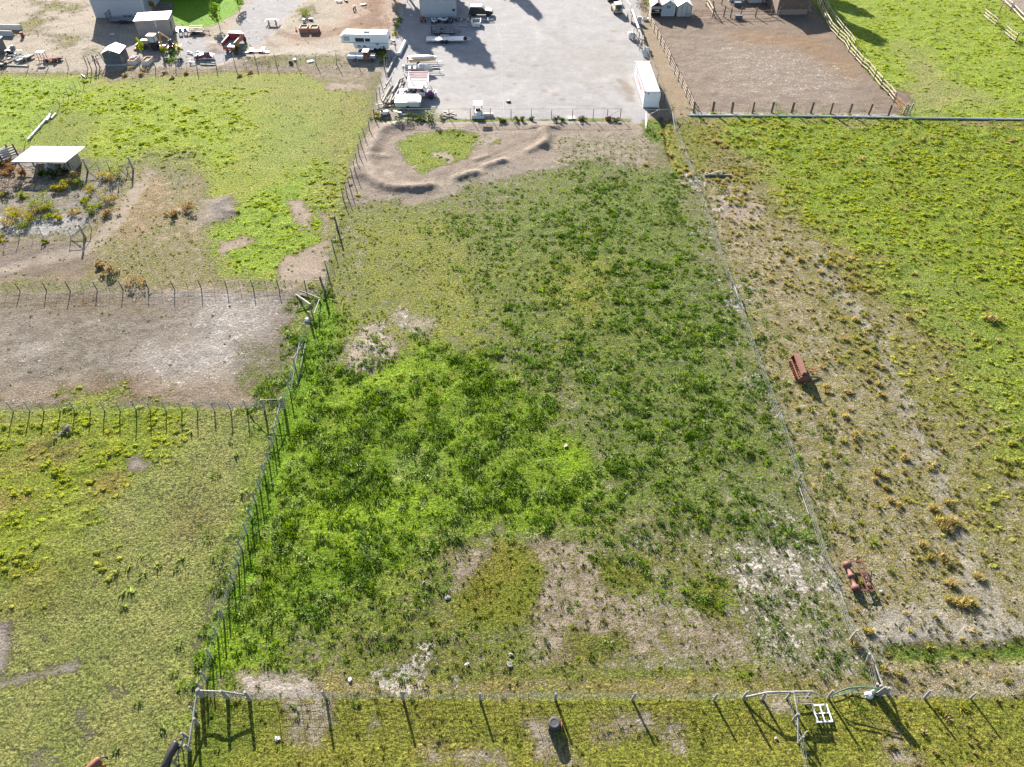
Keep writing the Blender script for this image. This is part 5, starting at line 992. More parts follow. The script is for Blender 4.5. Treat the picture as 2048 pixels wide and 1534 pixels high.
for k, (px, py, w, h) in enumerate(ys_):
    cc = [YG, OG, S(190,180,80), TN, S(170,185,75)][(k * 3) % 5]
    shrub('yellowing rabbitbrush shrub in the fenced weedy enclosure', px, py + 6, w * .95, h * .8, cc, 200 + k, n=int(200 + 90 * w), size=.07, group='rabbitbrush shrubs in the fenced enclosure')
for k, (px, py, w, h) in enumerate(((85,352,1.6,1.0),(105,352,1.8,1.1),(125,350,1.6,1.0))): shrub('dark green bush in the shade before the open shelter', px, py, w, h, S(80,100,50), 240 + k, group='dark bushes before the shelter')
for k, (px, py, w, h) in enumerate(((10,330,1.8,.9),(28,340,2.2,1.1),(45,348,2.0,1.0),(5,350,2.0,.9))): shrub('rusty orange dead weed clump beside the open shelter', px, py, w, h, S(176,136,96), 250 + k, group='dead orange weeds by the shelter')
for k, (px, py, w, h) in enumerate(((15,370,2.4,1.0),(35,372,2.4,1.0),(8,385,2.2,.9))): shrub('pale grey dead weed clump below the open shelter', px, py, w, h, S(190,178,170), 260 + k, group='dead grey weeds below the shelter')
for k, (px, py, w, h, lab) in enumerate(((376,417,2.4,1.0,'tan tumbleweed clump beside the dirt pile, larger one'),(350,430,1.8,.8,'tan tumbleweed clump beside the dirt pile, smaller one'),(222,545,2.0,1.0,'tan tumbleweed clump above the paddock fence, west one'),(268,565,2.6,1.0,'tan tumbleweed clump against the paddock fence'),(220,427,2.0,1.0,'tan weed clump on the enclosure fence'),(200,535,1.6,.7,'small tan weed clump above the paddock fence'))):
    shrub(lab, px, py, w, h, S(200,172,128), 270 + k, n=320)
ww = [(280,150,1.6),(290,140,1.4),(262,138,1.3),(330,146,1.2),(372,148,1.1),(345,157,.9),(480,152,1.0),(500,146,1.1),(250,152,1.2)]
for k, (px, py, w) in enumerate(ww): shrub('dry straw weed clump below the back fence', px, py, w, .5, S(200,178,130), 290 + k, n=140, group='dry weeds below the back fence')
# isolated dry tussocks of the east strip, the large ones
tus = [(1905,1045,1.3),(1882,1043,1.2),(1892,1058,1.0),(1867,1018,.9),(1893,1005,.8),(1810,916,.8),(1845,1090,.8),(1858,1115,.8),(1885,1112,1.0),(1892,1125,.8),(1818,636,.9),(1980,640,1.4),(1921,1207,1.0),(1941,1206,1.0),(1902,1168,.9),(1955,1155,.8),(1898,1200,.7),(1780,1000,.6),(1798,1010,.6),(1755,945,.7),(1750,960,.6),(1769,952,.6),(1772,975,.6),(1695,785,.7),(1690,835,.7),(1710,870,.7),(1645,735,.6),(1652,772,.6),(1730,700,.7),(1750,730,.7),(1765,735,.7),(1720,738,.6),(1735,760,.6),(1757,770,.7),(1762,790,.7),(1690,680,.7),(1710,640,.8),(1684,640,.8),(1700,820,.5),(1540,560,.6),(1655,530,.9),(1640,545,.8),(1600,520,.9),(1573,505,.8),(1430,285,.9),(1450,292,.9),(1455,265,.8),(1380,352,.8),(1358,345,.8),(1371,340,.7),(1345,310,.9),(1710,1290,.9),(1735,1262,.8),(1742,1335,.6),(1768,1340,.6),(1800,1350,.6),(1290,330,.7)]
for k, (px, py, w) in enumerate(tus):
    o = gpt(px, py); n = 90; r = np.random.default_rng(500 + k); one = np.array([0.])
    V, C = blades(one, one, one, np.array([w*.45]), np.array([w*.55]), np.array([[*S(*( (224,204,140), (210,196,120), (220,198,146))[k % 3])]]), n, .035, fill=.5, seed=600 + k, lean=.5, up=.92)
    V2, C2 = domes(one, one, one, np.array([w*.3]), np.array([w*.36]), np.array([[*S(200,180,110)]]), 900 + k); V = np.concatenate([V, V2]); C = np.concatenate([C, C2])
    ob = link(bpy.data.objects.new('grass_tussock', tri_mesh('grass_tussock', V, np.clip(C,0,1), M_LEAF))); ob.location = o
    ob['label'] = 'large straw coloured grass tussock standing alone in the dry strip'; ob['category'] = 'tussock'; ob['group'] = 'large straw tussocks of the dry strip'
# broad leaved docks in the south west pasture
for k, (px, py) in enumerate(((281,1115),(316,1132),(256,1137),(234,1144),(285,1150),(243,1188),(262,1185),(247,1215),(471,909),(487,985),(362,1118),(355,1138),(325,1462),(232,1500),(275,1405),(380,866))):
    o = gpt(px, py); one = np.array([0.]); V, C = blades(one, one, one, np.array([.2]), np.array([.42]), np.array([[*S(190,205,120)]]), 16, .08, fill=.2, seed=700 + k, lean=.7, up=.7)
    ob = link(bpy.data.objects.new('dock_plant', tri_mesh('dock_plant', V, np.clip(C,0,1), M_LEAF))); ob.location = o
    ob['label'] = 'pale leafy dock plant in the trampled southwest pasture'; ob['category'] = 'weed'; ob['group'] = 'dock plants in the southwest pasture'
# ---------------------------------------------------------------- vehicles
def prof_body(par, name, m, prof, y0, y1, label=None): return part(name, MB().prism(prof, y0, y1), m, par, label)
def suv(name, label, px, py, rz, body, top, L=4.7, W=1.85):
    o = root(name, label, 'car', (*P(px, py), 0), rz)
    part('body', MB().prism([(-L/2,.45),(L/2-.1,.42),(L/2,.75),(L/2-.05,.98),(L/2-1.35,1.12),(-L/2+.05,1.12),(-L/2,.9)], -W/2, W/2), body, o)
    cab = [(-L/2+.08,1.12),(L/2-1.45,1.12),(L/2-2.05,1.74),(-L/2+.3,1.74)]
    part('cabin', MB().prism(cab, -W/2+.07, W/2-.07), body, o)
    part('roof', MB().box(-L/2+.32, L/2-2.08, -W/2+.1, W/2-.1, 1.742, 1.80), top, o); part('hood', MB().prism([(L/2-1.4,1.125),(L/2-.08,.985),(L/2-.08,1.02),(L/2-1.4,1.17)], -W/2+.08, W/2-.08), top, o)
    for s in (-1, 1):
        y = s * (W/2 - .065)
        for xa, xb, xc, xd in ((-L/2+.22,-L/2+1.05,-L/2+1.05,-L/2+.38), (-L/2+1.15,-.1,-.1,-L/2+1.15), (0.0,L/2-1.68,L/2-2.15,0.0)):
            part('window', MB().add([(xa,y,1.2),(xb,y,1.2),(xc,y,1.66),(xd,y,1.66)], [(0,1,2,3)]), GLASS, o)
        part('bumper_trim', MB().box(-L/2+.9, L/2-1.1, y-.03 if s<0 else y, y if s<0 else y+.03, .52, .62), GREYM, o)
        part('headlight', MB().box(L/2-.04, L/2+.02, s*.62-.16, s*.62+.16, .72, .9), GLASSL, o)
    part('windshield', MB().add([(L/2-1.44,-W/2+.15,1.17),(L/2-1.44,W/2-.15,1.17),(L/2-2.02,W/2-.2,1.72),(L/2-2.02,-W/2+.2,1.72)], [(0,1,2,3)]), GLASS, o)
    for x in (-L/2+1.0, -L/2+2.0): part('roof_rack', MB().box(x-.04,x+.04,-W/2+.15,W/2-.15,1.81,1.87), WHITE, o)
    part('bumper', MB().box(L/2-.06,L/2+.12,-W/2+.1,W/2-.1,.42,.6), BLACKP, o); part('bumper', MB().box(-L/2-.12,-L/2+.04,-W/2+.1,W/2-.1,.42,.6), BLACKP, o)
    for x in (-L/2+.85, L/2-.9):
        for s in (-1, 1): wheel(o, x, s*(W/2-.1), .37, .37, .24)
    return o
suv('parked_car', 'black station wagon with a white snowy looking roof and hood, beside the block garage', 962, 30, R(-2), BLACKP, WHITE)
JG = mat('tan_green_paint', (.30, .28, .20), .5, var=.15)
o = root('parked_jeep', 'tan open backed jeep seen from behind at the top edge of the yard', 'car', (*P(1233,24), 0), R(96))
part('body', MB().prism([(-1.7,.5),(1.8,.5),(1.8,1.05),(.4,1.1),(-1.7,1.1)], -.8, .8), JG, o); part('cabin', MB().prism([(-1.65,1.1),(.5,1.1),(.2,1.85),(-1.6,1.85)], -.72, .72), JG, o); part('roof', MB().box(-1.5,.2,-.7,.7,1.86,1.92), mat('cream_top', (.62,.6,.5), .6), o)
part('rear_window', MB().box(-1.72,-1.66,-.55,.55,1.2,1.75), GLASS, o); part('windshield', MB().quad((.52,-.6,1.15),(.52,.6,1.15),(.24,.6,1.8),(.24,-.6,1.8)), GLASS, o); part('bumper', MB().box(-1.9,-1.72,-.75,.75,.5,.7), STEEL, o)
for x in (-1.1, 1.2):
    for s in (-1, 1): wheel(o, x, s*.75, .42, .42, .28)
wheel(o, -1.85, .0, 1.0, .3, .2)
suv('parked_car', 'dark car nose cut off beside the tan jeep at the top edge', 1221, -2, R(96), STEELD, STEELD)
# pick-up cab in purple and white
o = root('pickup_truck', 'stripped purple pickup cab with a white door and open engine bay', 'truck', (*P(848,194), 0), R(-4))
PUR = mat('purple_paint', (.17, .045, .14), .4, var=.2); CREAM = mat('cream_roof_paint', (.68,.6,.52), .5, var=.1)
part('body', MB().prism([(-1.0,.5),(1.75,.5),(1.9,.7),(1.85,1.0),(.35,1.08),(-1.0,1.08)], -.85, .85), PUR, o)
part('cabin', MB().prism([(-.95,1.08),(.4,1.08),(-.05,1.72),(-.9,1.72)], -.78, .78), PUR, o); part('roof', MB().box(-.95,-.02,-.8,.8,1.725,1.8), CREAM, o)
dr = part('door', MB().box(-.85,.4,-.9,-.855,.5,1.12), WHITE, o, 'white replacement door with dark lettering')
mb = MB(); 
for x, z, w, h_ in ((-.42,.78,.06,.2),(-.3,.74,.05,.16),(-.2,.74,.14,.05),(-.05,.7,.05,.14),(.04,.68,.12,.05),(-.66,.98,.2,.06)): mb.box(x,x+w,-.915,-.903,z,z+h_)
part('lettering', mb, STEELD, dr)
part('window', MB().quad((-.78,-.79,1.15),(.25,-.79,1.15),(-.1,-.79,1.62),(-.72,-.79,1.62)), GLASS, o); part('windshield', MB().quad((.42,-.7,1.12),(.42,.7,1.12),(-.02,.68,1.7),(-.02,-.68,1.7)), GLASSL, o)
part('engine_bay', MB().box(.6,1.7,-.6,.6,1.05,1.12), BLACKP, o); part('engine', MB().box(.8,1.4,-.35,.3,1.1,1.28,top=.8).tube([(.9,.2,1.3),(1.4,.2,1.25)], .07), STEEL, o)
part('grille', MB().box(1.9,1.98,-.75,.75,.62,.98), WHITE, o); part('bumper', MB().box(1.92,2.1,-.85,.85,.45,.6), STEEL, o)
for s in (-1, 1): part('headlight', MB().box(1.93,2.0,s*.6-.12,s*.6+.12,.78,.95), GLASSL, o); wheel(o, 1.3, s*.8, .38, .38, .24)
part('frame_rail', MB().box(-3.4,-1.0,-.5,-.38,.55,.68).box(-3.4,-1.0,.38,.5,.55,.68).box(-3.4,-3.3,-.5,.5,.55,.68), RUST, o); wheel(o, -2.2, .6, .38, .38, .24); wheel(o, -1.6, -.2, .9, .36, .22, YELP)
# rack truck bed
o = root('stock_rack', 'stock rack truck bed of striped pale rails standing behind the purple pickup', 'rack', (*P(817,190), 0), R(2))
RK = mat('rack_rail_paint', (.62,.55,.55), .6, var=.15); RKR = mat('rack_red_rail', (.40,.14,.2), .6, var=.2)
part('bed', MB().box(0,3.3,.2,4.2,.9,1.0), GREYM, o); part('side_panel', MB().box(0,3.3,.12,.19,.45,1.05), BLUEP, o); wheel(o, 1.8, .5, .38, .38, .24)
for x in (.05, 3.25):
    for y in (.2, 4.1): part('post', MB().box(x-.05,x+.05,y-.05,y+.05,.3,2.3), WHITE, o)
for i in range(7): part('rail', MB().box(0.06,3.24,4.08,4.12,1.05+i*.18,1.15+i*.18), RKR if i % 2 else RK, o)
for x in (.0, 3.3):
    for i in range(5): part('rail', MB().box(x-.02,x+.02,.26,4.04,1.1+i*.25,1.2+i*.25), RK, o)
for i in range(6): part('top_rail', MB().box(.06,3.24,.3+i*.72,.36+i*.72,2.2,2.26), RKR if i % 2 else WHITE, o)
for i in range(9): part('plank', MB().box(.05,3.25,.25+i*.43,.62+i*.43,1.005,1.03), GREYM, o)
# boats
def boat_hull(mb, L, W, H, z0, deck=True):
    n = 9; top = []; bot = []
    for i in range(n):
        t = i / (n - 1); w = W / 2 * (1 if t < .5 else math.cos((t - .5) * math.pi) ** .75 if t < 1 else 0); x = t * L
        top.append((x, max(w, .02), z0 + H * (1 + .15 * t))); bot.append((x * .94, max(w * .55, .01), z0 + H * .12 * t))
    v = [(x, s * w, z) for ring in (top, bot) for s in (-1, 1) for x, w, z in ring]
    f = []
    for i in range(n - 1):
        f += [(i, i+1, 2*n+i+1, 2*n+i), (n+i, 3*n+i, 3*n+i+1, n+i+1), (2*n+i, 2*n+i+1, 3*n+i+1, 3*n+i)]
        if deck: f.append((i, n+i, n+i+1, i+1))
    f.append((0, 2*n, 3*n, n)); return mb.add(v, f)
ang, L = span((818,125), (874,121))
o = root('fibreglass_boat', 'white covered fishing boat with a tan hull stripe, the upper of two boats', 'boat', (*P(819,128), 0), R(4))
part('hull', boat_hull(MB(), 5.0, 1.7, .6, .5), mat('tan_hull', (.55,.38,.2), .5), o); part('cover', MB().blob((2.35,0,1.16), 2.3, .78, .3, n=16, m=8), WHITE, o)
part('outboard_motor', MB().box(-.35,-.05,-.18,.18,.9,1.35,top=.8).tube([(-.2,0,.9),(-.3,0,.2)], .06), BLACKP, o)
tr = part('trailer_frame', MB().box(0,5.6,-.5,-.42,.35,.43).box(0,4.2,.42,.5,.35,.43).bar((4.2,.46,.39),(5.9,0,.39),.08), STEEL, o); wheel(o, 1.6, -.85, .3, .3, .2); wheel(o, 1.6, .85, .3, .3, .2); part('jack', MB().tube([(5.0,-.46,0),(5.0,-.46,.8)], .04), STEELD, o)
o = root('open_boat', 'open aluminium boat with a bunched grey cover on a long trailer, the lower boat', 'boat', (*P(811,146), 0), R(3))
part('hull', boat_hull(MB(), 4.9, 1.7, .6, .5, deck=False), WHITE, o); part('floor', MB().box(.1,3.3,-.7,.7,.62,.66), STEELD, o)
for x in (.6, 1.5): part('seat', MB().box(x,x+.4,-.75,.75,.85,.98), WHITE, o)
part('cover', MB().blob((3.0,0,1.1), .8, .75, .45, n=10, m=6, jit=.18, seed=2), mat('grey_tarp', (.45,.47,.52), .8, var=.15), o)
part('outboard_motor', MB().box(-.45,-.1,-.2,.2,.8,1.3,top=.8).tube([(-.3,0,.8),(-.4,0,.15)], .07), GREYM, o)
part('trailer_frame', MB().bar((0,-.8,.4),(6.6,-.35,.4),.09).bar((0,.8,.4),(5.8,.85,.5),.07).bar((5.8,.85,.5),(6.6,-.35,.4),.05), WHITE, o); wheel(o, 1.2, -.95, .32, .32, .2); wheel(o, 1.2, .95, .32, .32, .2); part('jack', MB().tube([(6.0,-.4,0),(6.0,-.4,.9)], .04), STEELD, o)
# camper shell, white boards
o = root('camper_shell', 'white pop-up camper box with panelled lid beside the log pile', 'camper', (*P(791,219), 0), R(2)); part('body', MB().box(0,3.9,0,2.9,.35,1.0), mat('pale_green_grey', (.5,.54,.5), .6, var=.1), o); part('lid', MB().box(-.05,3.95,-.05,2.95,1.005,1.2), WHITE, o); part('lid_panel', MB().box(1.7,3.7,1.3,2.4,1.205,1.3), WHITE, o); part('lid_panel', MB().box(1.9,3.6,.2,1.1,1.205,1.28), WHITE, o); part('end_panel', MB().box(3.96,4.1,.1,2.8,.3,1.1), GREYM, o); wheel(o, 2.0, -.02, .28, .28, .18)
for k, (px, py, l_, w_, rz, lab) in enumerate(((812,186,3.0,.9,.05,'white sheet panel lying above the camper box, upper of two'),(806,192,3.2,.8,-.2,'white sheet panel lying above the camper box, lower of two'))):
    single('metal_sheet', MB().box(-l_/2,l_/2,-w_/2,w_/2,.5,.56), WHITE, lab, 'panel', (*P(px,py),0), rz)
o = root('scrap_heap', 'tangled scrap of hoses and metal between the pickup and the camper box', 'scrap', (*P(826,190),0)); rd = random.Random(9)
for k in range(14): part('scrap_piece', MB().box(-.25,.25,-.15,.15,0,.25,top=.7) if k % 2 else MB().tube([(0,0,0),(.3,.2,.3),(.7,.1,.1)], .06), (STEELD, WHITE, RUST, GREYM)[k % 4], o, loc=(rd.uniform(-1.2,1.3), rd.uniform(-.6,.6), rd.uniform(.3,.8)), rot=(0,rd.uniform(-.5,.5),rd.uniform(0,6)))
# logs
rl = random.Random(12)
LOGS = [(772,212,793,172),(776,212,797,168),(780,214,800,165),(767,214,782,185),(784,205,806,160),(788,206,803,172),(770,185,782,165),(774,180,784,165),(793,195,808,166),(797,170,808,160),(783,187,792,196),(786,195,797,178),(799,205,806,186),(790,208,806,178),(786,209,797,190),(764,210,773,196),(795,180,800,167),(778,207,786,190)]
for k, (x0, y0, x1, y1) in enumerate(LOGS):
    a, L = span((x0,y0),(x1,y1)); r = rl.uniform(.13,.26); z = .18 + .22 * (k % 4)
    ob = single('log', MB().tube([(0,0,0),(L/2,rl.uniform(-.1,.1),rl.uniform(-.05,.1)),(L,0,0)], r, n=8, r1=r*.8), (WOODL, WOOD, WOODW)[k % 3], 'peeled log in the leaning heap between the fence and the camper box', 'log', (*P(x0,y0), z), a, 'logs of the big log pile')
for k, (x0, y0, x1, y1, lab) in enumerate(((752,214,790,207,'long pale plank lying across the foot of the log pile'),(765,215,788,214,'short brown plank at the foot of the log pile'))):
    a, L = span((x0,y0),(x1,y1)); single('plank', MB().box(0,L,-.15,.15,0,.12), (WOODL, mat('orange_plank',(.4,.24,.12),.8))[k], lab, 'plank', (*P(x0,y0), .3 - .15 * k), a)
a, L = span((775,151),(796,107)); single('long_pole', MB().tube([(0,0,.25),(L*.5,0,.35),(L,0,.25)], .2, n=8, r1=.15), WOOD, 'long dark grey pole lying along the fence by the log pile', 'pole', (*P(775,151),0), a)
a, L = span((799,112),(811,87)); o = single('white_trough', MB().tube([(0,0,.32),(L,0,.32)], .34, n=10), WHITE, 'white capped pipe length lying on the gravel beside the fence', 'pipe', (*P(799,112),0), a)
# trailers in the yard
def trailer(label, px, py, rz, L, W, deckm, framem, z=.55, rails=False, wheels=2, group=None, spare=False, name='flat_trailer', ramp=False, nd=14):
    o = root(name, label, 'trailer', (*P(px, py), 0), rz, group)
    part('frame', MB().box(0,L,-W/2,-W/2+.1,z-.15,z).box(0,L,W/2-.1,W/2,z-.15,z).box(0,.1,-W/2+.1,W/2-.1,z-.15,z).box(L-.1,L,-W/2+.1,W/2-.1,z-.15,z), framem, o)
    for i in range(nd): y0 = -W/2 + W * i / nd; part('deck_board', MB().box(.01,L-.01,y0+.012,y0+W/nd-.012,z+.003,z+.045), deckm, o)
    part('tongue', MB().bar((L,-W/2+.2,z-.1),(L+1.3,0,z-.1),.09).bar((L,W/2-.2,z-.1),(L+1.3,0,z-.1),.09), framem, o); part('hitch_jack', MB().tube([(L+.9,0,0),(L+.9,0,z+.35)], .04), framem, o)
    for i in range(wheels):
        x = L * .42 + i * .8
        for s in (-1, 1): wheel(o, x, s * (W/2 + .14), .34, .34, .22)
    for s in (-1, 1): part('fender', MB().box(L*.42-.45, L*.42+.8*(wheels-1)+.45, s*(W/2+.14)-.13, s*(W/2+.14)+.13, .7, .75), framem, o)
    if rails:
        for s in (-1, 1):
            for zz in (z+.3, z+.6): part('side_rail', MB().box(0,L,s*(W/2)-.03,s*(W/2)+.03,zz-.03,zz+.03), framem, o)
            for x in [L*i/5 for i in range(6)]: part('rail_post', MB().box(x-.03,x+.03,s*W/2-.03,s*W/2+.03,z,z+.6), framem, o)
        for zz in (z+.3, z+.6): part('side_rail', MB().box(L-.03,L+.03,-W/2,W/2,zz-.03,zz+.03), framem, o)
        part('ramp_gate', MB().box(-.05,.0,-W/2,W/2,z,z+1.1), framem, o)
    if spare: wheel(o, L + .15, -W/2 + .3, z+.2, .36, .22)
    if ramp:
        for s in (0, 1):
            for i in range(4): part('ramp_rung', MB().box(-.1,0,-W/2+.1,W/2-.1,z+.2+i*.35,z+.28+i*.35), framem, o)
            break
        part('ramp_frame', MB().box(-.1,0,-W/2,-W/2+.1,z,z+1.5).box(-.1,0,W/2-.1,W/2,z,z+1.5), framem, o)
    return o
trailer('black railed utility trailer with wooden deck behind the silver flat trailer', 864, 69, R(2), 4.4, 1.9, WOODW, BLACKP, rails=True, wheels=1)
trailer('long silver flatbed trailer with twin axle wheels and a spare', 853, 83, R(1), 7.2, 2.0, mat('silver_deck', (.55,.57,.6), .45, .2, var=.05), WHITE, spare=True)
trailer('dark wooden flatbed trailer with raised ramps in front of the big metal shed', 222, 44, R(1), 6.2, 2.2, mat('grey_deck_wood', (.2,.2,.22), .9, var=.3), STEELD, ramp=True)
o = trailer('small hay trailer with stacked pale boards by the lawn', 379, 67, R(0), 2.9, 1.5, WOODL, WOODD, rails=False, wheels=1)
for i in range(5): single('board', MB().box(0,2.7,-.1,.1,0,.09), WOODL, 'pale board stacked on the small hay trailer', 'board', (*P(380, 66.5 - i * 2.0), .62 + .08 * (i % 2)), R(3), 'boards stacked on the small hay trailer')
# pickup bed
o = root('pickup_bed', 'white detached pickup bed lying beside the black station wagon', 'truck bed', (*P(943,54), 0), R(0)); part('floor', MB().box(0,1.8,0,2.2,.3,.4), GREYM, o)
for x in (0, 1.68): part('side_panel', MB().box(x,x+.15,0,2.2,.4,.95), WHITE, o)
part('tailgate', MB().box(.16,1.67,-.02,.08,.05,.75), WHITE, o); part('front_panel', MB().box(.16,1.67,2.1,2.2,.4,.9), GREYM, o)
# quads and scrap by the garage
def quad(label, px, py, rz, m, s=1.0):
    o = root('quad_bike', label, 'quad bike', (*P(px, py), 0), rz); 
    part('body', MB().box(-.55*s,.6*s,-.18*s,.18*s,.4*s,.7*s,top=.8), m, o); part('fender', MB().box(-.8*s,-.25*s,-.5*s,.5*s,.62*s,.7*s,top=.85), m, o); part('fender', MB().box(.3*s,.8*s,-.48*s,.48*s,.62*s,.7*s,top=.85), m, o)
    part('seat', MB().box(-.5*s,.15*s,-.15*s,.15*s,.71*s,.82*s,top=.8), BLACK, o); part('handlebar', MB().tube([(.35*s,-.38*s,.98*s),(.42*s,0,.9*s),(.35*s,.38*s,.98*s)], .02), STEELD, o)
    for x in (-.55*s, .58*s):
        for q in (-1, 1): wheel(o, x, q*.42*s, .27*s, .27*s, .22*s)
    return o
quad('white quad bike parked against the block garage', 886, 45, R(160), WHITE, 1.15); quad('white and grey quad bike parked left of the first one by the garage', 868, 46, R(100), WHITE); quad('dark quad bike in the shade at the garage wall end', 900, 45, R(80), STEELD); quad('dark quad bike at the near corner of the block garage', 846, 43, R(100), RUST)
o = root('junk_row', 'row of rusty metal junk and hoses between the garage and the pickup bed', 'junk', (*P(922,40),0)); rd = random.Random(4)
for k in range(16): part('scrap_piece', (MB().box(-.4,.4,-.08,.08,0,.12), MB().tube([(0,0,.05),(.9,.3,.1)], .05), MB().box(-.2,.2,-.2,.2,0,.3,top=.8))[k % 3], (RUST, STEELD, GREYM, WOODD)[k % 4], o, loc=(rd.uniform(-1.5,2.4), rd.uniform(-1.0,1.0), rd.uniform(0,.2)), rot=(0,0,rd.uniform(0,6)))
o = root('pipe_rack', 'low frame of pale pipes lying in front of the black station wagon', 'frame', (*P(962,42),0)); part('pipe', MB().tube([(0,0,.3),(2.6,0,.3)], .06), STEEL, o); part('pipe', MB().tube([(0,-.9,.2),(2.6,-.8,.2)], .06), RUST, o); part('pipe', MB().tube([(1.4,-1.1,.1),(1.4,.4,.5)], .05), STEEL, o)
for k, (px, py, w, d, lab) in enumerate(((924,52,1.2,.55,'pale board slab lying in front of the garage, longer one'),(933,53,.55,.5,'pale board slab lying in front of the garage, shorter one'))): single('slab', MB().box(-w/2,w/2,-d/2,d/2,0,.15), WOODL, lab, 'slab', (*P(px,py),0), .1 - k * .6)
o = root('stop_light_post', 'black box on a thin post at the corner of the block garage', 'post', (*P(912,38),0)); part('post', MB().tube([(0,0,0),(-.2,0,1.7)], .05), STEEL, o); part('box', MB().box(-.65,-.1,-.12,.12,1.5,1.85), BLACKP, o)
# tyre and hose in the yard
o = root('loose_wheel', 'loose wheel lying flat on the gravel near the fence', 'wheel', (*P(1017,204),0)); part('tyre', MB().lathe([(.22,0),(.36,.02),(.38,.12),(.36,.2),(.22,.22)], n=18), BLACK, o); part('rim', MB().lathe([(.05,.2),(.22,.21),(.24,.23),(.05,.23)], n=14), WHITE, o)
hp = [gpt(px, py, .02) for px, py in ((990,50),(996,62),(1002,78),(1004,95),(1004.5,120),(1005,150),(1005.5,172),(1003,180),(1004,195),(1007,205),(1008,232))]; single('water_hose', MB().tube([p - hp[0] for p in hp], .02, n=5), CONC, 'thin white water hose lying down the middle of the gravel yard', 'hose', hp[0])
# utility cart with canopy and blade
o = root('canopy_cart', 'white compact utility cart with a square canopy and front blade at the yard fence', 'cart', (*P(956,238),0), 0); CANO = WHITE
part('body', MB().box(-.55,.55,.3,1.9,.35,.85,top=.9), WHITE, o); part('seat', MB().box(-.4,.4,1.0,1.5,.86,1.15,top=.85), BLACK, o); part('canopy', MB().box(-.72,.72,.4,2.0,1.95,2.03), WHITE, o)
for x in (-.6, .6):
    for y in (.5, 1.9): part('canopy_post', MB().tube([(x,y,.8),(x,y,1.95)], .03), STEELD, o)
part('blade', MB().prism([(-.1,.05),(.02,.0),(.06,.3),(-.04,.5)], -1.0, 1.0, axis='x'), WHITE, o, loc=(0,.1,0)); part('blade_arm', MB().bar((-.3,.1,.3),(-.3,.5,.4),.07).bar((.3,.1,.3),(.3,.5,.4),.07), STEELD, o)
for x in (-.5, .5):
    for y in (.55, 1.6): t = part('wheel', MB().lathe([(.15,-.1),(.24,-.1),(.26,0),(.24,.1),(.15,.1)], (x*1.1,y,.26), 'x', 14), BLACK, o)
single('block_bin', MB().box(-.8,.8,-.25,.25,0,.45,top=.96), CONC, 'low grey concrete block beside the white cart', 'block', (*P(977,232),0)); 
o = root('wood_pallet', 'white wooden pallet leaning near the yard fence', 'pallet', (*P(1143,237),0), .1)
for i in range(5): part('slat', MB().box(-.6,.6,-.45+i*.22,-.33+i*.22,.12,.16), WHITE, o)
for y in (-.55, 0, .55): part('bearer', MB().box(y-.05,y+.05,-.45,.6,.0,.115), WOODW, o)
o = root('rust_barrel', 'rusty tipped barrel at the last posts of the yard fence', 'barrel', (*P(1216,240),0), .5); part('drum', MB().lathe([(.26,-.4),(.3,-.38),(.3,.38),(.26,.4)], (0,0,.3), 'x', 14), RUST, o); part('lid', MB().lathe([(.02,.41),(.27,.41)], (0,0,.3), 'x', 12), STEELD, o)
for k, (x0,y0,x1,y1,lab) in enumerate(((887,224,912,230,'pale board in the plank heap behind the yard fence, uppermost'),(884,229,912,236,'grey board in the plank heap behind the yard fence, middle'),(882,236,905,228,'grey board crossing the plank heap behind the yard fence'),(787,227,803,231,'bent white gutter length behind the yard fence, west one'),(803,231,818,231,'bent white gutter length behind the yard fence, east one'))):
    a, L = span((x0,y0),(x1,y1)); single('board', MB().box(0,L,-.14,.14,0,.1), (WOODL,WOOD,WOODW,WHITE,WHITE)[k], lab, 'board', (*P(x0,y0), .12 * k % .4 + .05), a)
o = root('lawn_mower', 'white and dark riding mower half hidden behind the first yard fence posts', 'mower', (*P(770,231),0), .3); part('body', MB().box(-.8,.8,-.35,.35,.3,.75,top=.8), WHITE, o); part('seat', MB().box(-.6,-.2,-.22,.22,.76,1.05,top=.8), BLACK, o); part('deck', MB().box(-.5,.4,-.55,.55,.15,.28), STEELD, o)
for x in (-.6,.6):
    for s in (-1,1): wheel(o, x, s*.42, .24, .24, .16)
# junk stack along the alley
o = root('lumber_rack', 'leaning rack of bleached boards and scrap along the alley fence', 'lumber', (*P(1262,34),0)); 
o1 = Vector(P(1262,34)+()) ; base = Vector((o.location.x, o.location.y, 0))
for (a, za, b, zb, r, m) in (((1262,36),1.6,(1275,75),1.7,.2,WHITE),((1266,38),1.2,(1277,78),1.2,.12,WOODL),((1273,70),1.6,(1285,96),1.5,.14,WOODW),((1285,88),1.5,(1286,112),.9,.12,WOODW),((1262,60),.3,(1272,80),.9,.09,WOODL)):
    A = Vector((*P(*a), za)) - base; B = Vector((*P(*b), zb)) - base; part('beam', MB().bar(A, B, r*1.6, r), m, o)
rd = random.Random(8)
for k in range(14):
    t = rd.random(); px = 1262 + 22 * t + rd.uniform(-4, 3); py = 72 + 32 * t; p = Vector((*P(px, py), 0)) - base
    part('board', MB().bar((0,0,0), (rd.uniform(-.4,.4), rd.uniform(-.3,.6), rd.uniform(1.0,1.6)), .12, .05), (WOODW, WOOD, WOODD)[k % 3], o, loc=p)
for k, (px, py) in enumerate(((1270,50),(1274,62),(1278,76),(1283,90),(1286,102))): part('post', MB().box(-.07,.07,-.07,.07,0,1.7), WOODD, o, loc=Vector((*P(px,py),0)) - base)
single('styrofoam_block', MB().box(-.6,.6,-.5,.5,.6,1.1,top=.9).box(-.5,-.1,-.45,.2,0,.6), WHITE, 'bright white chunk on the lumber rack beside the gravel yard', 'block', (*P(1261,76),0), .2)
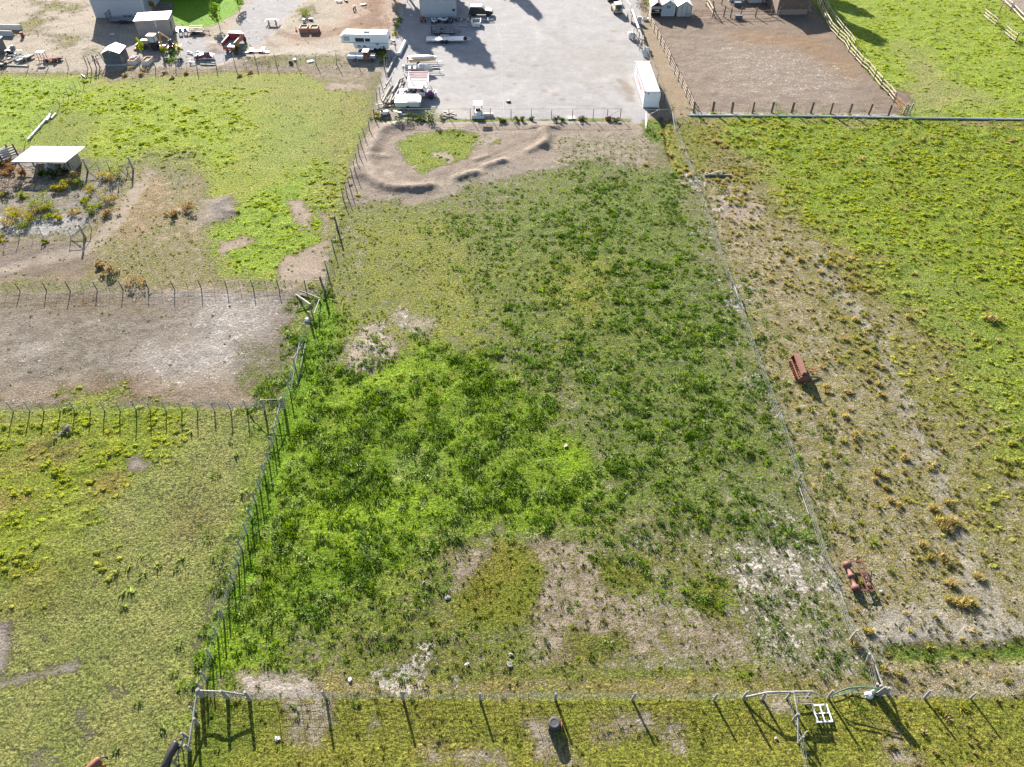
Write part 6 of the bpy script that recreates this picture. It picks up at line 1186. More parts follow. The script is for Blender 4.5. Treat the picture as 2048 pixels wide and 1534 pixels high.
single('pale_tub', MB().blob((0,0,.5), .7, .55, .45, n=12, m=7), mat('pale_olive_plastic', (.5,.52,.4), .5), 'pale rounded tub at the lower end of the lumber rack', 'tub', (*P(1292,105),0))
single('bent_sheet', MB().add([(-.4,-.6,0),(.4,-.8,0),(.5,.6,.9),(-.3,.7,1.0)], [(0,1,2,3)]).box(-.3,.3,-.6,-.5,0,.08), WHITE, 'bent white sheet below the pale tub', 'sheet', (*P(1288,112),0), .3)
for k, (px, py) in enumerate(((1247,8),(1251,18))): o = single('vinyl_screen', MB().box(-.06,.06,-3.4,3.4,0,1.8), WHITE, ('white vinyl privacy fence panel at the top of the alley, upper one','white vinyl privacy fence panel at the top of the alley, lower one')[k], 'fence panel', (*P(px,py),0), R(10)) if k == 1 else None
o = single('board_screen', MB().box(-.06,.06,-1.8,1.8,0,1.7), WOOD, 'grey board panel continuing the white privacy fence', 'fence panel', (*P(1258,42),0), R(6))
single('white_crate', MB().box(-.4,.4,-.3,.3,0,1.3,top=.95), CONC, 'pale upright box standing in the alley under the shrub', 'box', (*P(1278,47),0)); single('water_tub', MB().lathe([(.5,0),(.6,.4),(.55,.4),(.45,.08)], n=16), IRR, 'pale blue water tub at the top of the alley', 'tub', (*P(1290,40),0))
for k, (px, py, lab) in enumerate(((1474,12,'dark stock tub inside the upper pen'),(1476,38,'dark stock tub at the back fence of the corral'))):
    o = root('stock_tub', lab, 'tub', (*P(px,py),0)); part('tub', MB().box(-.65,.65,-.35,.35,0,.75,top=1.15), mat('dark_poly', (.09,.10,.11), .6), o); part('water', MB().box(-.6,.6,-.3,.3,.755,.77), GREYM, o)
o = root('feed_rack', 'thin metal feeder frame in front of the pale shed', 'feeder', (*P(1380,37),0)); part('frame', MB().tube([(-.6,0,0),(-.6,0,.9),(.6,0,.9),(.6,0,0)], .04), STEEL, o); part('tray', MB().box(-.6,.6,.05,.5,.6,.7), GREYM, o)
# ---------------------------------------------------------------- junk yard, north west
# fifth wheel camper
RV = mat('camper_white', (.75,.76,.77), .4, var=.04, scale=2, dirt=(.5,.5,.5), dmin=.62, dmax=.85)
o = root('camper_trailer', 'large white fifth wheel camper trailer parked above the back fence', 'camper', (*P(708,103), 0), R(-3)); W = 2.4; H_ = 3.0
part('body', MB().prism([(-2.0,1.55),(.0,1.45),(.3,.55),(6.4,.55),(6.6,1.2),(6.6,2.7),(6.3,3.0),(-1.6,3.0),(-2.15,2.6)], 0, W), RV, o)
part('roof', MB().prism([(-1.6,3.003),(6.3,3.003),(6.2,3.08),(-1.5,3.08)], .08, W-.08), WHITER, o); part('stripe', MB().box(-1.9,6.55,-.012,-.003,1.5,1.62), GREYM, o)
part('roof_unit', MB().box(2.0,3.1,.8,1.6,3.09,3.35,top=.85), WHITE, o); part('vent', MB().box(4.3,4.7,1.0,1.4,3.09,3.2), GREYM, o); part('vent', MB().box(5.1,5.4,1.0,1.3,3.09,3.2), GREYM, o)
for x0, x1, z0, z1 in ((-1.5,-.6,2.0,2.55),(.6,2.1,1.8,2.35),(2.4,3.2,1.85,2.3)):
    w = part('window', MB().box(x0-.06,x1+.06,-.03,-.004,z0-.06,z1+.06), STEELD, o); part('pane', MB().box(x0,x1,-.045,-.032,z0,z1), GLASS if x0 > -1 else GLASSL, w)
part('end_window', MB().box(6.602,6.63,.7,1.7,1.9,2.4), GLASS, o); part('hatch', MB().box(4.2,4.8,-.02,-.003,1.2,1.5), GREYM, o)
for x in (.8, 1.8): part('compartment_door', MB().box(x,x+.6,-.02,-.003,.75,1.15), GREYM, o)
for x in (4.0, 4.9): wheel(o, x, .1, .36, .36, .24); wheel(o, x, W-.1, .36, .36, .24)
# trike tank tractor in front
LB = mat('pale_blue_paint', (.45,.55,.62), .5, var=.1)
o = root('old_pickup', 'pale blue pickup bed with a dark cab parked under the camper', 'truck', (*P(728,121), 0), R(-2))
part('bed', MB().box(-2.6,.1,-.8,.8,.55,1.05), LB, o); part('bed_rail', MB().box(-2.6,.1,.7,.82,1.06,1.12).box(-2.6,.1,-.82,-.7,1.06,1.12), WHITE, o); part('cab', MB().prism([(.1,.5),(1.2,.5),(1.1,1.2),(.95,1.7),(.15,1.7)], -.75, .75), RUST, o); part('roof', MB().box(.0,1.05,-.8,.8,1.72,1.8), CREAM, o); part('hood', MB().box(1.2,2.2,-.6,.6,.6,1.1,top=.9), GREYM, o); part('window', MB().quad((.25,-.76,1.2),(.95,-.76,1.2),(.85,-.76,1.6),(.25,-.76,1.6)), GLASS, o)
for x in (-1.2, 1.6):
    for s in (-1,1): wheel(o, x, s*.78, .36, .36, .22)
o = root('blue_jetski', 'small blue and white watercraft standing between the camper and the pickup', 'watercraft', (*P(719,108),0), R(-2)); part('hull', boat_hull(MB(), 2.8, 1.0, .4, .3), BLUEP, o); part('deck', MB().blob((1.4,0,.8), .9, .3, .22), WHITE, o)
o = root('junk_heap', 'red and dark engine junk at the tail of the white camper', 'junk', (*P(778,86),0)); rd = random.Random(14)
for k in range(9): part('scrap_piece', MB().box(-.25,.25,-.2,.2,0,.35,top=.75), (REDP, STEELD, WHITE)[k % 3], o, loc=(rd.uniform(-.9,1.0), rd.uniform(-.5,.5), rd.uniform(0,.2)), rot=(0,0,rd.uniform(0,6)))
# red dump truck
o = root('dump_truck', 'faded red dump truck with an empty bed, seen from behind', 'truck', (*P(461,106), 0), R(86)); W = 2.3
BEDI = mat('bed_steel', (.30,.29,.30), .6, .2, var=.2)
part('bed_floor', MB().box(0,3.6,-W/2,W/2,1.0,1.1), BEDI, o)
for s in (-1, 1): part('bed_side', MB().box(0,3.6,s*W/2-.06,s*W/2+.06,1.1,1.75), REDP, o); part('side_cap', MB().box(0,3.6,s*W/2-.1,s*W/2+.1,1.76,1.84), mat('pale_wood_cap', (.5,.42,.36), .8), o)
part('headboard', MB().box(3.5,3.62,-W/2+.07,W/2-.07,1.1,2.3), REDP, o); part('cab_shield', MB().box(3.63,4.5,-W/2+.1,W/2-.1,2.2,2.3), STEELD, o); part('tailgate', MB().box(-.08,0,-W/2,W/2,.55,1.0), REDP, o)
part('cab', MB().prism([(3.8,.7),(5.0,.7),(5.0,1.3),(4.8,2.0),(3.8,2.0)], -1.0, 1.0), REDP, o); part('hood', MB().box(5.0,6.2,-.8,.8,.7,1.4,top=.9), REDP, o); part('window', MB().quad((4.82,-.9,1.4),(4.82,.9,1.4),(4.83,.85,1.95),(4.83,-.85,1.95)), GLASS, o); part('plate', MB().box(-.1,-.085,-.2,.2,.62,.78), WHITE, o)
part('bumper', MB().box(-.15,-.05,-W/2,W/2,.4,.52), STEELD, o)
for x in (1.0, 5.4):
    for s in (-1,1): wheel(o, x, s*.95, .48, .48, .3, REDP)
# backhoe
o = root('backhoe', 'tan yellow backhoe loader with an enclosed cab in front of the taupe shed', 'backhoe', (*P(308,97), 0), R(176)); 
part('chassis', MB().box(-1.4,1.9,-.45,.45,.55,.95), STEELD, o); part('hood', MB().box(.4,2.0,-.45,.45,.95,1.55,top=.92), YELP, o)
part('cab', MB().box(-1.0,.4,-.65,.65,.95,1.3), BLACKP, o)
for x in (-.95,.35):
    for s in (-1,1): part('cab_post', MB().box(x-.04,x+.04,s*.62-.04,s*.62+.04,1.3,2.35), BLACKP, o)
for s in (-1,1): part('window', MB().box(-.9,.3,s*.64-.01,s*.64+.01,1.32,2.3), GLASSL, o)
part('window', MB().box(.36,.38,-.57,.57,1.32,2.3), GLASSL, o); part('window', MB().box(-.98,-.96,-.57,.57,1.32,2.3), GLASSL, o)
part('cab_roof', MB().box(-1.1,.5,-.75,.75,2.36,2.48,top=.93), mat('peach_roof', (.62,.42,.3), .6, var=.1), o)
for s in (-1,1): wheel(o, -.6, s*.85, .62, .62, .4, YELP); wheel(o, 1.6, s*.75, .4, .4, .3, YELP); part('loader_arm', MB().bar((.6,s*.55,1.4),(2.7,s*.55,.6),.14,.2), YELP, o)
part('bucket', MB().prism([(2.6,.1),(3.4,.1),(3.2,.3),(2.8,.4),(2.75,1.0),(2.6,1.0)], -1.1, 1.1), YELP, o)
part('boom', MB().bar((-1.6,0,.8),(-2.0,0,2.9),.22,.3), YELP, o); part('dipper', MB().bar((-2.0,0,2.9),(-3.6,0,1.7),.18,.24), YELP, o); part('dig_bucket', MB().prism([(-3.9,.8),(-3.2,.9),(-3.3,1.6),(-3.75,1.7)], -.3, .3), STEELD, o); part('swing_post', MB().box(-1.8,-1.4,-.3,.3,.4,1.2), YELP, o)
for s in (-1,1): part('stabiliser', MB().bar((-1.5,s*.4,.8),(-1.7,s*1.3,.05),.12), YELP, o)
# small red tractor
o = root('small_tractor', 'small old red tractor with white rims beside the backhoe', 'tractor', (*P(337,102), 0), R(8)); part('hood', MB().box(-1.3,-.1,-.3,.3,.6,1.05,top=.9), REDP, o); part('chassis', MB().box(-1.4,1.0,-.15,.15,.4,.6), REDP, o); part('fender', MB().box(.3,1.2,-.75,-.45,.95,1.05).box(.3,1.2,.45,.75,.95,1.05), REDP, o); part('seat', MB().box(.35,.75,-.22,.22,.9,1.15,top=.9), STEELD, o); part('steering_wheel', MB().tube([(.1,-.2,1.25),(.15,0,1.3),(.1,.2,1.25)], .025), STEELD, o)
for s in (-1,1): wheel(o, .8, s*.72, .52, .52, .28, WHITE); wheel(o, -1.1, s*.5, .32, .32, .18, REDP)
single('yellow_cart', MB().box(-.5,.5,-.35,.35,.35,.45).box(-.5,-.45,-.35,.35,.45,.7).box(.45,.5,-.35,.35,.45,.7).tube([(-.3,-.4,.2),(-.3,.4,.2)], .18, n=10), mat('pale_yellow', (.6,.55,.3), .6), 'small pale yellow cart beside the red tractor', 'cart', (*P(360,96),0), .4)
# wooden carts / grills by the shed
for k, (px, py, m, lab) in enumerate(((362,69,GREYM,'grey patio chair standing on the gravel by the lawn'),(372,68,mat('mid_blue', (.1,.2,.45), .6),'blue patio chair standing on the gravel by the lawn'))):
    o = root('patio_chair', lab, 'chair', (*P(px,py),0), .2); part('seat', MB().box(-.35,.35,-.35,.35,.45,.52), m, o); part('backrest', MB().box(-.35,.35,.3,.36,.53,1.0), m, o)
    for x in (-.32,.32):
        for y in (-.32,.3): part('leg', MB().box(x-.03,x+.03,y-.03,y+.03,0,.449), STEELD, o)
# wrecked snowmobiles
o = root('wrecked_machine', 'wrecked dark red and white machine in pieces left of the dump truck', 'wreck', (*P(408,118), 0), R(6)); rd = random.Random(21)
part('hull', MB().prism([(-1.6,.3),(1.6,.3),(1.9,.6),(.9,.95),(-1.2,.85)], -.7, .7), mat('dark_maroon', (.14,.04,.06), .5), o); part('panel', MB().bar((-1.0,-.3,.98),(.8,.4,1.05),.3,.05), WHITE, o); part('panel', MB().bar((-.2,-.5,1.0),(1.3,.1,1.02),.25,.05), WHITE, o); part('seat', MB().box(.2,1.3,-.2,.25,.96,1.2,top=.8), BLACK, o); part('cowl', MB().blob((-.9,.5,.9), .55, .4, .3, n=10, m=6), WHITE, o); part('frame', MB().bar((-2.2,-.8,.2),(-2.0,-2.2,.4),.15).bar((-2.0,-2.2,.4),(-1.0,-2.2,.3),.15).bar((-2.6,-.6,.3),(-1.9,-1.0,.5),.12), mat('pink_grey_paint', (.5,.38,.38), .6), o)
for k in range(6): part('scrap_piece', MB().box(-.2,.2,-.15,.15,0,.3,top=.8), (STEELD, WHITE, GREYM)[k % 3], o, loc=(rd.uniform(-1.8,2.0), rd.uniform(-.9,.9), .3), rot=(0,0,rd.uniform(0,6)))
single('pale_blue_sled', MB().tube([(0,0,.2),(.8,-.4,.25),(1.2,-.9,.2)], .14, n=6), LB, 'pale blue curved ski lying left of the wrecked machine', 'ski', (*P(375,106),0))
for k, (x0,y0,x1,y1) in enumerate(((401,126,431,127),(401,130,432,131))): a, L = span((x0,y0),(x1,y1)); single('timber', MB().box(0,L,-.12,.12,0,.2), WOODW, ('bleached timber lying below the wrecked machine, upper one','bleached timber lying below the wrecked machine, lower one')[k], 'timber', (*P(x0,y0),0), a)
# planters
PLW = mat('planter_side', (.55,.54,.5), .7, var=.1); SOILM = mat('potting_soil', (.20,.16,.12), .95, var=.3, scale=9); BRK = mat('red_brown_block', (.33,.15,.09), .85, var=.25, scale=6)
def planter(px, py, w, d, h, m, cap, lab, rz=0, group=None, fillm=SOILM):
    o = root('planter_box', lab, 'planter', (*P(px,py),0), rz, group)
    for x0,x1,y0,y1 in ((0,w,0,.1),(0,w,d-.1,d),(0,.1,.1,d-.1),(w-.1,w,.1,d-.1)):
        part('side', MB().box(x0,x1,y0,y1,0,h), m, o); part('cap', MB().box(x0-.02,x1+.02,y0-.02,y1+.02,h+.003,h+.07), cap, o)
    part('soil', MB().box(.1,w-.1,.1,d-.1,h-.3,h-.12), fillm, o); return o
planter(257,130,1.25,2.3,.7,PLW,RUSTL,'wooden planter box with a tub in it beside the charcoal shed', -.1)
planter(284,131,1.25,2.3,.7,PLW,RUSTL,'empty wooden planter box second from the charcoal shed', -.1, fillm=mat('green_soil', (.16,.2,.1), .95, var=.3))
planter(599,66,1.5,2.0,.8,BRK,WOODL,'red brown planter box beside the orange cone', 0); planter(620,66,1.5,2.0,.8,BRK,WOODL,'red brown planter box with green weeds in it', 0, fillm=mat('green_soil', (.16,.2,.1), .95))
single('wash_tub', MB().lathe([(.25,0),(.35,.3),(.3,.3),(.2,.05)], n=14), WHITE, 'white tub standing in the first planter', 'tub', (*P(270,124),.6))
single('traffic_cone', MB().lathe([(.28,0),(.28,.05),(.17,.06),(.03,.65)], n=12), mat('orange_plastic', (.75,.16,.04), .5), 'orange cone beside the red brown planter', 'cone', (*P(592.5,61),0))
single('steel_drum', MB().lathe([(.28,0),(.3,.03),(.3,.85),(.28,.88)], n=14), GREYM, 'small grey drum behind the red brown planters', 'drum', (*P(609,47),0)); single('cooler_box', MB().box(-.35,.35,-.2,.2,0,.4), STEELD, 'dark box by the shrub behind the planters', 'box', (*P(622,41),0))
# table
o = root('picnic_table', 'weathered wooden table with pale top standing on the gravel drive', 'table', (*P(545,48),0), .05)
for i in range(5): part('plank', MB().box(-1.0,1.0,-.55+i*.22,-.35+i*.22,.85,.9), WOODL, o)
for x in (-.7,.7): part('leg', MB().bar((x,-.5,0),(x,.5,.84),.12).bar((x,.5,0),(x,-.5,.84),.12), WOODD, o); part('seat', MB().box(x*1.75-.12,x*1.75+.12,-.8,.8,.6,.66), WOODL, o)
o = root('debris_pile', 'scattered white sheets and boards beside the dump truck', 'debris', (*P(514,102),0)); rd = random.Random(31)
for k in range(9): part('sheet', MB().box(-.6,.6,-.3,.3,0,.05), (WHITE, WHITE, REDP)[k % 3] if k != 5 else REDP, o, loc=(rd.uniform(-1.8,2.0), rd.uniform(-.9,.9), .05 + .03*k), rot=(rd.uniform(-.1,.1), rd.uniform(-.1,.1), rd.uniform(0,6)))
for k, (px, py, lab) in enumerate(((678,4,'white dirt bike part lying on the dug ground near the top'),(727,10,'small pale stone slab on the brown track'),(709,20,'small dark bike standing on the dug ground'),(692,2,'dark bench like frame at the top edge of the dug ground'))):
    o = root(('bike_part','stone_slab','small_bike','bench_frame')[k], lab, ('scrap','slab','bike','bench')[k], (*P(px,py),0), k * .7)
    if k == 2:
        wheel(o, -.5, 0, .3, .3, .1); wheel(o, .5, 0, .3, .3, .1); part('frame', MB().bar((-.5,0,.3),(0,0,.7),.08).bar((0,0,.7),(.5,0,.3),.08).bar((0,-.3,.85),(0,.3,.85),.05), WHITE, o)
    else: part('top', MB().box(-.6,.6,-.25,.25,.25 if k != 1 else 0,.35 if k != 1 else .2), (WHITE, WHITE, None, STEELD)[k], o); part('foot', MB().box(-.5,-.4,-.2,.2,0,.249).box(.4,.5,-.2,.2,0,.249), STEELD, o)
single('trash_bag', MB().blob((0,0,.25), .4, .3, .3, jit=.1), BLACK, 'black bag lying in the weeds of the back fence row', 'bag', (*P(582,128),0)); single('white_tub', MB().lathe([(.25,0),(.3,.3),(.25,.3)], n=12), WHITE, 'white tub in the weeds of the back fence row', 'tub', (*P(590,121),0))
single('pale_scrap', MB().box(-.6,.6,-.3,.3,0,.2,top=.8), WHITE, 'pale scrap sheet in the weeds before the back fence', 'scrap', (*P(621,124),0), .5)
# west end
for k, (px, py, L, lab) in enumerate(((-20,58,6.5,'long concrete barrier at the west edge, upper one'),(-20,70,4.8,'long concrete barrier at the west edge, lower one'))):
    single('concrete_barrier', MB().prism([(-.3,0),(.3,0),(.22,.25),(.12,.9),(-.12,.9),(-.22,.25)], 0, L, axis='x'), CONC, lab, 'barrier', (*P(px,py),0), R(-3 if k == 0 else -5))
o = root('oil_drum', 'rusty upright drum below the concrete barriers', 'drum', (*P(46,74),0)); part('drum', MB().lathe([(.28,0),(.3,.02),(.3,.3),(.31,.31),(.3,.32),(.3,.88),(.28,.9)], n=14), RUST, o); part('lid', MB().lathe([(.01,.89),(.27,.89)], n=12), STEELD, o)
o = trailer('tiny utility trailer with a grey engine on it near the west edge', 14, 106, R(4), 1.6, 1.1, GREYM, STEEL, z=.5, wheels=1, nd=5); single('engine_block', MB().box(-.4,.4,-.35,.35,0,.6,top=.8), mat('dark_grey_casting', (.14,.15,.17), .6), 'dark grey engine block standing on the tiny trailer', 'engine', (*P(29,104), .56), .3)
def junk(name, label, cat, px, py, seed, n, sx_, sy_, mats, base=None):
    o = root(name, label, cat, (*P(px,py),0)); rd = random.Random(seed)
    for k in range(n):
        t = k % 4
        mb = (MB().box(-.35,.35,-.25,.25,0,.35,top=.75), MB().tube([(-.7,0,0),(0,.1,.15),(.7,0,.05)], .08), MB().box(-.9,.9,-.09,.09,0,.12), MB().lathe([(.1,-.1),(.28,-.1),(.3,.0),(.28,.1),(.1,.1)], (0,0,.15), 'x', 12))[t]
        part(('scrap_piece','pipe','beam','wheel')[t], mb, mats[k % len(mats)], o, loc=(rd.uniform(-sx_,sx_), rd.uniform(-sy_,sy_), rd.uniform(0,.45)), rot=(rd.uniform(-.3,.3), rd.uniform(-.3,.3), rd.uniform(0,6)))
    return o
junk('scrap_heap', 'heap of silver and white machine scrap beside the tiny trailer', 'scrap', 42, 119, 41, 18, 1.6, 1.0, (STEEL, WHITE, STEELD, GREYM))
single('canoe_hull', boat_hull(MB(), 3.6, .8, .35, .2), WOODW, 'small pale boat hull lying in the scrap heap', 'boat', (*P(36,127),0), R(60))
o = junk('derelict_mower', 'derelict rusty harvester with a flat white top in the junk row', 'harvester', 104, 122, 42, 12, 1.6, .9, (RUST, STEELD, RUSTL)); part('top', MB().box(-2.2,-.9,-.3,.7,1.5,1.58), CREAM, o)
for x, y in ((-2.1,-.2),(-1,-.2),(-2.1,.6),(-1,.6)): part('post', MB().box(x-.04,x+.04,y-.04,y+.04,0,1.5), RUST, o)
part('frame', MB().bar((-1,-.5,.4),(1.4,.6,.5),.2).bar((-.6,-.9,.4),(1.8,.2,.5),.2), RUST, o); wheel(o, .9, -.6, .4, .4, .25, RUST); wheel(o, -.4, -.9, .35, .35, .2, RUST)
junk('junk_corner', 'dark tangle of junk below the dark hut at the west edge', 'junk', 2, 130, 43, 16, 1.4, 1.0, (STEELD, RUST, WOODD, BLACKP))
a, L = span((15,132),(56,134)); single('timber', MB().box(0,L,-.12,.12,0,.22), WOODW, 'long bleached timber lying under the scrap heap at the fence', 'timber', (*P(15,132),0), a)
single('white_post', MB().tube([(0,0,.1),(1.1,-1.2,.15)], .1, n=6), WHITE, 'white pipe piece on the ground by the gate corner', 'pipe', (*P(163,150),0))
for k, (px, py) in enumerate(((20,310),(8,312))):
    o = root('cattle_chute', ('grey plank loading chute left of the open shelter','lower grey plank panel beside the loading chute')[k], 'chute', (*P(px,py+6),0), .8 + .3*k)
    for i in range(4): part('plank', MB().bar((-1.2,0,.3+i*.35),(1.2,0,.3+i*.35),.08,.2), GREYM, o)
    for x in (-1.1,1.1): part('post', MB().box(x-.1,x+.1,-.15,-.05,0,1.8), WOODD, o)
# tank or dark stump things
single('rock_pile', MB().blob((0,0,.1), .5, .35, .25, jit=.15, seed=2), CONC, 'small dark rock by the drive near the charcoal shed', 'rock', (*P(225,70),0))
# ---------------------------------------------------------------- field machines and loose things
RUSTL = mat('faded_rust_paint', (.15,.06,.045), .8, .1, var=.3, scale=6, dirt=(.13,.06,.045))
ang, L = span((1603,763),(1587,722)); o = root('seed_drill', 'rusty red seed drill standing in the dry strip, the upper machine', 'seed drill', (*P(1604,764), 0), ang); L = 2.9
part('hopper', MB().prism([(-.22,.55),(.12,.5),(.3,.95),(.22,1.25),(-.1,1.3),(-.3,1.0)], 0, L, axis='x'), RUSTL, o)
part('lid', MB().prism([(-.12,1.303),(.24,1.253),(.24,1.29),(-.12,1.34)], .02, L-.02, axis='x'), RUSTL, o)
for x in (-.12, L+.12): part('wheel', MB().lathe([(.46,-.04),(.5,-.05),(.5,.05),(.46,.04)], (x,.0,.5), 'x', 20).bar((x,-.46,.5),(x,.46,.5),.04).bar((x,0,.04),(x,0,.96),.04), RUSTL, o)
for i in range(9): x = .2 + i * (L - .4) / 8; part('disc', MB().lathe([(.02,-.015),(.2,-.01),(.2,.01),(.02,.015)], (x,.5,.2), 'x', 12).bar((x,.1,.5),(x,.55,.2),.04), RUST, o)
part('frame', MB().bar((0,.45,.45),(L,.45,.45),.08).bar((0,-.3,.45),(L,-.3,.45),.08).bar((0,.45,.45),(0,-.3,.45),.08).bar((L,.45,.45),(L,-.3,.45),.08), RUST, o)
part('tongue', MB().bar((L*.35,-.3,.45),(L*.45,-1.9,.3),.09).bar((L*.65,-.3,.45),(L*.45,-1.9,.3),.06), RUST, o)
ang, L = span((1714,1184),(1693,1126)); o = root('land_roller', 'dark rusty land roller with a tangled frame in the dry strip, the lower machine', 'roller', (*P(1712,1184), 0), ang)
L = 2.35; RUSTM = mat('maroon_rust', (.15,.065,.055), .7, .2, var=.3, scale=5, bump=.003)
part('roller', MB().lathe([(.02,0),(.3,.0),(.33,.05),(.33,.32),(.19,.42),(.17,.45),(.17,1.0),(.22,1.03),(.28,1.08),(.28,1.28),(.22,1.34),(.17,1.37),(.17,1.9),(.19,1.93),(.33,2.03),(.33,2.3),(.3,2.35),(.02,2.35)], (0,.1,.33), 'x', 20), RUSTM, o)
part('frame', MB().bar((-.08,.1,.4),(-.08,-1.25,.4),.09).bar((L+.1,.1,.4),(L+.1,-1.2,.4),.09).bar((-.08,-1.25,.4),(.35,-1.2,.4),.08).bar((L+.1,-1.2,.4),(L-.3,-1.2,.4),.08), RUSTL, o)
part('frame_bar', MB().bar((-.08,-.75,.45),(L+.1,-.7,.45),.1).bar((.2,-1.15,.4),(L-.1,-1.1,.45),.07), RUSTL, o)
for i in range(6): x = .25 + i * .38; part('cross_bar', MB().bar((x,-.72,.5),(x+.12,-1.15,.45),.06), RUSTM, o)
part('lever', MB().bar((1.1,-.7,.5),(1.3,-1.3,1.0),.06).bar((1.3,-1.3,1.0),(1.0,-1.35,.5),.06), RUSTM, o); part('spring_coil', MB().lathe([(.12,0),(.17,.02),(.17,.1),(.12,.12)], (.35,-.95,.45), 'z', 12), RUSTM, o); part('lever', MB().bar((L-.1,-.6,.45),(L+.35,-.75,.7),.05), RUSTM, o)
# tyre on its wooden block
o = root('big_tyre', 'big old grey tyre propped on a dark wooden stand below the mesh fence', 'tyre', (*P(1110,1458), 0), 0); TY = mat('worn_tyre', (.035,.036,.04), .75, var=.2, scale=14)
part('tyre', MB().lathe([(.19,.9),(.26,.93),(.36,.92),(.42,.85),(.43,.78),(.42,.7),(.36,.62),(.26,.6),(.19,.64)], (-.07,.12,-.1), 'z', 26).lathe([(.0,.58),(.18,.58)], (-.07,.12,-.1), 'z', 18), TY, o)
part('stand', MB().box(-.4,.35,-.1,.5,.0,.49), STEELD, o); part('plank', MB().box(-.47,-.42,-.15,.45,0,.5), RUSTL, o); part('plank', MB().box(.38,.44,-.2,.5,0,.5), RUST, o)
# white panel of window frame
o = root('window_frame', 'white four pane window frame lying on the mown strip below the gate', 'window frame', (*P(1633,1448),0), R(3)); WF = mat('white_frame_paint', (.7,.71,.72), .5, var=.06)
w_, d_ = 1.08, 1.2
for nm, b in (('frame_bar',(0,w_,0,.09)),('frame_bar',(0,w_,d_-.09,d_)),('frame_bar',(0,.09,.09,d_-.09)),('frame_bar',(w_-.09,w_,.09,d_-.09)),('glazing_bar',(.09,w_-.09,d_/2-.03,d_/2+.03)),('glazing_bar',(w_/2-.03,w_/2+.03,.09,d_/2-.03)),('glazing_bar',(w_/2-.03,w_/2+.03,d_/2+.03,d_-.09))): part(nm, MB().box(*b,.18,.26), WF, o)
for x in (.05, w_-.05): part('foot', MB().box(x-.04,x+.04,.05,.12,0,.175), WF, o)
o = root('hay_feeder', 'small dark slatted feeder hanging on the pole fence above the window frame', 'feeder', (*P(1587,1404),0), 0)
part('basket', MB().box(0,1.0,-.02,.02,.3,.38).box(0,1.0,-.02,.02,.9,.98).box(0,1.0,-.5,-.46,.9,.98).box(0,.05,-.46,-.02,.9,.98).box(.95,1.0,-.46,-.02,.9,.98), WOODW, o)
for i in range(9): x = .06 + i * .11; part('slat', MB().bar((x,-.48,.9),(x,-.02,.4),.035), WOODD, o)
# fallen bar in the dry strip and small debris
a, L = span((1409,352),(1460,352)); o = root('steel_beam', 'dark steel beam lying in the tussocks of the dry strip', 'beam', (*P(1409,353),0), a); part('beam', MB().box(0,L,-.08,.08,.05,.3).box(0,L,-.16,-.081,.05,.1), mat('blue_grey_steel', (.16,.19,.21), .5, .3, var=.2), o); part('brace', MB().bar((.4,0,.32),(2.4,.7,.6),.06).bar((2.0,.1,.32),(2.5,.6,.6),.05), STEEL, o)
PALE = mat('pale_weathered', (.22,.21,.19), .9, var=.2, scale=9); CARD = mat('cardboard', (.42,.33,.24), .9, var=.2)
for k, (px, py, w, lab) in enumerate(((895,1197,.42,'white rag lying in the weeds above the bottom strip'),(848,1166,.28,'small white stone in the weeds'),(1018,1330,.5,'white crumpled sheet on the straw strip'),(1022,1310,.3,'small white scrap just above the crumpled sheet'),(1132,893,.4,'tan cardboard scrap in the middle of the weedy field'),(1789,1247,.16,'white pebble pair near the ditch'),(1763,1183,.25,'pale stone just east of the land roller'),(1804,1206,.18,'small white stone east of the land roller'),(1893,726,.3,'tiny white scrap on the green edge'),(545,968,.3,'tan scrap beside the long fence'),(1552,1478,.25,'white lump in the mown strip'),(700,1360,.35,'grey clod on the straw strip'),(554,1478,.4,'grey ring of dried mud in the mown strip'),(934,1330,.3,'grey mud clod near the bottom fence'))):
    single(('rag','stone','sheet','scrap','cardboard','pebble','stone','stone','scrap','scrap','stone','clod','mud_ring','clod')[k], MB().blob((0,0,.06), w*.55, w*.4, .07, n=9, m=5, jit=.4, seed=k), (PALE, PALE, PALE, PALE, CARD, PALE, CONC, PALE, PALE, CARD, PALE, CONC, CONC, CONC)[k], lab, ('rag','stone','sheet','scrap','scrap','stone','stone','stone','scrap','scrap','stone','clod','clod','clod')[k], gpt(px,py), k)
# many small white stones of the dry strip: loose ground cover
mb = MB(); rd = random.Random(77)
for k in range(260):
    px, py = rd.uniform(1560,2040), rd.uniform(820,1330)
    if px < 1500 + (py - 600) * .33 + 40: continue
    p = gpt(px, py); s_ = rd.uniform(.03,.09); mb.blob((p.x,p.y,p.z+.02), s_*1.3, s_, s_*.7, n=6, m=3, jit=.2, seed=k)
ob = link(bpy.data.objects.new('pebbles', mb.mesh('pebbles', PALE))); ob['kind'] = 'stuff'
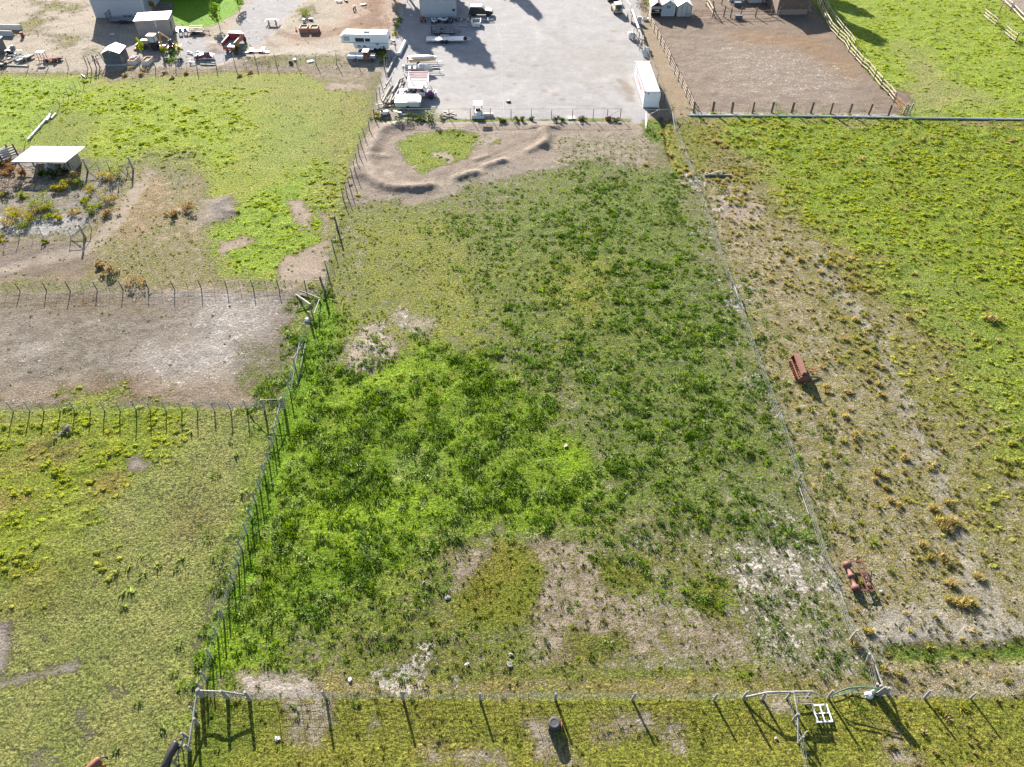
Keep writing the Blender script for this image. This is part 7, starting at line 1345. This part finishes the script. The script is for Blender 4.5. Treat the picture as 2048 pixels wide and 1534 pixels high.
# ---------------------------------------------------------------- horses (grazing, cut by the bottom edge)
def horse(label, loc, rz, coat, dark, seed, graze=True):
    o = root('horse', label, 'horse', loc, rz)
    V = []; E_ = []; Rr = []
    def v(x, y, z, a, b=None, parent=None):
        V.append((x, y, z)); Rr.append((a, b or a)); i = len(V) - 1
        if parent is not None: E_.append((parent, i))
        return i
    pelvis = v(-.55, 0, 1.22, .27, .27); loin = v(-.15, 0, 1.2, .25, .29, pelvis); barrel = v(.2, 0, 1.14, .27, .33, loin); chest = v(.6, 0, 1.18, .23, .31, barrel); wither = v(.82, 0, 1.22, .17, .25, chest)
    rump = v(-.8, 0, 1.18, .2, .22, pelvis); dock = v(-.96, 0, 1.12, .06, .07, rump)
    n1 = v(1.1, 0, 1.05, .12, .19, wither); n2 = v(1.32, 0, .72, .09, .14, n1); poll = v(1.48, 0, .42, .09, .11, n2); cheek = v(1.56, 0, .27, .075, .1, poll); muz = v(1.62, 0, .06, .05, .06, cheek)
    for s in (-1, 1):
        a = v(-.66, s*.17, 1.0, .14, .19, pelvis); b = v(-.62, s*.19, .74, .085, .11, a); k = v(-.82, s*.19, .52, .05, .06, b); c = v(-.76, s*.19, .28, .035, .04, k); d = v(-.72, s*.19, .1, .04, .04, c); v(-.66, s*.19, .03, .055, .055, d)
        a = v(.66, s*.15, .9, .1, .14, chest); b = v(.68, s*.16, .6, .06, .07, a); c = v(.68, s*.16, .5, .05, .055, b); d = v(.68, s*.16, .24, .032, .036, c); e = v(.7, s*.16, .1, .04, .04, d); v(.75, s*.16, .03, .055, .055, e)
    me = bpy.data.meshes.new('body'); me.from_pydata(V, E_, []); me.materials.append(coat)
    b = link(bpy.data.objects.new('body', me)); b.parent = o
    sk = b.modifiers.new('skin', 'SKIN'); sk.use_smooth_shade = True
    for i, sv in enumerate(me.skin_vertices[0].data): sv.radius = Rr[i]; sv.use_root = (i == 0)
    su = b.modifiers.new('sub', 'SUBSURF'); su.levels = 2; su.render_levels = 2
    part('tail', MB().tube([(-.95,0,1.14),(-1.1,.02,1.05),(-1.16,.08,.85),(-1.12,.1,.55)], [.05,.07,.08,.03], n=8), dark, o)
    mb = MB()
    for i in range(9): t = i / 8; x = .9 + .5 * t; z = 1.4 - .85 * t; mb.blob((x+.06,.03,z-.02), .09, .04, .12, n=6, m=4, jit=.1, seed=i)
    part('mane', mb, dark, o)
    for s in (-1, 1): part('ear', MB().tube([(1.42,s*.05,.5),(1.4,s*.08,.62)], .03, n=6, r1=.006), coat, o); part('eye', MB().blob((1.53,s*.075,.34), .018,.014,.018, n=8, m=6), BLACKP, o)
    return o
HB = mat('black_horse_coat', (.018,.016,.018), .38, var=.3, scale=3); HR = mat('brown_horse_coat', (.16,.06,.03), .45, var=.2, scale=3); HD = mat('dark_mane', (.03,.025,.025), .6, var=.2)
x, y = P(345, 1500, 1.2); horse('black horse grazing beside the fence corner, cut by the bottom edge', (x - .1, y - .35, gh(x, y)), R(-100), HB, HD, 1)
x, y = P(188, 1520, 1.2); horse('brown horse grazing in the pasture, only its rump inside the bottom edge', (x - .2, y - .62, gh(x, y)), R(-125), HR, HD, 2)
